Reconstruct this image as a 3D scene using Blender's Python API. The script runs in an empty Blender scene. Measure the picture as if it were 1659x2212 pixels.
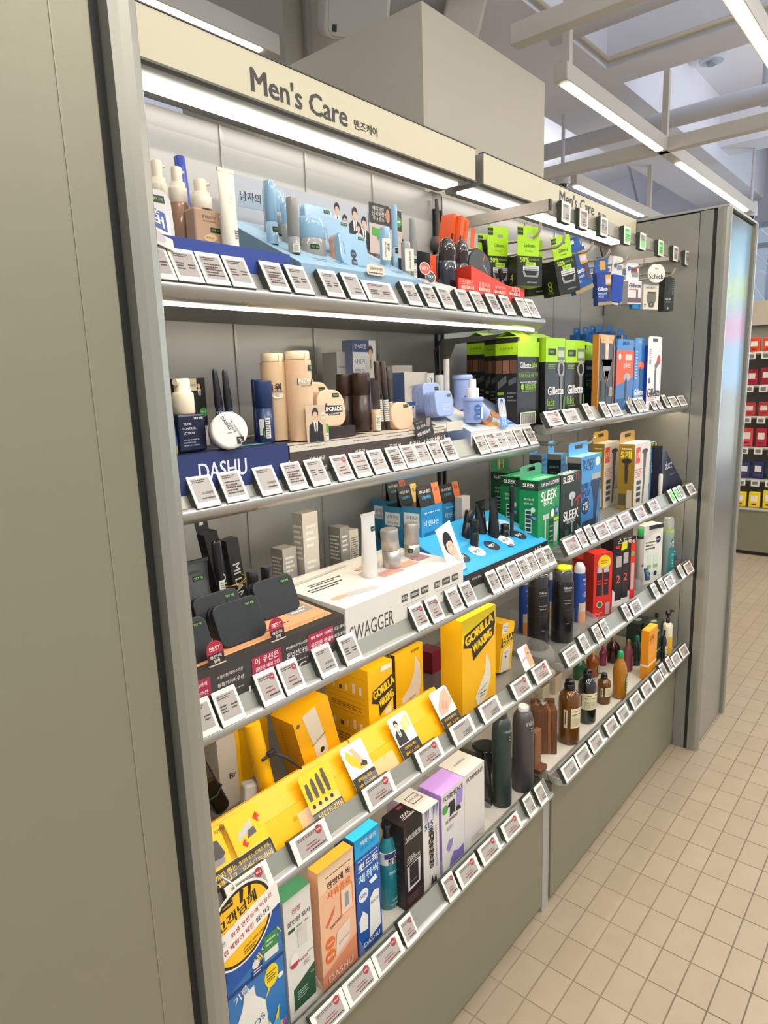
import bpy, math, random
from mathutils import Matrix, Vector
random.seed(7)
SC = bpy.context.scene
COL = SC.collection
# ------------------------------------------------------------------ camera
FPX = 1443.22
cam_data = bpy.data.cameras.new('camera')
cam = bpy.data.objects.new('camera', cam_data); COL.objects.link(cam)
RR = [[0.645461, -0.763086, -0.032875], [-0.167384, -0.099325, -0.980876], [0.745227, 0.638619, -0.191839]]
cam.matrix_world = Matrix(((RR[0][0], -RR[1][0], -RR[2][0], -1.45675), (RR[0][1], -RR[1][1], -RR[2][1], -0.61856),
                           (RR[0][2], -RR[1][2], -RR[2][2], 1.39284), (0, 0, 0, 1)))
cam_data.sensor_fit = 'HORIZONTAL'; cam_data.sensor_width = 36.0
cam_data.lens = FPX * 36.0 / 1659.0
cam_data.clip_start = 0.02; cam_data.clip_end = 60
SC.camera = cam
# ------------------------------------------------------------------ world, exposure
SC.view_settings.view_transform = 'Standard'; SC.view_settings.look = 'None'
SC.view_settings.gamma = 1.0; SC.view_settings.use_curve_mapping = False
SC.view_settings.exposure = -0.22
world = bpy.data.worlds.new('world'); SC.world = world; world.use_nodes = True
bgn = world.node_tree.nodes['Background']
bgn.inputs[0].default_value = (0.88, 0.93, 1.0, 1); bgn.inputs[1].default_value = 0.8
sky_l = bpy.data.lights.new('window_daylight', 'AREA'); sky_l.shape = 'RECTANGLE'; sky_l.size = 4.6; sky_l.size_y = 2.2; sky_l.energy = 330; sky_l.color = (.80, .90, 1.0)
sky_o = bpy.data.objects.new('window_daylight', sky_l); COL.objects.link(sky_o); sky_o.location = (6.45, -1.4, 1.6); sky_o.rotation_euler = (0, math.radians(90), 0)
AMBIENT_W = 21.0      # ambient lamps added out of frame, each (W)
SHELF_E = 34.0
CEIL_FILL_W = 22.0
CANOPY_E = 4.5      # light strip under the header (emission)
TRACK_E = 14.0
# ------------------------------------------------------------------ materials
def s2l(c):
    return c / 12.92 if c <= 0.04045 else ((c + 0.055) / 1.055) ** 2.4
def rgb(h):
    h = h.lstrip('#'); return tuple(s2l(int(h[i:i + 2], 16) / 255) for i in (0, 2, 4))
_M = {}
def K(col, r=0.5, m=0.0, e=0.0, t=0.0, coat=0.0, a=1.0, kind=None):
    key = (col, r, m, e, t, coat, a, kind)
    if key in _M: return _M[key]
    M = bpy.data.materials.new('surface_%s_%d' % (col.lstrip('#'), len(_M))); M.use_nodes = True
    nt = M.node_tree; N = nt.nodes; L = nt.links; p = N['Principled BSDF']
    c = rgb(col)
    p.inputs['Base Color'].default_value = (*c, 1); p.inputs['Roughness'].default_value = r
    p.inputs['Metallic'].default_value = m
    if e: p.inputs['Emission Color'].default_value = (*c, 1); p.inputs['Emission Strength'].default_value = e
    if t: p.inputs['Transmission Weight'].default_value = t; p.inputs['IOR'].default_value = 1.35
    if coat: p.inputs['Coat Weight'].default_value = coat; p.inputs['Coat Roughness'].default_value = 0.08
    if a < 1: p.inputs['Alpha'].default_value = a
    if kind is None and not e and a == 1:
        # slight procedural unevenness in the sheen of printed card and moulded plastic
        no = N.new('ShaderNodeTexNoise'); no.inputs['Scale'].default_value = 45; no.inputs['Detail'].default_value = 2
        mr = N.new('ShaderNodeMapRange'); mr.inputs[3].default_value = max(0.02, r - 0.06); mr.inputs[4].default_value = min(1, r + 0.06)
        tc = N.new('ShaderNodeTexCoord'); L.new(tc.outputs['Object'], no.inputs['Vector'])
        L.new(no.outputs['Fac'], mr.inputs[0]); L.new(mr.outputs[0], p.inputs['Roughness'])
    elif kind == 'brushed':
        no = N.new('ShaderNodeTexNoise'); no.inputs['Scale'].default_value = 3; no.inputs['Detail'].default_value = 6
        mp = N.new('ShaderNodeMapping'); mp.inputs['Scale'].default_value = (1, 1, 0.35)
        tc = N.new('ShaderNodeTexCoord'); L.new(tc.outputs['Object'], mp.inputs['Vector']); L.new(mp.outputs[0], no.inputs['Vector'])
        mr = N.new('ShaderNodeMapRange'); mr.inputs[3].default_value = max(0.03, r - 0.08); mr.inputs[4].default_value = r + 0.1
        L.new(no.outputs['Fac'], mr.inputs[0]); L.new(mr.outputs[0], p.inputs['Roughness'])
        n2 = N.new('ShaderNodeTexNoise'); n2.inputs['Scale'].default_value = 900
        L.new(tc.outputs['Object'], n2.inputs['Vector'])
        b = N.new('ShaderNodeBump'); b.inputs['Strength'].default_value = 0.03; b.inputs['Distance'].default_value = 0.001
        L.new(n2.outputs['Fac'], b.inputs['Height']); L.new(b.outputs[0], p.inputs['Normal'])
    elif kind == 'plaster':
        no = N.new('ShaderNodeTexNoise'); no.inputs['Scale'].default_value = 6; no.inputs['Detail'].default_value = 5
        tc = N.new('ShaderNodeTexCoord'); L.new(tc.outputs['Object'], no.inputs['Vector'])
        b = N.new('ShaderNodeBump'); b.inputs['Strength'].default_value = 0.08; b.inputs['Distance'].default_value = 0.01
        L.new(no.outputs['Fac'], b.inputs['Height']); L.new(b.outputs[0], p.inputs['Normal'])
        mx = N.new('ShaderNodeMix'); mx.data_type = 'RGBA'
        mx.inputs[6].default_value = (*[x * 0.93 for x in c], 1); mx.inputs[7].default_value = (*c, 1)
        L.new(no.outputs['Fac'], mx.inputs[0]); L.new(mx.outputs[2], p.inputs['Base Color'])
    elif kind == 'wood':
        w = N.new('ShaderNodeTexNoise'); w.inputs['Scale'].default_value = 30; w.inputs['Detail'].default_value = 4
        mp = N.new('ShaderNodeMapping'); mp.inputs['Scale'].default_value = (3, 3, 0.25)
        tc = N.new('ShaderNodeTexCoord'); L.new(tc.outputs['Object'], mp.inputs['Vector']); L.new(mp.outputs[0], w.inputs['Vector'])
        mx = N.new('ShaderNodeMix'); mx.data_type = 'RGBA'
        mx.inputs[6].default_value = (*[x * 0.45 for x in c], 1); mx.inputs[7].default_value = (*[min(1, x * 1.35) for x in c], 1)
        L.new(w.outputs['Fac'], mx.inputs[0]); L.new(mx.outputs[2], p.inputs['Base Color'])
    _M[key] = M
    return M
def G(col, r=0.35): return K(col, r)
METAL = K('#b2b1ab', 0.34, 0.45, kind='brushed')
METALD = K('#94938b', 0.38, 0.42, kind='brushed')
PANEL = K('#88856f', 0.42, 0.35, kind='brushed')
RAIL = K('#b0afa8', 0.28, 0.5, kind='brushed')
DARK = K('#22231f', 0.5)
CLEAR = K('#f4f6f4', 0.05, 0, 0, 0, 0, 0.14, 'clear')
# ------------------------------------------------------------------ mesh builder
I4 = Matrix.Identity(4)
class MB:
    def __init__(s): s.v = []; s.f = []; s.m = []; s.s = []; s.mats = []; s.tf = I4
    def mi(s, m):
        if isinstance(m, str): m = K(m)
        if m not in s.mats: s.mats.append(m)
        return s.mats.index(m)
    def add(s, vs, fs, m, smooth=False):
        b = len(s.v); i = s.mi(m)
        s.v += [tuple(s.tf @ Vector(p)) for p in vs]
        for f in fs: s.f.append([b + k for k in f]); s.m.append(i); s.s.append(smooth)
        return s
    def box(s, x0, y0, z0, x1, y1, z1, m, bev=0):
        if bev > 0:
            # box with chamfered vertical and horizontal edges: loft of rounded outlines
            b = min(bev, abs(x1 - x0) * .49, abs(y1 - y0) * .49, abs(z1 - z0) * .49)
            secs = []
            for z, o in ((z0, b), (z0 + b * .3, b * .3), (z0 + b, 0), (z1 - b, 0), (z1 - b * .3, b * .3), (z1, b)):
                secs.append([(x, y, z) for x, y in rrect(x0 + o, y0 + o, x1 - o, y1 - o, max(b - o, b * .35), 3)])
            return s.loft(secs, m, smooth=False)
        vs = [(x, y, z) for z in (z0, z1) for x, y in ((x0, y0), (x1, y0), (x1, y1), (x0, y1))]
        return s.add(vs, [(0, 3, 2, 1), (4, 5, 6, 7), (0, 1, 5, 4), (1, 2, 6, 5), (2, 3, 7, 6), (3, 0, 4, 7)], m)
    def loft(s, secs, m, smooth=True, cap0=True, cap1=True, closed=True):
        n = len(secs[0]); vs = [p for r in secs for p in r]; fs = []
        for k in range(len(secs) - 1):
            for i in range(n if closed else n - 1):
                j = (i + 1) % n
                fs.append((k * n + i, k * n + j, (k + 1) * n + j, (k + 1) * n + i))
        s.add(vs, fs, m, smooth)
        if cap0: s.add(secs[0], [tuple(range(n))[::-1]], m)
        if cap1: s.add(secs[-1], [tuple(range(n))], m)
        return s
    def lathe(s, prof, m, seg=24, cx=0, cy=0, cap0=True, cap1=True, smooth=True):
        secs = [[(cx + r * math.cos(2 * math.pi * i / seg), cy + r * math.sin(2 * math.pi * i / seg), z) for i in range(seg)] for r, z in prof]
        return s.loft(secs, m, smooth, cap0, cap1)
    def tube(s, pts, r, m, seg=8):
        pts = [Vector(p) for p in pts]; secs = []; up = None
        for i, p in enumerate(pts):
            d = (pts[min(i + 1, len(pts) - 1)] - pts[max(i - 1, 0)]).normalized()
            if up is None:
                up = d.orthogonal().normalized()
            up = (up - d * up.dot(d)).normalized(); w = d.cross(up)
            rr = r[i] if isinstance(r, (list, tuple)) else r
            secs.append([tuple(p + up * rr * math.cos(a) + w * rr * math.sin(a)) for a in [2 * math.pi * k / seg for k in range(seg)]])
        return s.loft(secs, m)
    def prism(s, poly, ax, a, b, m, smooth=False):
        # poly in the two other axes, extruded along axis ax from a to b
        def P(u, v, w): return {'x': (w, u, v), 'y': (u, w, v), 'z': (u, v, w)}[ax]
        n = len(poly); A = [P(u, v, a) for u, v in poly]; B = [P(u, v, b) for u, v in poly]
        s.add(A + B, [(i, (i + 1) % n, n + (i + 1) % n, n + i) for i in range(n)], m, smooth)
        s.add(A, [tuple(range(n))[::-1]], m); s.add(B, [tuple(range(n))], m)
        return s
    def slab(s, w, h, t, r, m, bev=0.0015, n=5, hole=None):
        # rounded upright plate: x -w/2..w/2, z 0..h, thickness y 0..t
        secs = []
        for y, o in ((0, bev), (bev * .3, bev * .3), (bev, 0), (t - bev, 0), (t - bev * .3, bev * .3), (t, bev)):
            secs.append([(x, y, z) for x, z in rrect(-w / 2 + o, o, w / 2 - o, h - o, max(r - o, .0003), n)])
        return s.loft(secs, m, smooth=False)
    def build(s, name, parent=None, loc=None, rot=None):
        me = bpy.data.meshes.new(name); me.from_pydata(s.v, [], s.f)
        for m in s.mats: me.materials.append(m)
        me.polygons.foreach_set('material_index', s.m); me.polygons.foreach_set('use_smooth', s.s)
        me.update()
        o = bpy.data.objects.new(name, me); COL.objects.link(o)
        if parent: o.parent = parent
        if loc: o.location = loc
        if rot: o.rotation_euler = rot
        return o
    # ---- printed decoration on a frame F(u, v, n) -> point
    def dec(s, F, W, H, items, n0=0.0003):
        k = 0
        for it in items:
            t = it[0]; n = n0 + k * 0.00006; k += 1
            if t == 'R':
                _, x0, y0, x1, y1, c = it; nx = 1 if F.flat else 8
                vs = []; fs = []
                for i in range(nx + 1):
                    x = x0 + (x1 - x0) * i / nx
                    vs += [F(x * W, y0 * H, n), F(x * W, y1 * H, n)]
                for i in range(nx): fs.append((2 * i, 2 * i + 2, 2 * i + 3, 2 * i + 1))
                s.add(vs, fs, c)
            elif t in ('C', 'E'):
                if t == 'C': _, cx, cy, r, c = it; rx = ry = r * W; ro = 0
                else:
                    _, cx, cy, rx, ry, c = it[:6]; rx *= W; ry *= H; ro = it[6] if len(it) > 6 else 0
                q = [(math.cos(a) * rx, math.sin(a) * ry) for a in [2 * math.pi * i / 22 for i in range(22)]]
                cr, sr = math.cos(ro), math.sin(ro)
                s.add([F(cx * W + x * cr - y * sr, cy * H + x * sr + y * cr, n) for x, y in q], [tuple(range(22))], c)
            elif t == 'P':
                _, pts, c = it
                s.add([F(x * W, y * H, n) for x, y in pts], [tuple(range(len(pts)))], c)
            elif t == 'T':
                _, st, cx, cy, wf, c = it[:6]; o = it[6] if len(it) > 6 else {}
                tm = text_mesh(st, 1)
                if not tm: continue
                vs, fs, tw, th = tm
                sx = wf * W / tw; sy = o['h'] * H / th if 'h' in o else sx
                ro = math.radians(o.get('rot', 0)); cr, sr = math.cos(ro), math.sin(ro); sh = o.get('sh', 0)
                bo = o.get('b', .6)
                # heavier weights: the letter is printed several times with a hair's offset
                for ox, oy in (((0, 0),) if bo < .5 else ((-.016, 0), (.016, 0)) if bo < 1.1 else ((-.03, -.012), (0, .012), (.03, -.012)) if bo < 1.9 else tuple((-.1 + .025 * q, .016 * (-1) ** q) for q in range(9)) if bo > 2.4 else ((-.072, .012), (-.048, -.014), (-.024, .014), (0, -.014), (.024, .014), (.048, -.014), (.072, .012))):
                    out = []; n += .000013
                    for x, y in vs:
                        x, y = (x + ox) * sx + y * sy * sh, (y + oy) * sy
                        out.append(F(cx * W + x * cr - y * sr, cy * H + x * sr + y * cr, n))
                    s.add(out, fs, c)
            elif t == 'L':
                _, x0, y0, x1, y1, nl, c = it
                rnd = random.Random(int((x0 + y0) * 1000) + nl)
                for i in range(nl):
                    yy = y0 + (y1 - y0) * (nl - 1 - i + .5) / nl; hh = (y1 - y0) / nl * .22
                    x = x0
                    while x < x1:
                        w = rnd.uniform(.06, .2) * (x1 - x0); xe = min(x + w, x1)
                        s.add([F(x * W, (yy - hh) * H, n), F(xe * W, (yy - hh) * H, n), F(xe * W, (yy + hh) * H, n), F(x * W, (yy + hh) * H, n)], [(0, 1, 2, 3)], c)
                        x = xe + .03 * (x1 - x0)
                        if i % 2 and x > x0 + .7 * (x1 - x0): break
            elif t == 'MAN':   # small portrait print: suit, neck, face, hair
                _, cx, cy, h, suit = it; u = h * H; a = cx * W; b = cy * H
                def pg(pts, c, nn): s.add([F(a + x * u, b + y * u, n + nn) for x, y in pts], [tuple(range(len(pts)))], c)
                pg([(-.30, 0), (.30, 0), (.27, .46), (.10, .60), (-.10, .60), (-.27, .46)], suit, 0)
                pg([(-.06, .30), (.06, .30), (.09, .60), (-.09, .60)], '#ece6dc', .00001)
                pg([(-.015, .26), (.015, .26), (.022, .55), (-.022, .55)], '#26231f', .00002)
                pg([(-.045, .56), (.045, .56), (.05, .68), (-.05, .68)], '#d9ab8c', .00002)
                el = lambda x0, y0, rx, ry: [(x0 + rx * math.cos(q), y0 + ry * math.sin(q)) for q in [2 * math.pi * i / 16 for i in range(16)]]
                pg(el(0, .83, .125, .155), '#2a211c', .00003); pg(el(0, .77, .088, .13), '#e2b697', .00004)
                pg([(-.095, .82), (-.02, .87), (.095, .82), (.10, .90), (0, .96), (-.10, .90)], '#2a211c', .00005)
                for ex in (-.036, .036): pg(el(ex, .785, .014, .008), '#33261f', .00005)
                pg(el(0, .695, .026, .008), '#b5705e', .00005)
        return s
def rrect(x0, y0, x1, y1, r, n=4):
    r = min(r, (x1 - x0) / 2.001, (y1 - y0) / 2.001); out = []
    for cx, cy, a0 in ((x1 - r, y0 + r, -90), (x1 - r, y1 - r, 0), (x0 + r, y1 - r, 90), (x0 + r, y0 + r, 180)):
        for i in range(n + 1):
            a = math.radians(a0 + 90 * i / n); out.append((cx + r * math.cos(a), cy + r * math.sin(a)))
    return out
_T = {}
TEXT_CURVE = bpy.data.curves.new('lettering', 'FONT'); TEXT_OB = bpy.data.objects.new('lettering', TEXT_CURVE)
def text_mesh(st, bold):
    key = (st, bold)
    if key in _T: return _T[key]
    cu = TEXT_CURVE; cu.body = st; cu.size = 1; cu.align_x = 'CENTER'; cu.align_y = 'CENTER'
    cu.resolution_u = 3 if len(st) < 9 else 2; cu.offset = 0
    ob = TEXT_OB
    me = bpy.data.meshes.new_from_object(ob)
    vs = [(v.co.x, v.co.y) for v in me.vertices]; fs = [tuple(p.vertices) for p in me.polygons]
    bpy.data.meshes.remove(me)
    if not vs: _T[key] = None; return None
    xs = [v[0] for v in vs]; ys = [v[1] for v in vs]
    mx, my = (min(xs) + max(xs)) / 2, (min(ys) + max(ys)) / 2
    vs = [(x - mx, y - my) for x, y in vs]
    _T[key] = (vs, fs, max(xs) - min(xs), max(ys) - min(ys)); return _T[key]
class Flat:
    flat = True
    def __init__(s, o, u, v):
        s.o = Vector(o); s.u = Vector(u).normalized(); s.v = Vector(v).normalized(); s.n = s.u.cross(s.v)
    def __call__(s, u, v, n): return tuple(s.o + s.u * u + s.v * v + s.n * n)
class Cyl:
    # label on a round body: centre at angle a0 (0 = towards the aisle, negative = towards the left), u measured along the arc
    flat = False
    def __init__(s, r, z0, W, a0=-20, cx=0, cy=0): s.r = r; s.z = z0; s.W = W; s.a = math.radians(a0); s.cx = cx; s.cy = cy
    def __call__(s, u, v, n):
        a = s.a + (u - s.W / 2) / s.r; R_ = s.r + n + .0002
        return (s.cx + R_ * math.sin(a), s.cy - R_ * math.cos(a), s.z + v)
# ------------------------------------------------------------------ things
def setp(o, label=None, cat=None, group=None, kind=None):
    if label: o['label'] = label
    if cat: o['category'] = cat
    if group: o['group'] = group
    if kind: o['kind'] = kind
    return o
def thing(name, label, cat, loc, rz=0, group=None, rot=None):
    o = bpy.data.objects.new(name, None); COL.objects.link(o); o.empty_display_size = .02
    o.location = loc; o.rotation_euler = rot or (0, 0, rz)
    return setp(o, label, cat, group)
def copy_tree(o, parent=None):
    c = o.copy(); COL.objects.link(c)
    if parent: c.parent = parent
    for ch in list(o.children): copy_tree(ch, c)
    return c
def struct(o): o['kind'] = 'structure'; return o
# ================================================================== the room
# floor: rectangular beige tiles with grout that is dirtier in the walked part of the aisle
FM = bpy.data.materials.new('floor_tiles'); FM.use_nodes = True
nt = FM.node_tree; N = nt.nodes; L = nt.links; p = N['Principled BSDF']
tc = N.new('ShaderNodeTexCoord'); mp = N.new('ShaderNodeMapping'); mp.inputs['Location'].default_value = (0.077, 0.0, 0)
L.new(tc.outputs['Object'], mp.inputs['Vector'])
br = N.new('ShaderNodeTexBrick'); br.offset = 0; br.squash = 1
br.inputs['Scale'].default_value = 1; br.inputs['Brick Width'].default_value = 0.11; br.inputs['Row Height'].default_value = 0.0658
br.inputs['Mortar Size'].default_value = 0.0019; br.inputs['Mortar Smooth'].default_value = 0.3; br.inputs['Bias'].default_value = 0
br.inputs['Color1'].default_value = (*rgb('#a3937a'), 1); br.inputs['Color2'].default_value = (*rgb('#9e8e76'), 1)
L.new(mp.outputs[0], br.inputs['Vector'])
sx = N.new('ShaderNodeSeparateXYZ'); L.new(tc.outputs['Object'], sx.inputs[0])
gn = N.new('ShaderNodeTexNoise'); gn.inputs['Scale'].default_value = 7; L.new(tc.outputs['Object'], gn.inputs['Vector'])
ma = N.new('ShaderNodeMath'); ma.operation = 'MULTIPLY_ADD'; ma.inputs[1].default_value = 0.5; L.new(gn.outputs['Fac'], ma.inputs[0]); L.new(sx.outputs['Y'], ma.inputs[2])
mr = N.new('ShaderNodeMapRange'); mr.inputs[1].default_value = -0.45; mr.inputs[2].default_value = 0.35; L.new(ma.outputs[0], mr.inputs[0])
gx = N.new('ShaderNodeMix'); gx.data_type = 'RGBA'; gx.inputs[6].default_value = (*rgb('#2a2216'), 1); gx.inputs[7].default_value = (*rgb('#8a7a60'), 1)
L.new(mr.outputs[0], gx.inputs[0]); L.new(gx.outputs[2], br.inputs['Mortar'])
st = N.new('ShaderNodeTexNoise'); st.inputs['Scale'].default_value = 12; st.inputs['Detail'].default_value = 6; L.new(tc.outputs['Object'], st.inputs['Vector'])
sm_ = N.new('ShaderNodeMapRange'); sm_.inputs[3].default_value = 0.9; sm_.inputs[4].default_value = 1.06; L.new(st.outputs['Fac'], sm_.inputs[0])
mu = N.new('ShaderNodeMix'); mu.data_type = 'RGBA'; mu.blend_type = 'MULTIPLY'; mu.inputs[0].default_value = 1
L.new(br.outputs['Color'], mu.inputs[6]); L.new(sm_.outputs[0], mu.inputs[7]); L.new(mu.outputs[2], p.inputs['Base Color'])
p.inputs['Roughness'].default_value = 0.42
bm = N.new('ShaderNodeBump'); bm.inputs['Strength'].default_value = 0.4; bm.inputs['Distance'].default_value = 0.001; bm.invert = True
L.new(br.outputs['Fac'], bm.inputs['Height']); L.new(bm.outputs[0], p.inputs['Normal'])
struct(MB().box(-4, -4, -.05, 7, 4.2, 0, FM).build('floor'))
CEIL = K('#e6e7ee', 0.8, kind='plaster'); WALLB = K('#c9cdd9', 0.8, kind='plaster'); BEIGE = K('#b7b09e', 0.75, kind='plaster')
struct(MB().box(-4, -4, 3.45, 7, 4.2, 3.5, CEIL).build('ceiling'))
def beam(x0, y0, x1, y1, z0, n): struct(MB().box(x0, y0, z0, x1, y1, 3.45, CEIL).build('trim_%d' % n))
beam(-4, 1.0, 7, 1.55, 3.0, 1); beam(2.39, -4, 2.63, 1.0, 3.0, 2); beam(-.6, -4, -.3, 1.0, 3.0, 3); beam(2.39, 1.55, 2.63, 4.2, 3.0, 4)
beam(4.6, -4, 4.9, 1.0, 3.1, 5)
struct(MB().box(-4, 4.0, 0, 7, 4.1, 3.45, WALLB).build('wall_back'))
# right wall with a shop window
m = MB()
m.box(6.2, 1.12, 0, 6.35, 4.2, 3.45, WALLB); m.box(6.2, -4, 0, 6.35, 1.12, .4, WALLB); m.box(6.2, -4, 2.78, 6.35, 1.12, 3.45, WALLB)
struct(m.build('wall_right'))
m = MB()
FR = K('#9fb0bd', .35, .4, kind='brushed')
for y in (1.12, .2, -.75, -2.0, -3.2): m.box(6.17, y - .04, .4, 6.24, y, 2.78, FR)
for z in (.4, 2.55, 2.74): m.box(6.17, -4, z, 6.24, 1.12, z + .04, FR)
w_ = struct(m.build('window_1'))
MB().box(6.205, -4, .4, 6.215, 1.12, 2.78, K('#e8f2fa', .03, 0, 0, 0, 0, .12, 'clear')).build('window_glass', w_)
# street outside: pale ground, a bare tree and a bright facade
struct(MB().box(6.35, -8, -.08, 16, 6, -.03, K('#b9bfc4', .8, kind='plaster')).build('ground'))
t = thing('street_facade', 'pale building facade across the street seen through the shop window', 'building', (14, 0, 0))
m = MB().box(0, -8, 0, .3, 6, 6, K('#cfdbe6', .7, kind='plaster')); m.build('wall', t)
m = MB()
for k in range(9):
    for zz in (.6, 2.4, 4.2): m.box(-.03, -7.4 + k * 1.5, zz, -.001, -6.5 + k * 1.5, zz + 1.1, K('#93a7b8', .15, .2))
m.build('window_panes', t)
t = thing('street_tree', 'bare street tree with pale branches outside the shop window', 'tree', (8.6, 1.15, 0))
m = MB(); WT = K('#dfe6ec', .8)
m.tube([(0, 0, 0), (.03, .02, 1.2), (0, 0, 2.2), (.05, .05, 3.4)], [.07, .06, .05, .02], WT); m.build('trunk', t)
m = MB(); rn = random.Random(3)
for k in range(16):
    z = 1.3 + k * .11; a = k * 2.4; l = rn.uniform(.4, .8)
    m.tube([(0, 0, z), (math.cos(a) * l * .5, math.sin(a) * l * .5, z + .2), (math.cos(a) * l, math.sin(a) * l, z + .5)], [.025, .015, .005], WT, 5)
m.build('branches', t)
# coloured advert banners hung in the window beside the door, out of frame on the right
for i, (z0, z1, c) in enumerate(((2.28, 2.74, '#4fb0dd'), (2.05, 2.28, '#a9cf5a'), (1.93, 2.05, '#5fb4e0'), (1.68, 1.93, '#e27bc2'), (1.2, 1.68, '#6fb8ef'))):
    m = MB().box(6.15, -1.75, z0, 6.16, -.72, z1, K(c, .4, 0, 1.1)); o = m.build('window_panel')
    setp(o, ['sky blue', 'lime green', 'narrow blue', 'pink', 'tall light blue'][i] + ' backlit banner panel in the shop window stack', 'banner', 'backlit window banners')
setp(MB().box(6.15, -1.75, .42, 6.16, -.72, 1.2, K('#a39c8c', .5)).build('window_panel'), 'beige board added over the lower window pane to block its reflection', 'banner')  # added blocker: keeps the window light out of the end column's reflection
# ------------------------------------------------------------------ boxed column behind the shelving
struct(MB().box(.22, .62, 0, .95, 1.35, 2.42, BEIGE).build('trim_6'))
struct(MB().box(.52, 1.5, 0, 1.75, 2.2, 3.45, BEIGE).build('trim_7'))
# ------------------------------------------------------------------ ceiling light tracks
WARM = K('#fff3dc', .5, 0, TRACK_E); TRK = K('#cfc9bb', .5)
def light_track(y, x0, x1, leds, posts, label, z=2.6, zt=3.45):
    t = thing('light_track', label, 'ceiling light', (x0, y, z), 0, 'suspended light tracks')
    MB().box(0, -.03, .0, x1 - x0, .03, .07, TRK, .004).build('housing', t)
    for a, b in leds: MB().box(a - x0, -.018, -.006, b - x0, .018, .002, WARM).build('led_strip', t)
    for q in posts: MB().box(q - x0 - .016, -.016, .07, q - x0 + .016, .016, zt - z, TRK).build('hanger', t)
light_track(.78, 1.40, 4.75, ((1.44, 2.62), (2.95, 4.6)), (1.46, 2.7), 'white suspended light track crossing right of the column with two lit strips', zt=3.02)
light_track(.085, -2.4, 5.2, ((-2.3, -1.2), (-1.0, .2), (.5, 2.4), (2.8, 4.9)), (-1.1, 1.0, 2.6), 'white suspended light track running overhead at the top right corner')
light_track(1.47, -2.4, .44, ((-2.3, -1.1), (-.9, .36)), (.07,), 'white light track ending above the big header sign on the left', zt=3.0)
light_track(1.42, 2.9, 4.6, ((2.95, 4.15),), (4.3,), 'short lit track just visible behind the second header sign', zt=3.0)
t = thing('cross_rail', 'beige cross rail joining the light tracks near the column', 'rail', (2.66, -3, 2.6), 0, 'ceiling cross rails')
MB().box(0, 0, 0, .06, 6.5, .07, TRK, .004).build('rail', t)
t = thing('cross_rail', 'beige rail at the top edge above the column side', 'rail', (.98, -3, 2.6), 0, 'ceiling cross rails')
MB().box(0, 0, 0, .06, 3.78, .07, TRK, .004).build('rail', t)
def pipe(name, label, pts, r, col='#c9c9cc', cat='pipe'):
    p0 = Vector(pts[0]); m = MB().tube([tuple(Vector(q) - p0) for q in pts], r, K(col, .5), 10)
    return setp(m.build(name, None, pts[0]), label, cat)
pipe('ceiling_pipe', 'thick white pipe crossing below the ceiling beyond the light track', [(2.98, -3.5, 2.86), (2.98, 3.9, 2.86)], .05)
pipe('ceiling_pipe', 'white pipe running under the beam at the top of the frame', [(1.75, -3.5, 2.95), (1.75, 1.0, 2.95)], .045)
pipe('sprinkler_pipe', 'thin pale pipe clipped along the edge of the ceiling recess', [(2.36, -3.5, 3.03), (2.36, .98, 3.03), (-.2, .98, 3.03)], .014, '#c6bfa8')
pipe('wall_conduit', 'thin grey conduit climbing the far wall, left of the pair', [(6.17, 2.18, 0), (6.17, 2.18, 3.1), (5.6, 2.1, 3.42)], .012, '#9ba3ad', 'conduit')
pipe('wall_conduit', 'thin grey conduit climbing the far wall, right of the pair', [(6.17, 2.1, 0), (6.17, 2.1, 3.2), (5.7, 1.9, 3.43)], .012, '#9ba3ad', 'conduit')
pipe('sprinkler_pipe', 'short vertical sprinkler drop with dark tip near the upper right', [(3.35, .42, 3.45), (3.35, .42, 2.92)], .03, '#aab2bb')
m = MB().lathe([(.075, 0), (.08, .02), (.06, .05)], K('#b9c0c8', .5), 20); m.lathe([(.03, -.02), (.035, 0)], K('#8f969e', .5), 12)
setp(m.build('smoke_detector', None, (3.75, .85, 3.40)), 'round grey smoke detector fixed in the ceiling recess', 'smoke detector')
def camera_dome(x, y, z, label, mh=.4):
    t = thing('security_camera', label, 'security camera', (x, y, z))
    MB().lathe([(.045, .1), (.05, .05), (.05, .0), (.045, -.01)], K('#d6d8dc', .4), 20).build('housing', t)
    MB().lathe([(.036, -.01), (.03, -.03), (.015, -.042), (.002, -.045)], K('#0e1014', .08, coat=1), 16).build('lens_dome', t)
    MB().tube([(0, 0, .1), (0, 0, mh)], .012, K('#cfd0d4'), 8).build('mount', t)
camera_dome(2.82, 1.45, 2.60, 'white dome camera above the second header sign')
camera_dome(4.84, .80, 2.60, 'white dome camera at the end of the right light track', .5)
def speaker(x, y, z, ry, rz, label):
    t = thing('wall_speaker', label, 'speaker', (x, y, z), 0, None, (math.radians(ry), 0, math.radians(rz)))
    m = MB(); m.slab(.24, .36, .17, .035, K('#c6bfb0', .55), .012, 5); m.build('cabinet', t)
    m = MB(); m.tf = Matrix.Translation((0, -.004, .012)); m.slab(.215, .335, .006, .028, K('#b9b3a5', .7), .001, 5); m.build('grille', t)
    m = MB(); m.tf = Matrix.Translation((-.085, -.006, .025)); m.box(-.008, 0, 0, .008, .002, .022, DARK); m.build('badge', t)
    m = MB(); m.tube([(0, .17, .18), (0, .26, .2), (0, .3, .24)], .018, K('#a9a497'), 8); m.build('bracket', t)
speaker(.60, 1.2, 2.62, 25, -35, 'cream wall speaker at the top edge left of the box column')
speaker(1.35, 1.22, 2.66, 15, 40, 'cream wall speaker at the top edge right of the box column')
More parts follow.
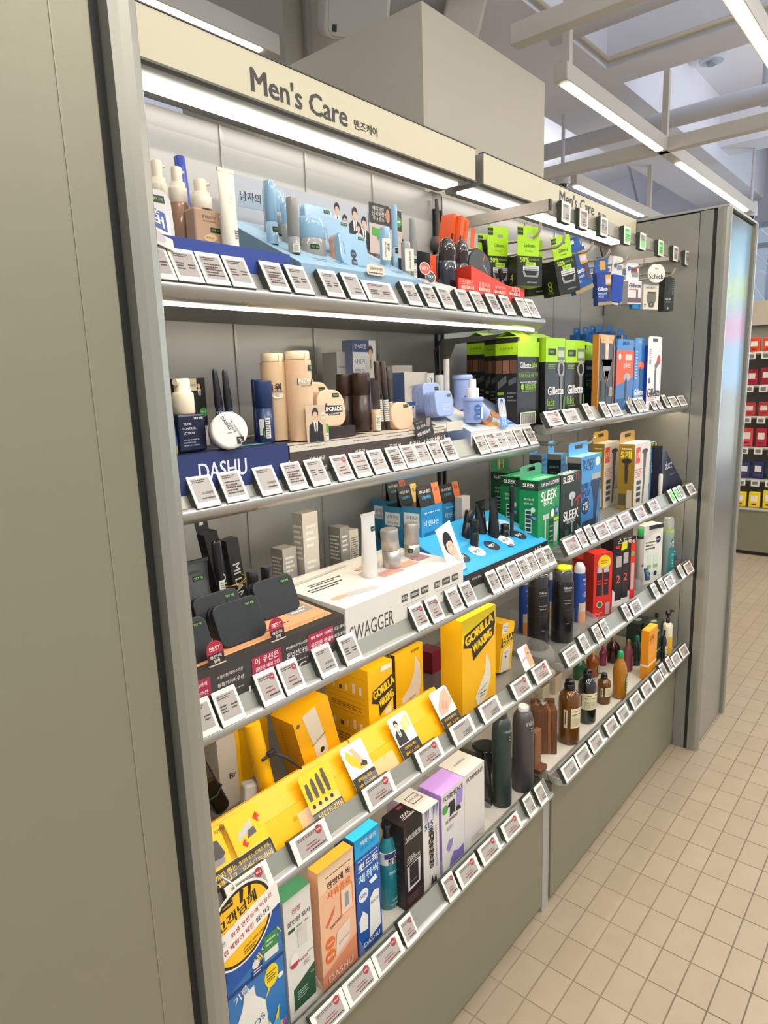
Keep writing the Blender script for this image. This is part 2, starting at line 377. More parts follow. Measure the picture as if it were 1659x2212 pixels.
m = MB().box(0, 0, 0, .03, .02, .8, K('#a39c8d')); setp(m.build('wall_conduit', None, (.62, 1.478, 2.3)), 'flat cream trunking strip on the wall under the left speaker', 'conduit')

# ================================================================== the shelving
XL, XD, XR = -1.06, -.03, .998        # inner left side, divider, inner right side
YB = .40                                # back panels
def end_column(x0, x1, label):
    t = thing('end_column', label, 'end column', (x0, 0, 0))
    w = x1 - x0
    MB().box(.035, .004, .0, w - (.047 if x0 < 0 else .035), .46, 1.895, K('#88846f', .42, .3, kind='brushed') if x0 < 0 else K('#9a9a90', .2, .8, kind='brushed'), .002).build('panel', t)
    sides = []
    for s, xa in ((1, 0), (-1, w)):
        # rounded extrusion at the corner with a groove on its inner side
        prof = [(0, .0), (0, .030), (.006, .030), (.006, .036), (.034, .036), (.034, .004)] + [(.034 - .034 * math.sin(a) * 1.0, .012 - .016 * math.cos(a) - (.0)) for a in [math.radians(k) for k in (0, 20, 40, 60, 80)]]
        prof = [(.034, .03), (.034, -.004), (.026, -.008), (.015, -.008), (.006, -.004), (.001, .003), (0, .012), (0, .03)]
        poly = [((x if s > 0 else w - x), y) for x, y in prof]
        MB().prism(poly, 'z', 0, 1.905, K('#98968a', .32, .45, kind='brushed')).build('corner_trim', t)
        MB().box(*( (.004, .03, 0, .03, .042, 1.9) if s > 0 else (w - .03, .03, 0, w - .004, .042, 1.9)), DARK).build('groove', t)
        MB().box(*((0, .042, 0, .03, .082, 1.903) if s > 0 else (w - .03, .042, 0, w, .082, 1.903)), METALD).build('side_strip', t)
        MB().box(*((0, .084, 0, .03, .46, 1.9) if s > 0 else (w - .03, .084, 0, w, .46, 1.9)), K('#9c9a8e', .36, .4, kind='brushed')).build('side_panel', t)
    if x0 < 0: MB().box(w - .0468, .012, 0, w - .0345, .03, 1.9, DARK).build('groove', t)
    MB().box(-.001, -.004, 1.905, w + .001, .465, 1.912, METAL, .001).build('top_cap', t)
    if x0 < 0:
        MB().box(w - .0845, .0033, 0, w - .083, .004, 1.9, K('#8f8b76', .35, .3)).build('seam_strip', t)
end_column(-1.47, -1.062, 'tall brushed grey end column filling the left edge')
end_column(1.0, 1.40, 'tall metallic end column with glossy coloured front, right of the razors')
def bay(x0, x1, seams, ybase, zbase, label, xs):
    t = thing('wall_panel', label + ' grey seamed back panel', 'panel', (x0, YB, 0))
    m = MB(); m.box(0, 0, .28, x1 - x0, .012, 1.835, METAL)
    for s_ in seams: m.box(s_ - x0 - .0025, -.0025, .28, s_ - x0 + .0025, 0, 1.835, RAIL)
    m.build('panel', t)
    t = thing('base_panel', label + ' plain grey base front', 'panel', (x0, YB, 0))
    m = MB(); m.box(xs[0] - x0, ybase - YB, .022, xs[1] - x0, 0, zbase, PANEL, .001); m.build('front', t)
    MB().box(xs[0] - x0, ybase - YB + .035, 0, xs[1] - x0, 0, .022, DARK).build('plinth', t)  # dark colour stands in for the kick shadow at the floor
    return t
bl = bay(XL, -.052, (-.87, -.67, -.47, -.27), .086, .325, 'left bay', (XL, -.05))
bay(-.008, XR, (.21, .41, .60, .80), .082, .36, 'right bay', (-.010, XR))
t = thing('upright_post', 'slotted grey upright between the two shelving bays', 'upright', (XD, YB, 0))
MB().box(-.021, .002, 0, .021, .05, 1.84, METALD).build('post', t)
m = MB()
for a in (-.016, .0085): m.box(a, -.004, .3, a + .0075, .0018, 1.80, K('#15150f', .6))
m.build('slot_groove', t)
MB().box(-.018, -.314, .0, .018, 0, .33, METAL, .001).build('base_strip', t)
t = thing('power_plug', 'dark grey inline plug hanging on the upright under the canopy', 'plug', (-.047, .39, 1.80))
MB().tube([(0, 0, .02), (.0, -.004, -.04), (0, -.006, -.07)], [.004, .006, .009], K('#4a463e', .6), 8).build('cable_relief', t)
MB().lathe([(.006, -.10), (.017, -.094), (.019, -.08), (.012, -.066)], K('#4c4941', .5), 16).build('plug_body', t)
pipe('power_cable', 'thin dark cable looping down behind the right rear corner', [(.93, .39, 1.83), (.95, .385, 1.79), (.975, .39, 1.72), (.98, .392, 1.60)], .003, '#33332e', 'cable')
pipe('power_cable', 'dark cable loop under the top shelf by the upright', [(-.05, .38, 1.49), (-.085, .375, 1.46), (-.08, .375, 1.42), (-.045, .385, 1.39)], .003, '#3c3a34', 'cable')
# header signs
LEDW = K('#fff6ee', .5, 0, CANOPY_E)
def header(x0, x1, texts, label):
    t = thing('header_sign', label, 'sign', (x0, .29, 1.845)); w = x1 - x0
    SIGN = K('#c6bd9e', .45)
    m = MB(); m.box(0, .002, 0, w, .012, .067, METALD); m.box(.001, 0, 0, w - .001, .002, .067, SIGN)
    F = Flat((0, 0, 0), (1, 0, 0), (0, 0, 1)); m.dec(F, 1, 1, texts); m.build('sign_face', t)
    MB().box(0, .012, -.003, w, .110, .0665, METALD).build('canopy', t)
    MB().box(0, -.0015, -.004, w, .012, -.0005, K('#5a564a', .5)).build('lower_edge', t)
    MB().box(0, -.0012, .0675, w, .014, .0695, K('#3c3a33', .5)).build('upper_edge', t)
    MB().box(.004, .036, -.007, w - .02, .080, -.0032, LEDW).build('light_strip', t)
TX = '#2b2822'
header(-1.06, -.028, [('T', "Men's Care", .485, .0275, .222, TX, {'h': .036, 'b': 1.7}), ('T', '맨즈케어', .648, .020, .066, TX, {'h': .0165, 'b': 1.5})],
       "large cream header sign reading Men's Care above the left bay")
header(.006, .996, [('T', "Men's Care", .516, .042, .235, TX, {'h': .033, 'b': 1.7}), ('T', '맨즈케어', .694, .034, .06, TX, {'h': .0145, 'b': 1.5})],
       "second cream header sign reading Men's Care, partly behind square price tags")
# shelves: deck, rounded front rail, sloping label holder
TILT = math.radians(29)
LEDS = K('#fff0d8', .5, 0, SHELF_E)
def shelf(x0, x1, yf, z, label, led=False, yback=YB - .001, hh=.037):
    t = thing('shelf', label, 'shelf', (x0, yf, z)); w = x1 - x0
    D = yback - yf
    MB().box(.002, .05, -.014, w - .002, D, .001, METALD, .0008).build('deck', t)
    cy, cz, ry, rz = .030, -.004, .029, .019
    prof = [(cy + ry * math.cos(a), cz + rz * math.sin(a)) for a in [math.radians(180 + k * 15) for k in range(13)]]
    prof = [(prof[0][0] + .004, .001)] + prof + [(cy + ry - .002, .0)]
    m = MB()
    # smooth end caps by insetting the profile over the last millimetres
    def sec(x, k): return [(x, cy + (y - cy) * k, cz + (zz - cz) * k) for y, zz in prof]
    m.loft([sec(0, .8), sec(.002, .95), sec(.005, 1), sec(w - .005, 1), sec(w - .002, .95), sec(w, .8)], RAIL, True)
    m.build('front_rail', t)
    m = MB(); s_, c_ = math.sin(TILT), math.cos(TILT); y0 = .013; h = abs(hh)
    m.prism([(y0, .0), (y0 + .002, -.001), (y0 + .002 + h * s_, h * c_ - .001), (y0 + h * s_, h * c_)], 'x', .004, w - .004, K('#949488', .35, .35, kind='brushed'))
    m.build('label_holder', t)
    if led: MB().box(.01, cy - .005, cz - rz - .0025, w - .012, cy, cz - rz + .0005, LEDS).build('light_strip', t)
    elif hh > 0: MB().box(.01, .062, -.0175, w - .012, .070, -.0142, LEDS).build('light_strip', t)
    return t
LZ = {'S1': (.10, 1.518), 'S2': (.11, 1.24), 'S3': (.06, .961), 'S4': (.06, .688), 'S5': (.06, .357)}
RZ = {'R2': (.085, 1.279), 'R3': (.037, .98), 'R4': (.033, .70), 'R5': (.033, .389)}
nm = {'S1': 'top', 'S2': 'second', 'S3': 'third', 'S4': 'fourth', 'S5': 'bottom', 'R2': 'upper', 'R3': 'second', 'R4': 'third', 'R5': 'bottom'}
hold = {'S1': 'carrying blue make-up testers', 'S2': 'carrying beige foundation and compacts', 'S3': 'carrying black compacts and the white tube display',
        'S4': 'carrying yellow waxing kits', 'S5': 'carrying tall cleanser boxes', 'R2': 'carrying lime green razor boxes', 'R3': 'carrying green and blue razor boxes',
        'R4': 'carrying shaving foam cans', 'R5': 'carrying amber pump bottles'}
for k, (y, z) in LZ.items():
    shelf(XL + .002, -.036, y, z, '%s grey shelf of the left bay %s' % (nm[k], hold[k]), led=(k == 'S1'), hh=(.028 if k == 'S4' else -.037 if k == 'S5' else .037), yback=(YB - .001) if k != 'S5' else .09)
for k, (y, z) in RZ.items():
    shelf(-.022, XR - .002, y, z, '%s grey shelf of the right bay %s' % (nm[k], hold[k]), hh=-.037 if k == 'R5' else .037, yback=(YB - .001) if k != 'R5' else .09)
# white deck boards lining the two bottom shelves
setp(MB().box(XL + .004, .12, .3265, -.052, YB - .002, .3585, K('#c9c2b2', .5)).build('deck_board'), 'pale deck board under the tall cleanser boxes', 'shelf board')
setp(MB().box(-.006, .093, .3615, XR - .004, YB - .002, .3905, K('#c9c2b2', .5)).build('deck_board'), 'pale deck board under the amber pump bottles', 'shelf board')
# bracket under the top shelf end
t = thing('shelf_bracket', 'grey cantilever bracket under the end of the top shelf', 'bracket', (-.034, .395, 1.50))
MB().prism([(0, -.008), (0, -.085), (-.012, -.085), (-.045, -.022), (-.27, -.012), (-.27, -.006)], 'x', 0, .003, METALD).build('arm', t)
# ---- razor hook rack of the right bay: two arms, front label bar, hooks come with the products
t = thing('hook_rack', 'white metal rack frame projecting from the right bay with label bar', 'rack', (.03, .128, 1.772))
MB().box(-.004, 0, -.013, .004, .268, .013, K('#c4bcae', .3, .5, kind='brushed'), .0008).build('side_arm', t)
MB().box(.935, 0, -.013, .943, .268, .005, K('#c4bcae', .3, .5, kind='brushed'), .0008).build('side_arm', t)
MB().box(-.004, .0, -.020, .943, .004, .013, K('#a5a08f', .35, .4, kind='brushed')).build('label_bar', t)
# ------------------------------------------------------------------ electronic price tags
CASE = K('#3b3f38', .45); BEZ = K('#e6e1d3', .3); SCR = K('#a39b92', .35); SCG = K('#79d36c', .4); INK = '#39342f'; RED = '#96343a'
def tag_proto(w, h, var):
    t = thing('price_tag', 'price tag', 'price tag', (0, 0, 0))
    MB().box(-w / 2, .0012, 0, w / 2, .0125, h, CASE, .0006).build('case', t)
    m = MB(); m.box(-w / 2 + .0004, 0, .0004, w / 2 - .0004, .0014, h - .0004, BEZ, .0006)
    F = Flat((-w / 2, 0, 0), (1, 0, 0), (0, 0, 1))
    if w < h: m.dec(F, w, h, [('R', .46, .925, .56, .935, '#8a8578')]); sx0, sy0, sx1, sy1 = .12, .17, .88, .86
    else: m.dec(F, w, h, [('R', .955, .48, .962, .56, '#8a8578')]); sx0, sy0, sx1, sy1 = .13, .13, .87, .87
    m.build('bezel', t)
    m = MB(); x0, z0 = -w / 2 + sx0 * w, sy0 * h; sw, sh = (sx1 - sx0) * w, (sy1 - sy0) * h
    scr = SCG if var in 'GH' else SCR
    m.box(x0, -.0002, z0, x0 + sw, .0006, z0 + sh, scr)
    F = Flat((x0, -.0002, z0), (1, 0, 0), (0, 0, 1)); IK = K(INK, .5); RD = K(RED, .45)
    it = [('L', .05, .8, .78, .96, 2, IK)]
    if var == 'A': it += [('L', .05, .25, .4, .6, 3, IK), ('L', .6, .3, .95, .55, 2, IK)]
    if var == 'B': it += [('T', '12,000원', .68, .33, .5, IK, {'b': .3}), ('L', .4, .08, .95, .2, 1, IK)]
    if var == 'F': it += [('T', '21,000원', .66, .36, .58, IK, {'b': .3}), ('L', .3, .08, .95, .2, 1, IK)]
    if var == 'K': it += [('T', '14,800원', .66, .36, .58, IK, {'b': .3}), ('L', .3, .08, .95, .2, 1, IK)]
    if var == 'C': it += [('C', .84, .84, .12 if w > h else .16, RD), ('T', 'SALE', .84, .84, .15, K('#e8d9d0', .5)), ('L', .3, .42, .7, .5, 1, IK), ('L', .22, .24, .75, .38, 1, RD), ('L', .35, .06, .95, .2, 1, IK)]
    if var == 'D': it += [('L', .05, .55, .95, .66, 1, RD), ('L', .1, .12, .95, .4, 3, IK)]
    if var == 'E': it += [('L', .1, .1, .95, .7, 5, IK), ('L', .1, .4, .6, .5, 1, RD)]
    if var == 'G': it += [('L', .1, .1, .9, .6, 4, K('#3a7a3a', .5))]
    if var == 'H': it = [('R', 0, .5, 1, 1, SCR), ('L', .05, .6, .78, .96, 3, IK), ('R', .8, .6, .95, .9, K('#6b7a5a'))]
    m.dec(F, sw, sh, it); m.build('screen', t)
    MB().box(-w / 2 + .004, .0125, h * .2, w / 2 - .004, .0155, h * .75, K('#c9cac2', .15, .2)).build('clip', t)
    return t
_tp = {}
ORD = ['first', 'second', 'third', 'fourth', 'fifth', 'sixth', 'seventh', 'eighth', 'ninth', 'tenth', 'eleventh', 'twelfth', 'thirteenth', 'fourteenth', 'fifteenth', 'sixteenth', 'seventeenth', 'eighteenth', 'nineteenth']
VN = {'A': 'with grey text', 'B': 'with price', 'F': 'with large digits', 'K': 'with digits', 'C': 'with red dot', 'D': 'with red line', 'E': 'with dense text', 'G': 'with green screen', 'H': 'with half green screen'}
def put_tag(x, y, z, w, h, var, rowname, i, n, tilt=-TILT, turn=0):
    key = (w, h, var); first = key not in _tp
    if first: _tp[key] = tag_proto(w, h, var); o = _tp[key]
    else: o = copy_tree(_tp[key])
    o.location = (x, y, z); o.rotation_euler = (tilt, 0, turn)
    pos = 'leftmost' if i == 0 else ('rightmost' if i == n - 1 else ORD[i] + ' from the left')
    o['label'] = '%s price tag %s, %s, %s' % ('wide' if w > h else ('square' if w == h else 'upright'), VN[var], pos, rowname); o['group'] = 'price tags on the ' + rowname
TAGS = {'S1': [(-0.9966, 0.03, 'A'), (-0.958, 0.037, 'A'), (-0.9188, 0.038, 'E'), (-0.8785, 0.038, 'A'), (-0.817, 0.048, 'E'), (-0.7717, 0.039, 'A'), (-0.7069, 0.042, 'A'), (-0.6582, 0.043, 'B'), (-0.5985, 0.073, 'A'), (-0.5125, 0.051, 'A'), (-0.4596, 0.044, 'A'), (-0.4109, 0.044, 'A'), (-0.349, 0.046, 'B'), (-0.2991, 0.044, 'A'), (-0.2425, 0.045, 'E'), (-0.19, 0.038, 'A'), (-0.123, 0.037, 'B'), (-0.0813, 0.038, 'A')], 'S2': [(-0.9536, 0.038, 'F'), (-0.9062, 0.037, 'E'), (-0.8464, 0.038, 'B'), (-0.7944, 0.04, 'E'), (-0.7477, 0.04, 'A'), (-0.6919, 0.039, 'C'), (-0.6476, 0.032, 'D'), (-0.6036, 0.034, 'A'), (-0.5563, 0.034, 'E'), (-0.516, 0.032, 'E'), (-0.4774, 0.034, 'A'), (-0.4355, 0.035, 'A'), (-0.3923, 0.038, 'E'), (-0.2765, 0.036, 'A'), (-0.2356, 0.031, 'C'), (-0.1963, 0.032, 'A'), (-0.157, 0.035, 'A'), (-0.1144, 0.036, 'A'), (-0.0667, 0.04, 'A')], 'S3': [(-1.0186, 0.039, 'A'), (-0.9769, 0.041, 'A'), (-0.9085, 0.041, 'C'), (-0.8672, 0.039, 'C'), (-0.7982, 0.037, 'K'), (-0.7437, 0.039, 'A'), (-0.5631, 0.039, 'C'), (-0.5171, 0.036, 'C'), (-0.4527, 0.037, 'B'), (-0.4066, 0.036, 'A'), (-0.3109, 0.04, 'A'), (-0.2681, 0.039, 'A'), (-0.2267, 0.037, 'B'), (-0.1848, 0.036, 'A'), (-0.1455, 0.036, 'A'), (-0.1041, 0.038, 'A'), (-0.0646, 0.035, 'A')], 'S4': [(-0.9682, 0.067, 'C'), (-0.8498, 0.075, 'C'), (-0.6885, 0.079, 'C'), (-0.5445, 0.076, 'C'), (-0.4332, 0.068, 'B'), (-0.3274, 0.067, 'B'), (-0.1961, 0.073, 'C'), (-0.0995, 0.069, 'C')], 'S5': [(-0.8323, 0.071, 'C'), (-0.7577, 0.075, 'C'), (-0.6825, 0.071, 'C'), (-0.6197, 0.039, 'C'), (-0.4813, 0.032, 'C'), (-0.4184, 0.073, 'C'), (-0.334, 0.066, 'C'), (-0.237, 0.068, 'C'), (-0.146, 0.036, 'B'), (-0.0892, 0.039, 'B')], 'R2': [(-0.005, 0.071, 'C'), (0.0879, 0.073, 'B'), (0.1934, 0.03, 'A'), (0.2999, 0.039, 'A'), (0.3644, 0.069, 'A'), (0.4836, 0.045, 'E'), (0.5395, 0.03, 'A'), (0.5834, 0.037, 'A'), (0.666, 0.035, 'E'), (0.7189, 0.037, 'A'), (0.7897, 0.051, 'E'), (0.8601, 0.058, 'B'), (0.9487, 0.065, 'A')], 'R3': [(0.0021, 0.071, 'C'), (0.0639, 0.033, 'C'), (0.1127, 0.038, 'A'), (0.1808, 0.068, 'C'), (0.259, 0.064, 'C'), (0.344, 0.064, 'D'), (0.4543, 0.076, 'C'), (0.5708, 0.069, 'C'), (0.744, 0.041, 'G'), (0.7939, 0.037, 'G'), (0.8393, 0.035, 'A'), (0.9381, 0.083, 'B')], 'R4': [(0.0075, 0.08, 'D'), (0.0858, 0.041, 'B'), (0.1681, 0.039, 'A'), (0.216, 0.031, 'A'), (0.3727, 0.046, 'D'), (0.4415, 0.071, 'E'), (0.6115, 0.055, 'A'), (0.6781, 0.053, 'E'), (0.7444, 0.06, 'C'), (0.8712, 0.031, 'A'), (0.947, 0.073, 'C')], 'R5': [(0.0102, 0.076, 'B'), (0.0897, 0.075, 'B'), (0.1755, 0.071, 'B'), (0.2821, 0.075, 'B'), (0.3717, 0.084, 'B'), (0.4762, 0.087, 'B'), (0.5707, 0.08, 'B'), (0.6679, 0.086, 'E'), (0.7316, 0.038, 'E'), (0.7947, 0.039, 'C'), (0.8589, 0.074, 'A'), (0.947, 0.07, 'B')]}
for key, row in TAGS.items():
    (y, z) = LZ[key] if key in LZ else RZ[key]
    rn_ = '%s rail of the %s bay' % (nm[key], 'left' if key in LZ else 'right')
    for i, (x, w, var) in enumerate(row):
        land = w > .055
        put_tag(x, y, z, .074 if land else .038, .039 if land else .048, var, rn_, i, len(row), turn=math.radians({('S5', 4): 0}.get((key, i), 0)))
HT = [(0.078, 'B'), (0.174, 'C'), (0.298, 'A'), (0.455, 'G'), (0.575, 'H'), (0.728, 'G'), (0.867, 'C'), (0.989, 'A')]
for i, (x, var) in enumerate(HT): put_tag(x, .113, 1.738, .046, .046, var, 'hook rack bar', i, len(HT), tilt=0)
# ------------------------------------------------------------------ unseen lamps added for ambient light (outside the frame, above and behind)
def make_ambient_lamp(x, y, label):
    t = thing('ambient_lamp', label, 'ceiling light', (x, y, 2.75))
    MB().box(-.62, -.06, 0, .62, .06, .05, TRK).build('housing', t)
    MB().tube([(0, 0, .05), (0, 0, .70)], .01, TRK, 8).build('hanger', t)
    ld = bpy.data.lights.new('ambient_light', 'AREA'); ld.shape = 'RECTANGLE'; ld.size = 1.2; ld.size_y = .1; ld.energy = AMBIENT_W; ld.color = (1.0, .93, .80)
    lo = bpy.data.objects.new('ambient_light', ld); COL.objects.link(lo); lo.parent = t; lo.location = (0, 0, -.01)
    lu = bpy.data.lights.new('ceiling_fill', 'AREA'); lu.shape = 'RECTANGLE'; lu.size = 1.2; lu.size_y = .1; lu.energy = CEIL_FILL_W; lu.color = (.92, .94, 1.0)  # added fill pointing up, only to brighten the ceiling
    lo = bpy.data.objects.new('ceiling_fill', lu); COL.objects.link(lo); lo.parent = t; lo.location = (0, 0, .06); lo.rotation_euler = (math.pi, 0, 0)
for x, y in ((-1.9, -1.1), (-.2, -1.1), (1.5, -1.1), (3.3, -1.1), (-1.9, -2.4), (-.2, -2.4), (1.5, -2.4), (1.2, 2.9), (4.2, 2.9), (3.4, -.6)):
    o_ = len([q for q in COL.objects if q.name.startswith('ambient_lamp')])
    make_ambient_lamp(x, y, 'linear lamp added out of frame for ambient light, %s in the store ceiling' % ORD[o_])
# ================================================================== product builders
def carton(x0, yf, z, w, d, h, label, col, front=(), left=(), top=(), name='carton', cat='box', colL=None, colT=None, tab=None, group=None, rz=0, r=.38, parts=None, rot=None):
    w = max(w, .012); d = max(d, .010)
    if rot: z += w / 2 * abs(math.sin(rot[1]))
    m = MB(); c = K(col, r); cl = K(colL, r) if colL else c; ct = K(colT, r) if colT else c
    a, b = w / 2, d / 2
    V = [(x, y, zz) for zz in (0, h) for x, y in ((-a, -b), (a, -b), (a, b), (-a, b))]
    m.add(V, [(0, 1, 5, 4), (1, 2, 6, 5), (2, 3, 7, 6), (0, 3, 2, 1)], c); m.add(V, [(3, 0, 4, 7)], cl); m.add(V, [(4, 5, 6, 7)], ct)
    m.dec(Flat((-a, -b, 0), (1, 0, 0), (0, 0, 1)), w, h, front)
    m.dec(Flat((-a, b, 0), (0, -1, 0), (0, 0, 1)), d, h, left)
    m.dec(Flat((-a, -b, h), (1, 0, 0), (0, 1, 0)), w, d, top)
    # flap crease and glued seam of the folded card
    m.box(-a, -b + .0002, h, a, -b + .0007, h + .0004, ct)
    if not tab and not parts:
        o = m.build(name, None, (x0 + a, yf + b, z), rot or (0, 0, rz)); return setp(o, label, cat, group)
    t = thing(name, label, cat, (x0 + a, yf + b, z), rz, group, rot)
    m.build('box_body', t)
    if tab:
        tc_, th, yy = tab[:3]; tm = MB(); k = K(tc_, r); W2 = w * .48; y = {'f': -b, 'm': 0, 'b': b - .001}[yy]
        # hang tab with a slot
        sl, sh = W2 * .38, th * .16; zc = h + th * .62
        out = [(-W2, h), (W2, h), (W2, h + th * .8), (W2 * .8, h + th), (-W2 * .8, h + th), (-W2, h + th * .8)]
        for p_ in ([(-W2, h), (W2, h), (W2, zc - sh), (-W2, zc - sh)], [(-W2, zc - sh), (-sl, zc - sh), (-sl, zc + sh), (-W2, zc + sh)], [(sl, zc - sh), (W2, zc - sh), (W2, zc + sh), (sl, zc + sh)],
                   [(-W2, zc + sh), (W2, zc + sh), (W2, h + th * .84), (W2 * .8, h + th), (-W2 * .8, h + th), (-W2, h + th * .84)]):
            tm.prism(p_, 'y', y, y + .0008, k)
        if len(tab) > 3: tm.dec(Flat((-W2, y, h), (1, 0, 0), (0, 0, 1)), 2 * W2, th, tab[3])
        tm.build('hang_tab', t)
    for (pn, fn) in (parts or []): fn(w, d, h).build(pn, t)
    return t
def round_item(x, y, z, r, h, label, name, cat, parts, group=None, rot=None, seg=40, sy=1.0):
    """parts: (part name, material, profile of (radius fraction, height fraction), decorations or None)"""
    t = thing(name, label, cat, (x, y, z), 0, group, rot)
    for pn, mt, prof, decs in parts:
        m = MB(); m.tf = Matrix.Diagonal((1, sy, 1, 1)); m.lathe([(max(a, .02) * r, b * h) for a, b in prof], mt, seg)
        for dz0, dz1, ww, a0, items in (decs or ()):
            rr = max(a for a, b in prof) * r
            H_ = (dz1 - dz0) * h; W_ = ww * r
            m.dec(Cyl(rr + .0004, dz0 * h, W_, a0), W_, H_, items)
        m.build(pn, t)
    return t
TRY = lambda cx, cy, w, h=None: [('R', cx - w / 2, cy - (h or .03), cx + w / 2, cy + (h or .03), K('#10130f', .4)), ('T', 'TRY ME', cx, cy, w * .8, K('#7fd24a', .4), {'b': .4})]
def pump_head(m, z, r, mt, ln=.035, a=0.0, s=1.0):
    m.lathe([(r * .30, z), (r * .30, z + .012 * s)], mt, 12)
    m.lathe([(r * .55, z + .010 * s), (r * .6, z + .013 * s), (r * .55, z + .020 * s), (r * .2, z + .022 * s)], mt, 14)
    m.tube([(0, 0, z + .0165 * s), (math.cos(a) * ln * .6, math.sin(a) * ln * .6, z + .0185 * s), (math.cos(a) * ln, math.sin(a) * ln, z + .0145 * s)], [.0052 * s, .0045 * s, .003 * s], mt, 8)
    return m
def squeeze_tube(x, y, z, r, h, label, mt, capm, decs=(), caph=.16, name='squeeze_tube', cap_down=True, rot=None, group=None, rz=0):
    """round cap below, flat crimped end on top"""
    t = thing(name, label, 'tube', (x, y, z), rz, group, rot)
    m = MB(); n = 24; secs = []
    for k in range(9):
        f = k / 8; zz = h * (caph + (1 - caph - .05) * f)
        secs.append([(r * (1 + .18 * f) * math.cos(2 * math.pi * i / n), r * (1 - .9 * f ** 1.3) * math.sin(2 * math.pi * i / n), zz) for i in range(n)])
    zz = h; secs.append([(r * 1.18 * math.cos(2 * math.pi * i / n), r * .06 * math.sin(2 * math.pi * i / n), zz) for i in range(n)])
    m.loft(secs, mt, True)
    class TF:
        flat = False
        def __call__(s_, u, v, nn):
            f = min(1, max(0, (v / h - caph) / (1 - caph - .05))); X = u - W_ / 2; rx = r * (1 + .18 * f); q = max(0, 1 - (X / rx) ** 2)
            return (X, -r * (1 - .9 * f ** 1.3) * math.sqrt(q) - .0006 - nn, v)
    W_ = r * 1.7
    if decs: m.dec(TF(), W_, h, decs)
    m.build('tube_body', t)
    for i in range(1): MB().box(-r * 1.18, -r * .1, h * .955, r * 1.18, r * .1, h, mt).build('crimped_end', t)
    MB().lathe([(.86 * r, 0), (.92 * r, .002), (.95 * r, h * caph)], capm, 24).build('cap', t)
    return t
def plate(x, y, z, w, h, t_, rad, label, mt, decs=(), name='compact_case', cat='compact', tilt=12, rz=0, group=None, rim=None, back=None):
    """a rounded case standing on edge, leaning back"""
    t = thing(name, label, cat, (x, y, z), 0, group, (math.radians(-tilt), 0, math.radians(rz)))
    m = MB(); m.slab(w, h, t_ * (.55 if back else 1), rad, mt, .002, 6)
    m.dec(Flat((-w / 2, 0, 0), (1, 0, 0), (0, 0, 1)), w, h, decs); m.build('lid', t)
    if back:
        m = MB(); m.tf = Matrix.Translation((0, t_ * .56, 0)); m.slab(w, h, t_ * .44, rad, back, .0015, 6); m.build('base', t)
    return t
def card(x, y, z, w, h, label, col, items, name='display_card', cat='card', tilt=0, rz=0, rad=.003, th=.0008, group=None, ry=0):
    m = MB(); m.slab(w, h, th, rad, K(col, .4), th * .2, 5)
    m.dec(Flat((-w / 2, 0, 0), (1, 0, 0), (0, 0, 1)), w, h, items)
    return setp(m.build(name, None, (x, y, z), (math.radians(-tilt), math.radians(ry), math.radians(rz))), label, cat, group)
def riser(x0, x1, yf, yb, z, hf, hb, label, col, front=(), topd=(), name='display_stand', colT=None, colL=None, group=None):
    """folded card counter display: low front, sloping top, higher back"""
    t = thing(name, label, 'display stand', (x0, yf, z)); w = x1 - x0; d = yb - yf
    m = MB(); c = K(col, .4); m.prism([(0, 0), (d, 0), (d, hb), (0, hf)], 'x', 0, w, K(colL or col, .4))
    m.build('body', t)
    m = MB(); m.box(0, -.0012, 0, w, -.0001, hf + .0008, c); m.dec(Flat((0, -.0012, 0), (1, 0, 0), (0, 0, 1)), w, hf, front); m.build('front_panel', t)
    L_ = math.hypot(d, hb - hf); m = MB(); u = Vector((0, d / L_, (hb - hf) / L_)); F = Flat((0, 0, hf + .0002), (1, 0, 0), tuple(u))
    m.add([F(0, 0, 0), F(w, 0, 0), F(w, L_, 0), F(0, L_, 0), F(0, 0, .0008), F(w, 0, .0008), F(w, L_, .0008), F(0, L_, .0008)], [(0, 3, 2, 1), (4, 5, 6, 7), (0, 1, 5, 4), (1, 2, 6, 5), (2, 3, 7, 6), (3, 0, 4, 7)], K(colT or col, .4))
    m.dec(F, w, L_, topd, .0012); m.build('top_panel', t)
    return t
W_ = '#efeae0'; BK = '#1b1a1c'

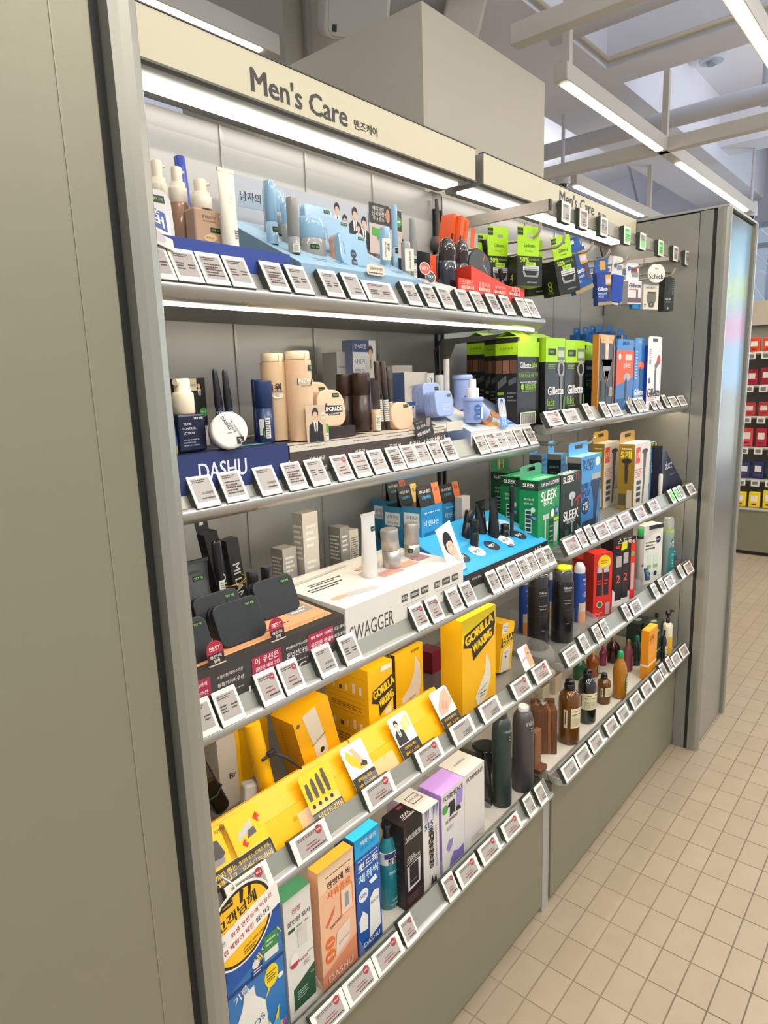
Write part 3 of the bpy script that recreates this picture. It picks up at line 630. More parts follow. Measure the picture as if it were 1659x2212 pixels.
# ================================================================== bottom shelf, left bay
ZS = .359
carton(-0.9901, 0.1170, 0.3590, 0.1070, 0.0550, 0.2353, 'blue cleanser carton at the far left, half hidden by the round notice', '#2f74b4',
  front=[('R', 0, .60, 1, .63, '#173f7a'), ('P', [(0, .63), (1, .80), (1, 1), (0, 1)], '#2458a8'), ('T', '세운함!', .72, .76, .55, '#f3d81f', {'rot': 28, 'b': 1}), ('T', '기름', .22, .565, .26, W_, {'rot': 20, 'b': 1}),
         ('P', [(.12, .08), (.10, .36), (.22, .46), (.26, .54), (.44, .56), (.46, .47), (.62, .38), (.66, .10), (.5, .03), (.3, .03)], '#e9e4d8'), ('T', 'UL·OS', .38, .25, .42, '#3a4a6a', {'rot': 20}),
         ('E', .76, .52, .13, .085, '#f0cf1c'), ('P', [(.62, .38), (.70, .46), (.76, .45)], '#f0cf1c'), ('L', .67, .48, .85, .56, 4, '#4a4320'),
         ('R', .66, .66, .92, .84, '#3f8b46'), ('R', .66, .66, .92, .72, '#e6e4da'), ('L', .70, .75, .88, .81, 2, '#cfe3c6'), ('P', [(.42, .60), (.62, .64), (.62, .70), (.42, .66)], '#1d3d74'), ('L', .45, .625, .6, .665, 2, W_),
         ('P', [(.52, .03), (.66, .20), (.72, .12), (.86, .26), (.82, .12), (.98, .10), (.8, .02)], '#f0cf1c'), ('P', [(.6, .02), (.72, .15), (.84, .16), (.9, .03)], '#58b2d8'), ('C', .93, .09, .04, '#d43a8a'), ('E', .5, .7, .07, .03, W_), ('E', .92, .47, .05, .02, W_)],
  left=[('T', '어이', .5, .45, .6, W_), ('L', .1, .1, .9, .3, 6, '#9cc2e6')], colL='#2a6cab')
carton(-0.8770, 0.1170, 0.3590, 0.0587, 0.0300, 0.2280, 'white carton with green lower band beside the blue carton', '#dcd8cd',
  front=[('R', 0, 0, 1, .0, W_), ('P', [(.18, .07), (1, .07), (1, .34), (.18, .25)], '#2c5137'), ('T', '진정', .45, .88, .32, '#a8323c'), ('T', '올인원 워시', .52, .80, .82, '#34322f', {'rot': 0}), ('R', .12, .725, .36, .75, '#2c5137'), ('T', '500ml · 30ml', .64, .74, .45, '#3e3c38'),
         ('C', .27, .47, .17, '#b5333f'), ('P', [(.10, .47), (.44, .47), (.41, .52), (.35, .545), (.27, .553), (.19, .545), (.13, .52)], '#e6dfd4'), ('T', 'FLEXI', .60, .45, .3, '#a8323c'), ('T', 'ACTIVE', .86, .47, .22, '#6a6a64'), ('L', .6, .38, .85, .42, 3, '#7a786f'),
         ('R', .45, .56, .78, .72, '#cfcabd'), ('R', .40, .68, .62, .71, '#c4beb0'), ('L', .3, .14, .7, .22, 4, '#a5bda6'), ('T', 'RAW', .9, .28, .12, W_)], colT='#3f7a55', colL='#cfcabf')
carton(-0.8005, 0.1170, 0.3590, 0.0867, 0.0235, 0.2315, 'peach orange body wash carton with orange top', '#e9b48e',
  front=[('P', [(0, 0), (1, 0), (1, .25), (0, .12)], '#d98a62'), ('P', [(0, .8), (1, .86), (1, 1), (0, 1)], '#ecc9a4'), ('L', .2, .905, .92, .925, 1, '#6d4f3c'), ('T', '한방에 싹', .56, .84, .66, '#28211c', {'b': 1.2}), ('T', '샤워종료', .56, .755, .66, '#e06a28', {'b': 1.2}),
         ('P', [(.14, .52), (.42, .64), (.38, .58), (.18, .50)], '#cf6a4e'), ('R', .58, .50, .93, .72, '#d9683c'), ('R', .6, .505, .91, .715, '#ecc7a8'), ('R', .70, .55, .81, .67, '#7d96a4'), ('T', 'DASHU', .42, .49, .3, '#3a332e', {'rot': 12}),
         ('P', [(.36, .2), (.78, .26), (.82, .44), (.44, .40)], '#e3cbb8'), ('T', 'BODY WASH', .62, .30, .32, '#7b3f30', {'rot': 10}), ('C', .24, .36, .13, '#e0702c'), ('C', .23, .25, .14, '#e0702c'), ('T', '바디워시', .24, .36, .18, W_), ('T', '올인원', .23, .25, .2, W_), ('T', 'DASHU', .5, .06, .7, '#f0d9c6', {'b': .6})],
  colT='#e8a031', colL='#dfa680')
carton(-0.7102, 0.1170, 0.3590, 0.0662, 0.0500, 0.2369, 'blue cleanser carton with cyan top band and white bottle prints', '#1c549e',
  front=[('R', 0, .84, 1, 1, '#1fa4d8'), ('T', '백화·채취', .55, .945, .6, W_), ('T', '90.1% 개선', .55, .90, .66, '#1d6ab0'), ('L', .1, .80, .9, .82, 1, '#bcd2ea'), ('T', '뽀드득', .52, .745, .82, W_, {'b': 1.4}), ('T', '체취싹', .52, .65, .82, '#bfe3ef', {'b': 1.4}),
         ('P', [(.45, .08), (.95, .12), (.90, .45), (.70, .47), (.52, .42)], '#e5e2da'), ('P', [(.08, .20), (.40, .18), (.42, .30), (.22, .37), (.06, .30)], '#e5e2da'), ('C', .27, .50, .2, '#e2e4e6'), ('T', '50%', .27, .50, .25, '#1c549e'), ('T', '남도로', .72, .38, .32, '#2b4a74'), ('P', [(.5, .58), (.78, .60), (.86, .55), (.6, .545)], '#dfeaf0'), ('T', 'DASHU', .55, .06, .66, '#dfe8f2', {'b': .6})],
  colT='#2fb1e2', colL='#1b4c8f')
TEAL = K('#1f7f86', .08, 0, 0, .35, kind='liq')
round_item(-0.5755, 0.1550, 0.3590, 0.0232, 0.1831, 'teal translucent cleanser bottle with black cap between blue and black cartons', 'cleanser_bottle', 'bottle',
  [('body', K('#2b8f98', .12, 0, 0, .25, .5), [(.80, 0), (.92, .01), (1, .06), (1, .55), (.97, .66), (.85, .76), (.62, .83), (.55, .85)], [(.42, .50, 1.3, -5, [('T', 'DASHU', .5, .5, .9, '#b9dfe0')]), (.05, .14, 1.4, -5, [('T', 'QUIET', .45, .8, .5, '#cfe8e6'), ('T', 'CLEANSER', .5, .25, .9, '#cfe8e6')])]),
   ('label', K('#dfe0dc', .4), [(1.015, .56), (1.015, .70)], [(.56, .70, 1.5, -5, [('R', -.2, .55, 1.2, 1, '#2c3568'), ('C', .72, .68, .22, '#e8e8ea'), ('T', '98%', .72, .68, .3, '#26326a'), ('T', '청결제', .5, .28, .95, '#1d1d20', {'b': 1.2})])]),
   ('cap', K('#16181b', .2, coat=.6), [(.56, .83), (.56, .87), (.50, .90), (.62, .955), (.70, .985), (.6, 1.0)], None)], seg=28, sy=.75)
carton(-0.5722, 0.1170, 0.3590, 0.0593, 0.0552, 0.1845, 'black mens cleanser carton with brown base next to the teal bottle', '#231c1b',
  front=[('R', 0, 0, 1, .16, '#3c1a1c'), ('R', .12, .86, .9, 1, '#181414'), ('T', '남성청결제', .5, .84, .74, '#e6e0d6', {'b': .8}), ('R', .05, .80, .95, .812, '#b9b2a5'), ('T', 'COOL', .35, .60, .4, '#ddd6ca'), ('T', 'CLEANSING', .48, .565, .7, '#ddd6ca'), ('R', .1, .53, .88, .538, '#c9c2b5'),
         ('P', [(.15, .20), (.80, .22), (.86, .52), (.12, .50)], '#c9bfc4'), ('R', .24, .24, .72, .50, '#201a1c'), ('T', 'COOL CLEANSING', .48, .30, .36, '#b9b0a8'), ('L', .12, .05, .85, .14, 5, '#7a6462')],
  top=[('T', 'COOL', .6, .45, .45, '#ddd6ca'), ('T', 'CLEANSING', .6, .3, .6, '#ddd6ca'), ('R', .62, .78, .88, .9, '#8e2c3e')], left=[('L', .2, .1, .8, .8, 14, '#4a3d3c')])
carton(-0.5113, 0.1170, 0.3590, 0.0552, 0.0950, 0.1809, 'slim white carton with blue drip print and black vertical lettering', '#d9d3c8',
  front=[('T', '515', .36, .80, .5, '#32429a', {'b': 1.2})] + [('P', [(x, 1), (x + .05, 1), (x + .025, .86 - .04 * (i % 3))], '#32429a') for i, x in enumerate((.08, .16, .24, .34, .55, .63, .71, .80, .88))] +
        [('T', c, .48, .70 - i * .068, .30, '#17171a', {'b': 1.4}) for i, c in enumerate('좋지않은향은향')] + [('L', .74, .2, .84, .74, 20, '#6a6780'), ('P', [(.4, .02), (.5, .14), (.6, .03), (.72, .13), (.78, .02)], '#2a2a30')],
  top=[('R', .25, .35, .85, .62, '#26231f'), ('R', .28, .37, .82, .60, '#d9d3c8'), ('T', '강력 청정', .55, .485, .45, '#1d1b19', {'b': 1.2})], colL='#cbb6c8')
carton(-0.4465, 0.1170, 0.3590, 0.0851, 0.0594, 0.1855, 'perfume body carton with lilac top and side, white printed front', '#d8d2cb',
  front=[('T', 'FORMENT', .5, .925, .86, '#2d2a2b', {'b': .8}), ('L', .3, .885, .72, .90, 1, '#6e6a72'), ('C', .15, .79, .12, '#4f9a4a'), ('P', [(.34, .66), (.36, .78), (.24, .80), (.32, .84), (.56, .845), (.58, .68)], '#26232a'), ('P', [(.6, .66), (.84, .65), (.8, .71), (.62, .72)], '#26232a'), ('P', [(.6, .72), (.88, .72), (.94, .92), (.66, .90)], '#9a86c6'),
         ('T', 'FORMENT', .45, .62, .55, '#47434a', {'b': .5}), ('L', .2, .50, .5, .55, 3, '#8a8690'), ('P', [(.18, .28), (.3, .37), (.48, .36), (.42, .27), (.3, .22)], '#8f7cba'), ('P', [(.3, .02), (.95, .02), (.95, .16), (.7, .14), (.5, .18), (.36, .1)], '#7a68b0')],
  colT='#c79ae2', colL='#a98ad0')
carton(-0.3606, 0.1170, 0.3590, 0.0806, 0.0800, 0.1871, 'plain off white perfume carton beside the lilac one', '#d8d1c6',
  front=[('T', 'FORMENT', .52, .915, .82, '#302d2d', {'b': .6}), ('L', .35, .05, .85, .13, 3, '#9a958b')], top=[('T', 'FORMENT', .5, .5, .5, '#6a665f')], colT='#dcd6ca')
t = squeeze_tube(-0.1866, 0.1650, 0.3590, 0.0106, 0.1416, 'dark glossy squeeze tube standing right of the off white carton', K('#23201f', .18, coat=.7), K('#161516', .25), name='lotion_tube')
t = thing('lotion_pump', 'glossy black pump dispenser with broad head behind the off white carton', 'pump bottle', (-0.0582, 0.2500, 0.4058))
t.location.z = .359; hz = 0.4320 - .359
MB().lathe([(.022, 0), (.026, .006), (.027, hz * .75), (.018, hz * .86), (.015, hz * .9)], K('#1c1a1b', .15, coat=.7), 24).build('body', t)
MB().lathe([(.015, hz * .9), (.034, hz * .93), (.037, hz * .97), (.03, hz)], K('#131213', .12, coat=.8), 28).build('pump_head', t)
def spray(args, label, col, txt, topm):
    x, y, z, r, h = args
    return round_item(x, y, z, r, h, label, 'shampoo_bottle', 'bottle',
      [('body', K(col, .38, .0), [(.96, 0), (1, .01), (1, .78), (.96, .85), (.84, .91), (.62, .95), (.5, .955)], [(.70, .80, 1.2, 5, [('R', .1, .3, .42, 1, '#181a1c'), ('T', 'TRY', .26, .82, .26, '#dfe4de'), ('T', 'ME', .26, .5, .2, '#dfe4de')]), (.60, .69, .9, 12, [('L', .3, .0, .5, 1, 7, '#b9bdb8')]), (.07, .30, .9, 8, [('L', .3, 0, .75, 1, 22, '#7c827e')]), (.83, .865, 1.1, -18, [('T', txt, .5, .5, .8, '#a7aca7')])]),
       ('cap', topm, [(.5, .95), (.52, 1.0), (.40, 1.015), (.3, 1.0)], None)], seg=44)
spray((-0.1546, 0.1450, 0.3590, 0.0241, 0.2399), 'tall dark green shampoo bottle beside the brown grey one', '#2f3b38', 'main', K('#2a3230', .3))
spray((-0.0673, 0.1350, 0.3590, 0.0267, 0.2251), 'tall brown grey shampoo bottle with white cap at the shelf end', '#4b4546', 'nin', K('#d3d1cf', .3))
def acrylic(x, y0, y1, z, h, label, nose=True):
    m = MB(); pl = [(y0, 0), (y1, 0), (y1, h)] + ([(y0 + h * .8, h), (y0 + h * .3, h * .8), (y0, h * .45)] if nose else [(y0, h)])
    m.prism([(a - y0, b) for a, b in pl], 'x', 0, .0012, CLEAR); return setp(m.build('shelf_divider', None, (x, y0, z)), label, 'divider', 'clear shelf dividers')
for i, (x, w) in enumerate(((-.813, 'by the white carton'), (-.708, 'by the peach carton'), (-.452, 'by the slim white carton'), (-.232, 'left of the dark green bottle'), (-.143, 'between the two shampoo bottles'))):
    acrylic(x, .105, .33, ZS, .045, 'clear acrylic divider fin on the bottom shelf ' + w)
# round hygiene notice clipped to the fourth rail
t = thing('hygiene_notice', 'round yellow hygiene notice with black ring hanging at the lower left', 'sign', (-1.020, .022, .708), 0, None, (0, 0, math.radians(5)))
R_ = .057; m = MB(); circ = lambda r, n=48: [(r * math.cos(2 * math.pi * k / n), r * math.sin(2 * math.pi * k / n)) for k in range(n)]
m.prism(circ(R_), 'y', 0, .0012, K('#e9e4da', .4)); F = Flat((0, 0, 0), (1, 0, 0), (0, 0, 1))
def polyd(pts, c, n): m.add([F(a, b, n) for a, b in pts], [tuple(range(len(pts)))], c)
polyd(circ(R_ * .95), '#231d15', .0002); polyd(circ(R_ * .88), '#efb61a', .0003)
m.dec(Flat((-R_, 0, -R_), (1, 0, 0), (0, 0, 1)), 2 * R_, 2 * R_, [('T', '고객님께', .44, .70, .60, '#1f1a12', {'b': 1.4, 'rot': 8}), ('T', '안내드립니다!', .54, .56, .74, '#1f1a12', {'b': 1.4, 'rot': 8}), ('R', .24, .84, .40, .92, '#1f1a12'), ('T', 'GORILLA', .32, .88, .14, '#efb61a'), ('P', [(.5, .78), (.54, .78), (.56, .93), (.50, .95)], '#1f1a12'), ('P', [(.62, .80), (.66, .80), (.68, .94), (.64, .96)], '#1f1a12'), ('T', '고객님의 위생과 안전을', .66, .20, .34, '#5a4a20', {'rot': 6}), ('L', .5, .1, .7, .16, 2, '#5a4a20')], .0004)
m.build('round_board', t)
m = MB(); m.tf = Matrix.Rotation(math.radians(-8), 4, 'Y'); m.box(-.066, -.0014, -.024, .066, -.0006, .012, K('#e9e4da', .4))
m.dec(Flat((-.066, -.0014, -.024), (1, 0, 0), (0, 0, 1)), .132, .036, [('T', '본 제품은', .17, .70, .22, '#231d15', {'b': 1}), ('T', '위생 안전상의 이유로', .63, .70, .56, '#b3262e', {'b': 1}), ('T', '직접 체험이 제한', .40, .28, .46, '#b3262e', {'b': 1}), ('T', '됩니다.', .76, .28, .2, '#231d15', {'b': 1})])
m.build('text_banner', t)
m = MB(); m.tube([(0, .002, .05), (0, .012, .056), (0, .036, .056)], .0012, K('#d8d8d0', .2), 6); m.build('hanging_clip', t)

# ================================================================== bottom shelf, right bay
ZR = .391
WD = K('#6b4128', .45, kind='wood'); WD2 = K('#8a5a35', .45, kind='wood')
t = thing('wooden_holder', 'brown slatted wooden fragrance holder with crumpled film in its top', 'wooden box', (.075, .150, ZR), math.radians(-52))
hh = 0.5181 - ZR
MB().box(-.032, -.022, 0, .006, .022, hh, WD, .001).build('left_block', t)
MB().box(.0065, -.022, 0, .016, .022, hh, WD2, .001).build('middle_slat', t)
MB().box(.0165, -.022, 0, .032, .022, hh, WD, .001).build('right_slat', t)
MB().box(-.030, .024, 0, .034, .034, hh * 1.07, WD, .001).build('back_board', t)
m = MB(); rn = random.Random(5)
for k in range(9):
    a = rn.random() * 6; c = Vector((-.01 + rn.uniform(-.012, .012), rn.uniform(-.012, .012), hh + .006))
    m.add([tuple(c + Vector((rn.uniform(-.011, .011), rn.uniform(-.009, .009), rn.uniform(-.004, .016)))) for _ in range(3)], [(0, 1, 2)], K('#dcdcd8', .08, .3, 0, 0, .5, .6, 'film'))
m.build('crumpled_film', t)
t = thing('wooden_stand', 'small reddish wooden stand foot left of the wooden holder', 'wooden stand', (-0.0178, 0.1174, 0.3910))
m = MB(); m.box(-.02, -.016, 0, .02, .016, .012, WD, .001); m.build('foot', t); m = MB(); m.box(-.018, .0, .0121, .016, .014, .11, WD2, .001); m.build('upright', t)
CR = K('#cfc2ab', .6)
for i, (a, b, tp, yy, lb) in enumerate(((0.2854, 0, 0.4594, .26, 'cream ribbed diffuser carton behind the wooden holder, nearer one'), (0.3922, 0, 0.4522, .27, 'cream ribbed diffuser carton with wooden base, farther one'))):
    carton(a, yy, ZR, .045, .04, tp - ZR, lb, '#c8bba4', front=[('R', .1 + .1 * k, .05, .13 + .1 * k, .95, '#a99c84') for k in range(9)], left=[('L', .2, .2, .8, .7, 6, '#8d826d')], name='diffuser_carton', colT='#8a6a4a')
AMB = K('#6e430f', .06, 0, 0, .25, .8); LABC = K('#d8cfa8', .5); BLP = K('#15130f', .3)
def apoth(args, label, gl, pa, lw=1.25, la=-12):
    x, y, z, r, h = args
    t = round_item(x, y, z, r, h, label, 'pump_bottle', 'bottle',
      [('bottle_body', gl, [(.88, 0), (.98, .01), (1, .03), (1, .62), (.98, .68), (.86, .75), (.55, .80), (.42, .82)], None),
       ('label', LABC, [(1.012, .27), (1.012, .56)], None),
       ('pump_collar', BLP, [(.46, .80), (.50, .81), (.50, .89), (.44, .90)], None)], seg=30)
    # keep the label as a patch that leaves a gap on the left
    lab = [c for c in COL.objects if c.parent == t and c.name.startswith('label')][0]
    me = lab.data; bpy.data.objects.remove(lab)
    m = MB(); W2 = lw * r * 1.25; F = Cyl(r * 1.008, .27 * h, W2, la); m.dec(F, W2, .30 * h, [('R', 0, 0, 1, 1, LABC), ('L', .08, .80, .9, .90, 1, '#4a4434'), ('L', .08, .64, .8, .74, 1, '#4a4434'), ('R', .0, .60, 1, .61, '#6a6450'), ('L', .08, .1, .92, .5, 6, '#8c8468')]); m.build('label', t)
    W3 = .34 * r; m = MB(); F = Cyl(r * 1.008, .27 * h, W3, la - 72); m.dec(F, W3, .28 * h, [('R', 0, 0, 1, 1, LABC), ('R', .3, .2, .7, .9, '#5c5644')]); m.build('side_label', t)
    m = MB(); pump_head(m, .9 * h, r * .75, BLP, ln=r * 1.05, a=pa, s=.075 * h / .012 * .1 + .35); m.build('pump_head', t)
    return t
apoth((0.1631, 0.1180, 0.3910, 0.0292, 0.1906), 'amber pump bottle with cream label, nearest of the three apothecary bottles', AMB, math.radians(10))
apoth((0.2983, 0.1250, 0.3910, 0.0266, 0.1692), 'black glass pump bottle with cream label between two amber bottles', K('#0f1413', .05, 0, 0, 0, 1), math.radians(200), 1.7, -30)
apoth((0.4363, 0.1300, 0.3910, 0.0204, 0.0971), 'slimmer amber spray bottle with cream label, third of the apothecary bottles', AMB, math.radians(120))
def mouthwash(args, label, liq, capc, lab, labt, capw=.36, lz=(.15, .5)):
    x, y, z, r, h = args
    return round_item(x, y, z, r, h, label, 'tonic_bottle', 'bottle',
      [('bottle_body', K(liq, .07, 0, 0, .3, .6), [(.8, 0), (.95, .02), (1, .06), (.97, .30), (1, .60), (.85, .70), (.5, .80), (.40, .84)], [(lz[0], lz[1], 1.2, 15, [('R', 0, 0, 1, 1, lab)] + ([('T', labt, .5, .5, .8, W_)] if labt else [('L', .1, .1, .9, .9, 5, '#cfc8b8')]))]),
       ('cap', K(capc, .3, .2), [(capw + .04, .84), (capw + .06, .85), (capw + .04, .97), (capw * .6, 1.0)], None)], seg=22)
mouthwash((0.4989, 0.1050, 0.3910, 0.0214, 0.1552), 'golden tonic bottle with bright green cap in front of the pink one', '#b9791c', '#1f9a62', '#2f6b3a', '')
mouthwash((0.7042, 0.1550, 0.3910, 0.0161, 0.1139), 'dusky pink tonic bottle with gold cap', '#8f4b55', '#8a6f2b', '#9a5a62', '')
mouthwash((0.7716, 0.1500, 0.3910, 0.0181, 0.1068), 'dark green tonic bottle with teal cap and green label', '#274b45', '#1f7a66', '#2c6a5a', 'tonic')
mouthwash((0.5968, 0.2350, 0.3910, 0.0215, 0.0897), 'orange brown tonic bottle with green label behind the spray bottle', '#9c4a18', '#b98a3a', '#3a6a30', '')
mouthwash((0.6958, 0.2400, 0.3910, 0.0129, 0.0720), 'bottle with bright pink label behind the amber ones', '#8f2c4a', '#a32a55', '#d23a6a', '')
mouthwash((0.7481, 0.2250, 0.3910, 0.0235, 0.0906), 'dark brown tonic bottle with copper cap', '#3c1f14', '#8a5a3a', '#3a2218', '')
mouthwash((0.5471, 0.2600, 0.3910, 0.0215, 0.0839), 'green tonic bottle behind the black glass pump bottle', '#1d5f36', '#1d5f36', '#3a8a3a', '')
carton(0.6677, 0.0760, 0.3910, 0.0825, 0.0252, 0.1697, 'bright orange skincare carton with white band near the bottom', '#e99414',
  front=[('R', 0, .26, 1, .30, '#eadfc8'), ('T', 'SUNSIC', .35, .85, .5, '#a8620c'), ('T', 'BALANCE', .38, .80, .55, '#7a4a10'), ('L', .05, .70, .7, .76, 2, '#b8761a'), ('L', .6, .5, .9, .53, 1, '#b8761a')], left=[('R', 0, .26, 1, .30, '#eadfc8')], colL='#d98810', colT='#f0a52a')
carton(0.8132, 0.1000, 0.3910, 0.0778, 0.0450, 0.1402, 'dark green skincare carton right behind the orange one', '#2b3a33', front=[('R', 0, .28, 1, .31, '#d6cfba'), ('L', .3, .6, .8, .7, 2, '#7f8f84'), ('R', .15, .8, .35, .86, '#b9c2b4')], top=[('E', .5, .5, .2, .2, '#9aa89c')], colT='#2f3f38')
carton(0.8172, 0.1550, 0.3910, 0.0908, 0.0500, 0.1305, 'dark green skincare carton further left and deeper', '#26342e', front=[('T', 'LEBELAGE', .4, .85, .6, '#8b9a8e')], top=[('E', .5, .5, .2, .2, '#9aa89c')])
carton(1.0800, 0.2200, 0.3910, 0.0704, 0.0350, 0.0739, 'second orange carton standing at the back by the pump', '#e0900f', colT='#e8a31f')
t = round_item(0.8788, 0.0830, 0.3910, 0.0164, 0.1929, 'white bottle with yellow label and long black pump by the end panel', 'pump_bottle', 'bottle',
  [('bottle_body', K('#d8d0b4', .35), [(.95, 0), (1, .02), (1, .62), (.92, .68), (.5, .70)], [(.05, .45, 2.2, 0, [('R', 0, 0, 1, 1, '#dfa51a'), ('L', .2, .3, .7, .5, 2, '#8a6a1a')])]), ('pump_collar', BLP, [(.36, .69), (.38, .70), (.38, .78), (.2, .79)], None)])
m = MB(); pump_head(m, .79 * 0.1929, .016, BLP, ln=.036, a=math.radians(-12), s=1.15); m.build('pump_head', t)
round_item(0.8296, 0.0780, 0.3910, 0.0090, 0.1228, 'small black bottle with cream label in front of the yellow bottle', 'lotion_bottle', 'bottle',
  [('bottle_body', K('#17221f', .1, coat=.8), [(.95, 0), (1, .03), (1, .7), (.7, .8), (.4, .84)], [(.2, .55, 1.5, 0, [('R', 0, 0, 1, 1, LABC), ('L', .1, .2, .9, .8, 3, '#6a6450')])]), ('cap', BLP, [(.42, .84), (.42, 1)], None)])
round_item(0.9663, 0.1500, 0.3910, 0.0107, 0.1312, 'black capped bottle top showing above the dark green carton', 'lotion_bottle', 'bottle',
  [('bottle_body', K('#1c2321', .2), [(.95, 0), (1, .03), (1, .8), (.5, .86)], None), ('cap', BLP, [(.6, .86), (.6, .98), (.5, 1)], None)])
# ================================================================== fourth shelf, left bay: yellow waxing kits
Z4 = .689
YE = '#f2b90d'; YD = '#e0a008'
GW = lambda x, y, w, k=.55, rot=14, sh=.0: [('P', [(x - w * .54, y - .06 * k * 2), (x - w * .50, y + .11 * k), (x + w * .52, y + .30 * k), (x + w * .56, y + .07 * k), (x + w * .50, y - .18 * k), (x - w * .22, y - .46 * k), (x - w * .26, y - .20 * k)], '#26231a'),
      ('T', 'GORILLA', x, y + .08 * k, w * .96, '#f4c81a', {'rot': rot, 'b': 2, 'h': .17 * k}), ('T', 'WAXING', x + w * .10, y - .16 * k, w * .66, '#f4c81a', {'rot': rot, 'b': 2, 'h': .17 * k})]
carton(-0.3666, 0.1150, 0.6890, 0.1333, 0.0547, 0.2130, 'large yellow waxing kit carton with black slanted lettering', '#efb20e', colL='#f0b712', colT=YE,
  front=[('P', [(0, .76), (1, .76), (1, 1), (0, 1)], '#f3d40e')] + GW(.5, .78, .86) + [('P', [(.42, .02), (.36, .12), (.5, .22), (.66, .34), (.70, .54), (.82, .40), (.84, .24), (.72, .08), (.56, .01)], '#ddd3bb'), ('T', 'Body Waxing Strips', .58, .17, .3, '#4a4434', {'rot': 20}), ('L', .5, .08, .7, .14, 2, '#6a6250')], left=[('L', .3, .06, .7, .1, 2, YD)])
carton(-0.1521, 0.1550, 0.6890, 0.0572, 0.0500, 0.1193, 'yellow waxing refill carton with white strip leaning behind the large kit', '#f0b612', rot=(0, math.radians(9), 0),
  front=[('R', 0, .80, .45, 1, '#dcdad0'), ('T', 'SPECIAL', .25, .93, .4, '#26231a'), ('T', 'GIGS', .25, .86, .3, '#26231a'), ('P', [(0, .50), (.98, .62), (.98, .80), (0, .70)], '#26231a'), ('T', 'RILLA', .5, .70, .8, '#f4c81a', {'b': 1.2, 'rot': 6}), ('T', 'WAXIN', .5, .59, .8, '#f4c81a', {'b': 1.2, 'rot': 6}), ('P', [(.1, 0), (.2, .45), (.75, .52), (.8, 0)], '#d9d2c0'), ('C', .45, .30, .06, '#26231a'), ('L', .3, .36, .65, .42, 2, '#6a6250')])
carton(-0.6049, 0.1650, 0.6890, 0.0714, 0.1154, 0.1778, 'tall yellow waxing carton with product icons on its side', YE, colL='#eab316',
  front=GW(.62, .68, .9) + [ ('P', [(.6, .05), (.64, .45), (.9, .5), (.92, .05)], '#d9d2c0'), ('P', [(.5, .92), (.95, .92), (.95, .97), (.55, .98)], '#e6e2d6'), ('L', .66, .08, .9, .14, 2, '#4a4434')],
  left=[('R', .12, y, .92, y + .003, '#8a6a10') for y in (.88, .66, .60, .46, .24)] + [('R', .2 + .15 * k, y, .2 + .15 * k + w, y + hh_, c) for y in (.70, .28) for k, (w, hh_, c) in enumerate(((.05, .07, '#ddd8cc'), (.07, .05, '#5a4a3a'), (.03, .08, '#ddd8cc'), (.06, .11, '#e4dfd2'), (.06, .09, '#e4dfd2')))] + [('L', .16, .50, .85, .56, 3, '#8a6a10'), ('L', .16, .10, .85, .2, 3, '#8a6a10')])
carton(-0.5010, 0.1850, 0.6890, 0.0910, 0.0109, 0.1669, 'plain yellow waxing carton with white curved smear next to the tall one', YE, colL='#3a3020',
  front=[('P', [(.24, .10), (.14, .24), (.2, .40), (.5, .52), (.66, .66), (.72, .88), (.88, .74), (.92, .5), (.8, .3), (.55, .12), (.36, .06)], '#ddd3bb'), ('T', 'Body Waxing', .5, .34, .4, '#4a4434', {'rot': 14}), ('C', .38, .16, .05, '#26231a'), ('T', 'KOREA', .72, .95, .3, '#26231a')])
carton(-.748, .175, .689, .085, .058, .150, 'yellow carton with white band tilted to the left by the trimmers', '#f0ae10', colL='#dd9d0c', rot=(0, math.radians(-14), 0),
  front=[('P', [(.30, 0), (.34, .55), (.25, 1), (.62, 1), (.68, .5), (.62, 0)], '#d8ceb6'), ('T', 'Rica Premium', .5, .58, .4, '#4a4434', {'rot': 10}), ('C', .52, .42, .06, '#26231a'), ('T', 'GORILLA', .22, .24, .2, '#26231a', {'rot': -60}), ('C', .1, .93, .05, '#6a6a2a')], left=[('L', .3, .1, .4, .9, 20, '#b8860b')])
carton(-0.8766, 0.2600, 0.6890, 0.0446, 0.0400, 0.1388, 'white carton with round logo standing at the back left', '#d6cfc0', front=[('T', 'Br', .6, .40, .3, '#26231a', {'b': 1.2}), ('R', .84, 0, 1, 1, YE)])
carton(-0.8043, 0.3000, 0.6890, 0.0669, 0.0400, 0.1005, 'yellow carton at the back behind the yellow trimmer', YE, colL=YD)
t = thing('body_trimmer', 'yellow tube shaped trimmer in a black strap with white label', 'trimmer', (-0.8318, 0.1800, 0.7439), 0, None, (0, math.radians(-10), 0))
t.location.z = .692
MB().tube([(0, 0, 0), (0, 0, .185)], .0135, K('#f1b40e', .3), 20).build('handle', t)
MB().tube([(-.0145, 0, .058), (0, -.0150, .060), (.0150, 0, .066)], .0022, DARK, 6).build('strap', t)
m = MB(); F = Cyl(.0136, .012, .016, 10); m.dec(F, .016, .045, [('R', 0, 0, 1, 1, '#e2ddd0'), ('T', '올바디트리머', .5, .5, 2.2, '#26231a', {'rot': 90})]); m.build('label', t)
t = thing('hair_trimmer', 'glossy black trimmer with yellow back leaning at the far left', 'trimmer', (-0.9071, 0.2050, 0.7301), 0, None, (math.radians(-4), math.radians(-20), 0))
m = MB(); m.slab(.028, .125, .020, .010, K('#141312', .12, coat=.8), .004, 5); m.build('body', t)
m = MB(); m.tf = Matrix.Translation((0, .021, 0)); m.slab(.022, .11, .008, .008, K('#f1b40e', .3), .002, 5); m.build('back_shell', t)
MB().tube([(0, 0, .096), (0, -.002, .096)], .0065, K('#2a2826', .2), 16).build('power_button', t)
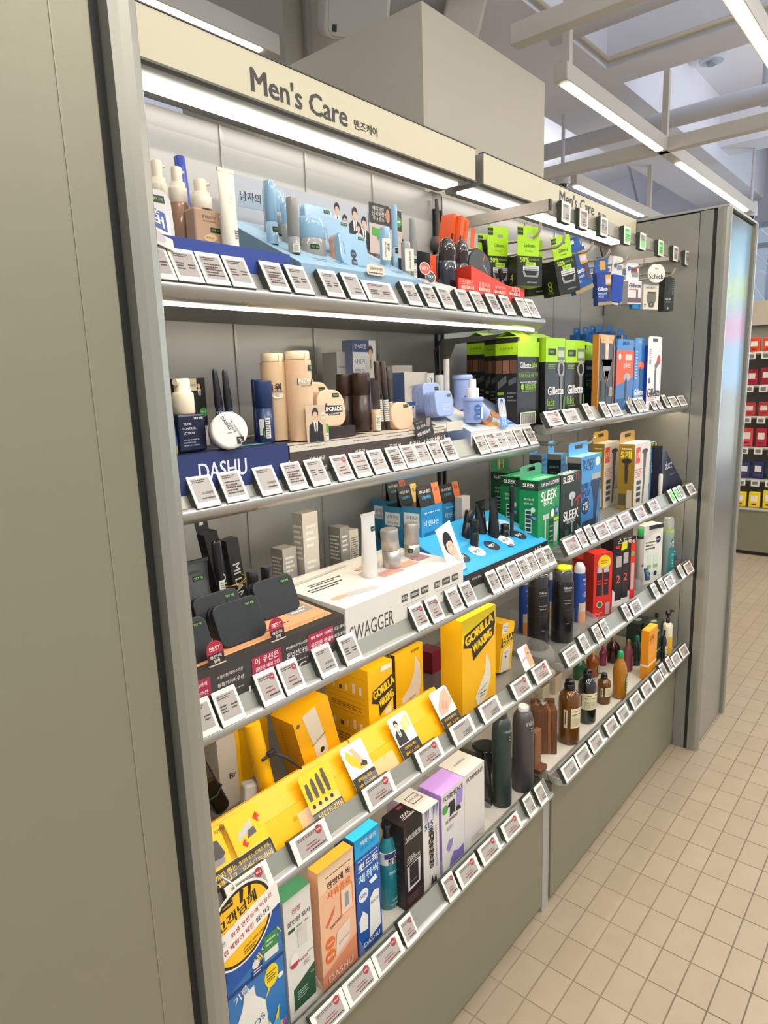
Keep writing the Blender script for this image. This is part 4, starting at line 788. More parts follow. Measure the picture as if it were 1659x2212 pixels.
m = MB(); m.tf = Matrix.Translation((0, .003, .113)); m.slab(.024, .022, .014, .006, K('#1b1a18', .3), .002, 4); m.build('head', t)
m = MB(); m.tube([(-.0145, .0, .04), (0, -.003, .038), (.0145, 0, .044), (.014, .029, .046), (-.014, .029, .044), (-.0145, 0, .04)], .0016, DARK, 6); m.build('zip_tie', t)
t = thing('charger_block', 'white charger block standing between the trimmers', 'charger', (-0.8692, 0.2000, 0.7788), 0, None, (0, math.radians(6), math.radians(-15))); t.location.z = .70
MB().box(-.011, -.010, 0, .011, .010, .062, K('#d5d1c8', .35), .004).build('body', t)
MB().tube([(0, 0, .002), (0, 0, -.006)], .002, K('#d5d1c8'), 6).build('prong', t)
t = thing('charging_stand', 'black angular charging stand on the shelf beside the charger', 'stand', (-0.8960, 0.1650, 0.7860)); t.location.z = .690
MB().prism([(-.045, 0), (.012, 0), (.012, .014), (-.03, .014), (-.038, .034), (-.045, .034)], 'y', -.018, .018, K('#1d1c1b', .45)).build('stand_base', t)
MB().prism([(.012, 0), (.045, 0), (.040, .008), (.012, .014)], 'y', -.012, .012, K('#1d1c1b', .45)).build('foot', t)
t = thing('coiled_cable', 'black tied cable running down to the yellow tray', 'cable', (-0.8388, 0.1650, 0.8120))
m = MB(); m.tube([(-.02, 0, -.002), (0, 0, .002), (.02, -.01, -.012), (.045, -.01, -.040), (.055, -.012, -.055)], .0026, DARK, 6); m.build('cable', t)
m = MB(); m.box(-.009, -.004, -.003, .007, .004, .007, DARK, .002); m.build('plug', t)
carton(-0.2359, 0.2900, 0.6890, 0.0452, 0.0500, 0.0543, 'low crimson carton in the gap between the yellow kits', '#8f1f3a')
card(-.385, .28, .7165, .04, .016, 'round white sticker card on the crimson carton', '#d8d4ca', [('C', .3, .5, .2, '#e0b020'), ('L', .5, .2, .9, .8, 3, '#3a3a3a')], rad=.007)
def tray(x0, x1, label, back=.158, hb=.078):
    t = thing('card_tray', label, 'tray', (x0, .094, Z4)); w = x1 - x0; d = back - .094
    m = MB(); m.prism([(0, .004), (d * .45, hb * .62), (d * .5, hb * .60), (d * .92, hb), (d, hb - .003), (d, 0), (0, 0)], 'x', 0, w, K('#f0b30e', .33)); m.build('tray_body', t)
    m = MB(); m.box(.01, d * .94 - .0005, hb + .0, w - .01, d * .94 + .0005, hb + .0012, K('#dd9f0a', .4)); m.build('top_fold', t)
    m = MB()
    for k in range(int(w / .08)): m.tube([(.05 + .08 * k, d * .30 - .0006, hb * .42), (.05 + .08 * k, d * .30 - .0016, hb * .425)], .004, K('#e6a80c', .4), 12)
    m.build('button_snap', t); return t
tray(-1.053, -.680, 'long yellow plastic tray with folded lip behind the fourth rail labels')
tray(-.676, -.415, 'second yellow tray section ending at the large waxing kit', .158, .078)
def tray_card(px_, label, col, items, w=.060, h=.082, y=.088, z=.705, rz=0):
    return card(px_, y, z, w, h, label, col, items, name='info_card', tilt=33, rad=.006, group=None, rz=rz)
KC = '#2f2c26'
tray_card(-0.9936, 'yellow card with black shoe shaped remover picture, leftmost on the tray', '#f1ba12', [('P', [(.02, .45), (.08, .78), (.3, .86), (.7, .8), (.78, .55), (.6, .45)], '#4a4640'), ('P', [(.1, .5), (.5, .52), (.75, .5), (.7, .42), (.1, .4)], '#8a867e'), ('R', 0, 0, 1, .36, KC), ('T', '제거기', .62, .12, .55, '#efb81a', {'b': 1}), ('T', '뿌리까지 뽑는', .5, .26, .8, '#efb81a'), ('T', '다양한', .85, .92, .25, KC)], w=.066)
tray_card(-0.9360, 'yellow card with grey shaver head and red arrows', '#f1ba12', [('P', [(.28, .56), (.34, .68), (.72, .80), (.68, .64)], '#b9b4ac'), ('P', [(.5, .52), (.56, .64), (.74, .66), (.76, .54)], '#5a554e'), ('P', [(.84, .72), (.78, .78), (.90, .86), (.96, .74), (.90, .75), (.89, .68), (.85, .69)], '#d22a1c'), ('P', [(.38, .52), (.34, .48), (.42, .40), (.50, .46), (.45, .47), (.45, .54), (.40, .54)], '#d22a1c'),
  ('R', 0, 0, 1, .34, KC), ('T', '풀커버 방수, 강력한 파워', .5, .25, .8, '#efb81a'), ('T', '올바디트리머', .52, .12, .8, '#efb81a', {'b': 1})], w=.068, h=.084)
tray_card(-0.7868, 'yellow card with four dark trimmer heads printed', '#f1ba12', [('P', [(.10 + .2 * k, .45), (.08 + .2 * k, .62 + .05 * k), (.12 + .2 * k, .8 + .04 * k), (.2 + .2 * k, .8 + .04 * k), (.22 + .2 * k, .62), (.2 + .2 * k, .45)], '#4d483f') for k in range(4)] + [('C', .14 + .2 * k, .34, .05, KC) for k in range(4)] + [('R', 0, 0, 1, .22, KC), ('T', '바디트리머', .55, .11, .8, '#efb81a', {'b': 1})], w=.066, h=.08)
tray_card(-0.6931, 'white topped card with hand and yellow tool picture', '#e2ddd0', [('P', [(.1, .78), (.2, .9), (.6, .6), (.8, .44), (.5, .42), (.2, .6)], '#e6b31c'), ('P', [(.34, .9), (.5, .62), (.62, .5), (.76, .55), (.5, .9)], '#d8a888'), ('P', [(.5, .5), (.8, .44), (.84, .52), (.7, .58)], '#3a342c'), ('R', 0, 0, 1, .34, KC), ('T', '바디 스크럽', .5, .12, .7, '#efb81a', {'b': 1}), ('T', '밀착되는 말끔', .5, .26, .6, '#efb81a')], w=.056)
tray_card(-0.5658, 'white topped card with smiling woman portrait and yellow strips', '#e4dfd4', [('MAN', .30, .36, .56, '#2a2622'), ('R', .52, .55, .62, .82, '#e6d25a'), ('R', .66, .6, .76, .86, '#efe07a'), ('R', .8, .64, .9, .9, '#e6d25a'), ('R', 0, 0, 1, .34, KC), ('T', '왁싱스트립', .5, .12, .7, '#efb81a', {'b': 1}), ('T', '간편하게 제모', .5, .26, .6, '#efb81a')], w=.056)
tray_card(-0.4341, 'white topped card with pink skin close up, rightmost on the tray', '#e8ddd0', [('P', [(.1, .4), (.15, .6), (.6, .9), (.9, .95), (.95, .6), (.5, .4)], '#d9a488'), ('P', [(.3, .55), (.5, .72), (.56, .68), (.4, .5)], '#c98c70'), ('P', [(.45, .5), (.65, .66), (.7, .6), (.55, .46)], '#c98c70'), ('R', 0, 0, 1, .34, KC), ('T', '제모 스트립', .5, .12, .7, '#efb81a', {'b': 1}), ('T', '부드럽게 떼어내는', .5, .26, .7, '#efb81a')], w=.058)
card(-0.1194, .088, .715, .048, .056, 'small rounded card with face close up above the rightmost wide tag', '#e8e0d6', [('P', [(.55, .1), (.5, .5), (.62, .9), (1, .92), (1, .1)], '#dba07c'), ('P', [(.7, .62), (.8, .68), (.9, .62), (.8, .59)], '#3a2a22'), ('P', [(.1, .4), (.5, .5), (.52, .56), (.12, .5)], '#e08aa0')], name='info_card', tilt=26, rad=.006)
for i, (x, w) in enumerate(((-.95, 'below the shaver card'), (-.80, 'left of the trimmer head card'), (-.655, 'in front of the hand picture card'))):
    m = MB(); m.tf = Matrix.Rotation(-math.radians(36), 4, 'X'); m.box(-.045, -.0005, 0, .045, 0, .04, CLEAR); setp(m.build('clear_pocket', None, (x, .083, .70)), 'clear plastic card pocket on the yellow tray ' + w, 'card pocket', 'clear card pockets')

# ================================================================== third right shelf: shaving foams
ZF = .701
def foam(args, label, body, capc, capz, decs, cap2=None, seg=44):
    parts = [('can_body', body, [(.93, 0), (1, .012), (1, capz - .03), (.93, capz)], decs)]
    parts.append(('cap', capc, [(.88, capz), (.92, capz + .01), (.90, .95), (.80, .99), (.6, 1.0)], None))
    return round_item(*args, label, 'foam_can', 'spray can', parts, seg=seg)
GD = [(.25, .86, 1.35, -36, [('T', 'Gillette', .5, .86, .62, '#d8d6d2', {'b': .8}), ('T', 'SKINCARE', .5, .80, .5, '#b9b7b2'), ('T', 'RAPID FOAMING', .5, .58, .6, '#c9c7c2'), ('T', 'SHAVE GEL', .5, .51, .45, '#c9c7c2'), ('R', .2, .36, .8, .362, '#8a8a86'), ('T', '190ml', .5, .05, .22, '#a9a7a2')])]
foam((0.0355, 0.1500, 0.7010, 0.0272, 0.2021), 'black gel can, left one of the pair on the right bay fourth rail', K('#1b1a1c', .28), K('#3a3a3e', .12, 0, 0, .2, .5), .82, GD)
t = foam((0.1226, 0.1250, 0.7010, 0.0286, 0.1959), 'black gel can with neon yellow collar flap', K('#1b1a1c', .28), K('#55575a', .10, 0, 0, .3, .5), .84, GD)
r_ = 0.0286; h_ = 0.1959
MB().lathe([(r_ * .62, h_ * .99), (r_ * .70, h_ * 1.0), (r_ * .66, h_ * 1.035), (r_ * .3, h_ * 1.045)], K('#d6e80c', .4), 24).build('collar', t)
m = MB(); m.box(r_ * .4, -r_ * .5, h_ * .97, r_ * .95, -r_ * .1, h_ * 1.03, K('#d6e80c', .4), .002); m.build('collar_flap', t)
def blueorange(args, label, big=False):
    x, y, z, r, h = args
    return round_item(x, y, z, r, h, label, 'foam_can', 'spray can',
      [('can_body', K('#23499a', .3), [(.95, 0), (1, .01), (1, .80), (.9, .84)], [(.0, .34, 1.5, 0, [('R', -.3, 0, 1.3, .55, '#e08a2a'), ('R', -.3, .55, 1.3, 1, '#c9b9a0')]), (.34, .8, 1.5, 0, [('T', 'Gillette', .5, .86, .85, W_, {'b': 1}), ('T', 'Foam', .5, .68, .5, W_), ('C', .5, .3, .3, '#cfd3da'), ('C', .5, .3, .24, '#6a8ab8')])]),
       ('cap', K('#dcdce2', .25), [(.88, .83), (.9, .92), (.7, .96), (.5, 1.0), (.3, 1.0)], None)])
blueorange((0.2821, 0.1500, 0.7010, 0.0176, 0.1714), 'blue foam can with white cap and orange base by the red gift set')
blueorange((0.1143, 0.2350, 0.7010, 0.0134, 0.1634), 'blue and orange foam can deep behind the left black gel can')
blueorange((0.2725, 0.2350, 0.7010, 0.0091, 0.1324), 'blue foam can sliver seen between the two black gel cans')
CANS = lambda a: [('R', .14 + a, .34, .44 + a, .78, '#211d20'), ('R', .5 + a, .34, .80 + a, .78, '#211d20'), ('R', .16 + a, .70, .42 + a, .80, '#b5aeb0'), ('R', .52 + a, .70, .78 + a, .80, '#b5aeb0'), ('L', .18 + a, .5, .4 + a, .6, 2, '#cc3333'), ('L', .54 + a, .5, .76 + a, .6, 2, '#cc3333')]
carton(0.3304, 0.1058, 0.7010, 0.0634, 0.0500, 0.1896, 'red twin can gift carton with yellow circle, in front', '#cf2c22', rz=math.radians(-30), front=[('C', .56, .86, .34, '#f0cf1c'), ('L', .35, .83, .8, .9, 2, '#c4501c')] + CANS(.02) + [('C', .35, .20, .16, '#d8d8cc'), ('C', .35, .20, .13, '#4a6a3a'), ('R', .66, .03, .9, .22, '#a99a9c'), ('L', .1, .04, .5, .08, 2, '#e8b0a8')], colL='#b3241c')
carton(0.3911, 0.1720, 0.7010, 0.0386, 0.0500, 0.1513, 'second red twin can gift carton half hidden on the left', '#c92a20', rz=math.radians(-30), front=[('C', .5, .90, .3, '#f0cf1c')] + CANS(.0) + [('R', .4, .04, .7, .24, '#a99a9c')])
carton(0.4505, 0.0988, 0.7010, 0.0926, 0.0500, 0.2085, 'black and white twin can carton with yellow price burst', '#1c191a', rz=math.radians(-22), front=[('P', [(0, 0), (1, 0), (1, .12), (.7, .20), (.4, .10), (.1, .22), (0, .26)], '#d9d6d2'), ('R', .12, .08, .40, .66, '#2a2628'), ('R', .44, .10, .70, .70, '#2a2628'), ('R', .14, .58, .38, .74, '#aaa4a4'), ('R', .46, .62, .68, .78, '#aaa4a4'), ('T', '2', .25, .40, .16, '#e05a4a'), ('T', '2', .57, .42, .16, '#e05a4a'), ('R', .78, .06, 1, .92, '#cf2c22'), ('C', .88, .74, .09, '#7a9a5a'), ('R', .82, .2, .96, .6, '#b9a6a8'), ('P', [(.34, .82), (.60, .84), (.62, .96), (.36, .94)], '#e8e014'), ('T', '스포츠', .5, 1.0 - .035, .6, W_), ('T', 'TIME', .8, .93, .3, W_), ('R', .1, .86, .3, .90, '#d63a2a')])
round_item(0.6592, 0.1150, 0.7010, 0.0128, 0.1893, 'silver foam can with green cap beside the black and white carton', 'foam_can', 'spray can',
  [('can_body', K('#b9b2a8', .3, .4), [(.94, 0), (1, .015), (1, .86), (.8, .90)], [(.4, .75, 1.6, 0, [('T', 'SLE', .4, .1, .7, '#1d1c1c', {'b': 1.4})])]), ('neck', K('#202020', .4), [(.8, .89), (.85, .93), (.7, .945)], None), ('cap', K('#1fa04a', .35), [(.7, .94), (.72, 1.05), (.6, 1.07)], None)])
carton(0.7136, 0.1029, 0.7010, 0.0922, 0.0450, 0.1983, 'white twin pack carton with round navy logos', '#d9d6cc', rz=math.radians(-20), front=[('C', .76, .74, .13, '#1c2a44'), ('T', 'NIVEA', .76, .74, .18, W_), ('L', .1, .58, .6, .74, 3, '#4a4a48'), ('R', .2, .12, .42, .5, '#c9d6c0'), ('R', .55, .12, .78, .5, '#c9d6c0'), ('R', .2, .26, .42, .32, '#8ab060'), ('R', .55, .26, .78, .32, '#8ab060'), ('C', .31, .16, .09, '#1c2a44'), ('C', .66, .16, .09, '#1c2a44'), ('R', .25, .93, 1, 1, '#2a2a2a')])
round_item(0.8734, 0.0950, 0.7010, 0.0198, 0.2017, 'teal foam can with navy oval and clear cap by the right end panel', 'foam_can', 'spray can',
  [('can_body', K('#8fa49c', .3, .3), [(.94, 0), (1, .012), (1, .74), (.92, .77)], [(.0, .5, 2.2, 0, [('R', 0, 0, 1, 1, '#1c7a7a'), ('T', 'FRESH', .5, .75, .5, '#c9e6e0'), ('L', .3, .3, .7, .6, 3, '#8fd0c8')]), (.45, .68, 1.6, -8, [('E', .5, .5, .42, .5, '#1c2f5a'), ('T', 'NIVEA', .5, .62, .5, W_, {'b': 1}), ('T', 'MEN', .5, .36, .3, W_)])]),
   ('collar_ring', K('#a9c83a', .4), [(.93, .765), (.95, .80)], None), ('cap', K('#d6dad6', .08, 0, 0, .4, 0, .6, 'clearcap'), [(.86, .80), (.88, .95), (.78, 1)], None)])
NB = lambda: [('T', 'NIVEA', .5, .75, .7, '#cfe0ea'), ('L', .2, .35, .8, .6, 3, '#8fb4cc')]
card(0.6867, .092, .728, .030, .040, 'small blue sample card leaning on the tags, left of three', '#1d3f66', NB(), name='sample_card', tilt=14, ry=10, th=.006)
card(0.7805, .100, .728, .028, .036, 'small blue green sample card, middle of three', '#1d4a5f', NB() + [('R', .3, .2, .8, .28, '#4fa05a')], name='sample_card', tilt=14, ry=10, th=.006)
card(0.9615, .092, .733, .034, .042, 'small blue sample card beside the teal can, right of three', '#1f4f74', NB(), name='sample_card', tilt=14, ry=12, th=.006)
for i, (x, w) in enumerate(((-.004, 'left of the black gel cans'), (.155, 'right of the gel cans'), (.265, 'under the red cartons'), (.64, 'by the silver can'))): acrylic(x, .085, .30, .7015, .04, 'clear acrylic divider fin on the foam shelf ' + w)

# ================================================================== third shelf, left bay
Z3 = .9625
LR = '#a32848'
lab = []
for x, t1, t2, red in ((.115, '모공 요철 커버력', '볼륨감보습쿠션', 1), (.30, '마일드한 자연스러운', '톡톡키커버쿠션', 0), (.50, '이 쿠션은', '올인원 메이크업', 1), (.68, '본연결에 자연스러운', '톤업선크림', 0), (.835, '색조 베이직 컨실러', '올인원 펜슬', 1), (.95, '비건 모공 베이스', '밀착 파운데이션', 0)):
    if red: lab.append(('R', x - .085, .52, x + .085, .88, LR))
    lab += [('T', t1, x, .78, .135, '#e6dfd6'), ('T', t2, x, .62, .135, '#e6dfd6', {'b': .8})]
lab += [('T', 'LAQLANC', .56, .27, .34, '#d8d2c8', {'h': .2})] + [('L', x - .06, .42, x + .06, .47, 1, '#a9a49a') for x in (.115, .3, .5, .68, .835)]
riser(-1.056, -.742, .086, .260, Z3, .072, .088, 'dark brown counter display with red captions and wood look top', '#3a3935', lab, [('R', .02, .08, .97, .60, '#d39a6c'), ('R', .03, .1, .96, .14, '#c48a5c'), ('L', .1, .18, .35, .24, 2, '#3a2c22'), ('L', .5, .18, .75, .24, 2, '#3a2c22'), ('R', .80, .28, .95, .46, '#8f8a84'), ('L', .82, .3, .93, .4, 2, '#efe6da'), ('R', .86, .5, .95, .56, '#1c1a19')], colT='#2a211c', name='counter_display')
CP = K('#14191d', .5)
def laq(x, y, z, lb, w=.080, h=.062, tl=22, ts=((.78, .82),), mt=CP, t_=.02):
    return plate(x, y, z, w, h, t_, .013, lb, mt, [d for a, b in ts for d in TRY(a, b, .24, .07)], tilt=tl, back=K('#15181b', .35))
laq(-0.9097, .112, Z3 + .0765, 'dark navy compact in the middle front with TRY ME sticker')
laq(-0.8109, .148, Z3 + .079, 'black compact standing furthest right on the wood look display')
laq(-0.9106, .156, Z3 + .080, 'dark navy compact behind the middle one')
laq(-0.9976, .106, Z3 + .0755, 'black compact half hidden by the left post', w=.066, h=.06)
for x, lb in ((-0.9768, 'round red BEST badge, left one on the dark display'), (-0.8713, 'round red BEST badge, right one on the dark display')):
    t = thing('best_badge', lb, 'badge', (x, .090, Z3 + .0725), 0, None, (math.radians(-8), 0, 0))
    m = MB(); m.slab(.026, .032, .001, .0125, K('#a3263c', .4), .0002, 8); m.dec(Flat((-.013, 0, 0), (1, 0, 0), (0, 0, 1)), .026, .032, [('R', .03, .02, .97, .46, '#2a1c1c'), ('T', 'BEST', .5, .68, .66, '#f0d9d0', {'b': 1}), ('T', '매장단독', .5, .34, .7, '#e8d8cc'), ('T', '판매', .5, .16, .35, '#e8d8cc')]); m.build('badge_face', t)
    MB().box(-.014, -.003, -.0002, .012, .004, .001, K('#d8c8b8', .3)).build('base_tab', t)
squeeze_tube(-0.9292, .21, Z3 + .088, .027, 1.1454 - Z3 - .088, 'dark grey flat tube with ring logo and TRY ME sticker at the far left', K('#3c3f3e', .4), K('#1c1d1d', .3), TRY(.66, .74, .42, .035) + [('C', .55, .34, .19, '#111312'), ('C', .55, .34, .165, '#3c3f3e'), ('T', 'LQ', .57, .35, .22, '#111312'), ('T', 'LAQLANC', .5, .84, .5, '#1a1c1b')], caph=.1)
carton(-1.03, .285, Z3, .075, .05, 1.1269 - Z3, 'black gift carton with ring logo behind the grey tube', '#151516', front=[('C', .75, .5, .12, '#39393b'), ('C', .75, .5, .10, '#151516')], r=.25)
carton(-1.055, .335, Z3, .06, .05, 1.1277 - Z3 - .0, 'second black carton further left and back', '#1b1b1c', r=.25)
def blackbox(x, y, w, h, ry, lb, txt, col='#1a1a1b', tab=None):
    return carton(x, y, Z3 + .004, w, .020, h, lb, col, front=[('T', txt, .5, .56, .42 * h / w, '#d8d5cf', {'rot': -90})], rot=(0, math.radians(ry), 0), r=.3, tab=tab, name='slim_carton')
blackbox(-0.8347 - .012, .235, .024, 1.1708 - Z3, -10, 'slim black pencil carton with hang tab leaning left', 'LAQLANC', tab=('#1b1b1c', .022, 'b', [('C', .5, .6, .1, '#b9b9b4')]))
blackbox(-0.7976 - .008, .262, .024, 1.1438 - Z3, -6, 'slim dark grey pencil carton beside the black one', 'MI LANC', '#2a2a2b')
blackbox(-0.7994 - .014, .290, .024, 1.1394 - Z3, -8, 'slim black carton behind the leaning pair', 'LANC', '#141415')
t = thing('brow_pencil', 'black brow pencil with white price sticker left of the slim cartons', 'pencil', (-0.8839, 0.2000, 1.0772), 0, None, (0, math.radians(-2), 0))
hb = 1.1695 - 1.0772
MB().lathe([(.0058, 0), (.006, .002), (.006, hb * .46)], K('#1d1d1e', .25), 14).build('barrel', t); MB().lathe([(.0078, hb * .46), (.0078, hb * .97), (.006, hb)], K('#111112', .2), 14).build('cap', t)
m = MB(); m.dec(Cyl(.0062, .002, .012, 5), .012, .03, [('R', 0, 0, 1, 1, '#dcd8ce'), ('L', .2, .1, .8, .9, 7, '#55524c')]); m.build('price_sticker', t)
def stick(args, lb, mt, txt=None, split=.5, cat='stick', extra=(), name='makeup_stick', rot=None, capm=None):
    x, y, z, r, h = args
    return round_item(x, y, z, r, h, lb, name, cat, [('base', mt, [(.96, 0), (1, .01), (1, split - .006), (.94, split - .003)], list(extra) + ([(.03, split, 1.3, -5, [('T', txt, .5, .2, .8, '#e0dfdb')])] if txt else [])), ('cap', capm or mt, [(.95, split), (1, split + .006), (1, .97), (.93, 1.0)], None)], rot=rot)
DS = K('#4a4b4b', .25, .7)
stick((-0.8237, 0.2000, 1.0450, 0.0100, 0.0629), 'short dark silver stick in front of the dark grey carton', DS)
stick((-0.7760, 0.2250, 1.0450, 0.0096, 0.0555), 'short dark silver stick further right with vertical lettering', DS, extra=[(.1, .45, 1.2, 15, [('L', .3, .0, .7, 1, 9, '#c9c9c5')])])
t = thing('rubber_band', 'thin yellow rubber band around the slim black cartons', 'rubber band', (-0.8379, 0.2320, 1.0823))
m = MB(); m.tube([(-.022, 0, .004), (-.008, -.004, .001), (.012, -.006, .003), (.027, 0, .008), (.030, .02, .009)], .0007, K('#c9a21c', .5), 5); m.tube([(-.022, 0, .002), (.005, -.004, -.001), (.028, 0, .001)], .0006, K('#c9a21c', .5), 5); m.build('band', t)
# ---- white display with tube and silver sticks
sw = [('T', 'SWAGGER', .19, .42, .33, '#4a4843', {'h': .33, 'b': .1})]
for bx_, names in ((.54, ('촉촉', '들뜸없이', '밀착력')), (.83, ('톤업', '스타일링', '잔주름'))):
    for k, n_ in enumerate(names):
        cx = bx_ + (-.09, -.005, .085)[k]; hw = (.026, .036, .032)[k]
        sw += [('R', cx - hw, .64, cx + hw, .80, '#4a4640'), ('T', n_, cx, .72, hw * 1.6, '#eceae4')]
    sw += [('L', bx_ - .11, .55, bx_ + .11, .57, 1, '#8a867e'), ('T', '피부결 보정', bx_, .46, .12, '#4a4640')]
riser(-.738, -.405, .086, .262, Z3, .080, .088, 'white counter display with thin grey lettering', '#dad5ca', sw,
  [('P', [(.12, .2), (.16, .28), (.34, .22), (.33, .12)], '#b9b5b2'), ('E', .1, .24, .06, .04, '#dba686'), ('P', [(.4, .55), (.62, .70), (.9, .80), (.7, .55)], '#cfc9c0'), ('R', .48, .30, .66, .44, '#c99484'), ('R', .68, .34, .82, .48, '#d6a087'), ('R', .84, .38, .96, .52, '#a67a80'), ('L', .05, .5, .3, .6, 2, '#4a4640'), ('L', .1, .62, .34, .7, 2, '#4a4640'), ('E', .56, .68, .1, .05, '#d9ad8a'), ('P', [(.04, .78), (.5, .86), (.5, .9), (.04, .83)], '#c4bfb6')], colT='#e0dbd1', name='counter_display')
SIL = K('#b5b0a8', .36, .7)
squeeze_tube(-0.5876, 0.1650, 1.0430, 0.0152, 0.1206, 'tall white pearl tube with TRY ME sticker on the white display', K('#dbd7d0', .3, .2), K('#cfcac4', .3), [('R', .55, .72, 1.0, .79, K('#10130f', .4)), ('T', 'TRY M', .78, .755, .36, K('#7fd24a', .4))], caph=.04)
stick((-0.5176, 0.1700, 1.0430, 0.0170, 0.0786), 'brushed silver stick leaning left on the white display', SIL, 'SWAGGER', .5, rot=(0, math.radians(-5), 0))
stick((-0.4369, 0.1850, 1.0430, 0.0152, 0.0719), 'brushed silver stick upright beside the leaning one', SIL, None, .42, extra=[(.15, .34, 1.5, -50, [('R', .1, .3, .6, .9, K('#10130f', .4)), ('T', 'TRY', .35, .6, .35, K('#7fd24a', .4))])])
def greybox(args, lb, col, colL, blob='#d9a078', txt='#f0eee8', tall=False):
    return carton(*args, lb, col, colL=colL, front=[('L', .2, .66, .8, .9, 4, txt), ('E', .5, .32, .3, .05, blob, .2), ('L', .2, .4, .8, .56, 3, txt)], left=[('L', .1, .55, .9, .9, 7, '#e6e4de')], name='concealer_carton')
greybox((-0.6882, 0.2850, 0.9625, 0.0337, 0.0318, 0.1378), 'grey concealer carton with skin tone smear, shortest of three', '#b0aca2', '#8b897f')
greybox((-0.6496, 0.2700, 0.9625, 0.0387, 0.0270, 0.1984), 'tall pale carton with bottle print behind the display', '#cdc7bb', '#a8a399')
greybox((-0.5375, 0.2850, 0.9625, 0.0252, 0.0328, 0.1497), 'grey concealer carton to the left of the white tube', '#938f8a', '#85827b', '#c9774a')
carton(-0.5109, 0.2850, 0.9625, 0.0257, 0.0300, 0.1384, 'pale carton with small text partly behind the white tube', '#c9c3b4', front=[('L', .1, .1, .9, .9, 24, '#5a564e')], name='concealer_carton')
# ---- blue display with black tubes
riser(-.398, -.048, .086, .235, Z3, .050, .110, 'bright blue counter display with black caption strip', '#24221f', [('T', x_, a_, .74, .1, '#d8d4ca') for x_, a_ in (('메이크업 베이스', .12), ('피부 컨실러', .40), ('타투 브로우', .64), ('스틱', .85))],
  [('R', .02, .02, .98, .14, '#2aa3dc'), ('E', .80, .62, .14, .16, '#a9d4e2'), ('L', .74, .56, .86, .68, 3, '#1f6a9a')] + [('C', .16 + .17 * k, .30, .055, '#e4e6e2' if k % 2 else '#1f2a30') for k in range(5)] + [('T', 'BEST', .16 + .17 * k, .30, .07, '#1f2a30' if k % 2 else W_) for k in range(5)], colT='#2b9fd6', colL='#2b86bd', name='counter_display')
def minic(args, lb, code, tagc):
    x0, y0, z, w, d, h = args
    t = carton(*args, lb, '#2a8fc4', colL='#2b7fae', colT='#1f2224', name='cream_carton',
      front=[('T', '티 안나는', .45, .78, .68, W_, {'b': 1}), ('T', '남자피부 치트키', .52, .64, .86, '#16242e', {'b': 1}), ('L', .15, .90, .85, .93, 1, '#d8eaf2'), ('P', [(.14, .12), (.18, .50), (.55, .56), (.58, .18)], '#17181b'), ('T', 'MINIC', .36, .32, .28, '#e0e0e0'), ('C', .78, .35, .14, '#1a3a4c')],
      left=[('R', .1, .74, .9, .92, '#e0e6e8'), ('T', '남자 톤업', .5, .86, .6, '#1f5a80'), ('T', '미니크 로션', .5, .78, .6, '#1f5a80'), ('C', .5, .52, .26, '#17242c'), ('T', ':)', .5, .52, .2, W_), ('C', .5, .2, .2, '#17242c')],
      parts=[('header_flap', lambda w_, d_, h_: MB().dec(Flat((-w_ / 2, -d_ / 2 + .002, h_), (1, 0, 0), (0, .25, 1)), w_, .045, [('R', 0, 0, .68, 1, '#1c1a1b'), ('R', .68, 0, 1, 1.02, tagc), ('T', code, .84, .72, .16, '#26201c'), ('T', '미니크 옴므', .34, .7, .5, W_), ('T', '기초케어', .34, .42, .4, '#3ab4e4')]).box(-w_ / 2, -d_ / 2 + .0125, h_, w_ / 2, -d_ / 2 + .0132, h_ + .042, K('#1c1a1b')))])
    return t
minic((-0.3642, 0.2150, 0.9625, 0.0767, 0.0527, 0.1679), 'sky blue cream carton with orange 02 flap, front row', '02', '#e0703a')
minic((-0.1798, 0.2900, 0.9625, 0.0794, 0.0500, 0.1395), 'sky blue cream carton further right with orange 02 flap', '02', '#e0703a')
minic((-0.3610, 0.2700, 0.9625, 0.0668, 0.0534, 0.1622), 'sky blue cream carton with yellow 01 flap, second row', '01', '#edc86a')
minic((-0.3326, 0.3250, 0.9625, 0.0651, 0.0540, 0.1670), 'sky blue cream carton with orange 03 flap, deepest left', '03', '#e0703a')
carton(-0.1444, 0.2600, 0.9625, 0.0345, 0.0200, 0.1522, 'narrow white carton at the right end of the blue ones', '#d6d0c6')
card(-0.3913 - .004, .092, Z3 + .035, .050, .125, 'tall card with dark haired person resting chin on hand', '#dfe3ea', [('R', 0, 0, 1, .17, '#2496d6'), ('T', 'MINIC', .45, .09, .55, W_), ('P', [(.1, .18), (.3, .45), (.75, .5), (.98, .2)], '#c4cfdf'), ('E', .46, .70, .27, .19, '#1c1816'), ('E', .48, .64, .20, .14, '#e6c2a8'), ('P', [(.24, .70), (.34, .80), (.6, .82), (.72, .70), (.5, .73)], '#1c1816'), ('E', .42, .655, .03, .008, '#3a2c26'), ('E', .56, .65, .03, .008, '#3a2c26'), ('E', .49, .565, .05, .008, '#b5705e'), ('P', [(.55, .42), (.62, .56), (.74, .60), (.84, .46), (.74, .34)], '#e6c2a8'), ('P', [(.4, .5), (.42, .58), (.58, .57), (.6, .48)], '#dcb498')], tilt=12, ry=-14, rad=.001)
BT = K('#17181a', .32); BC = K('#0f1012', .25)
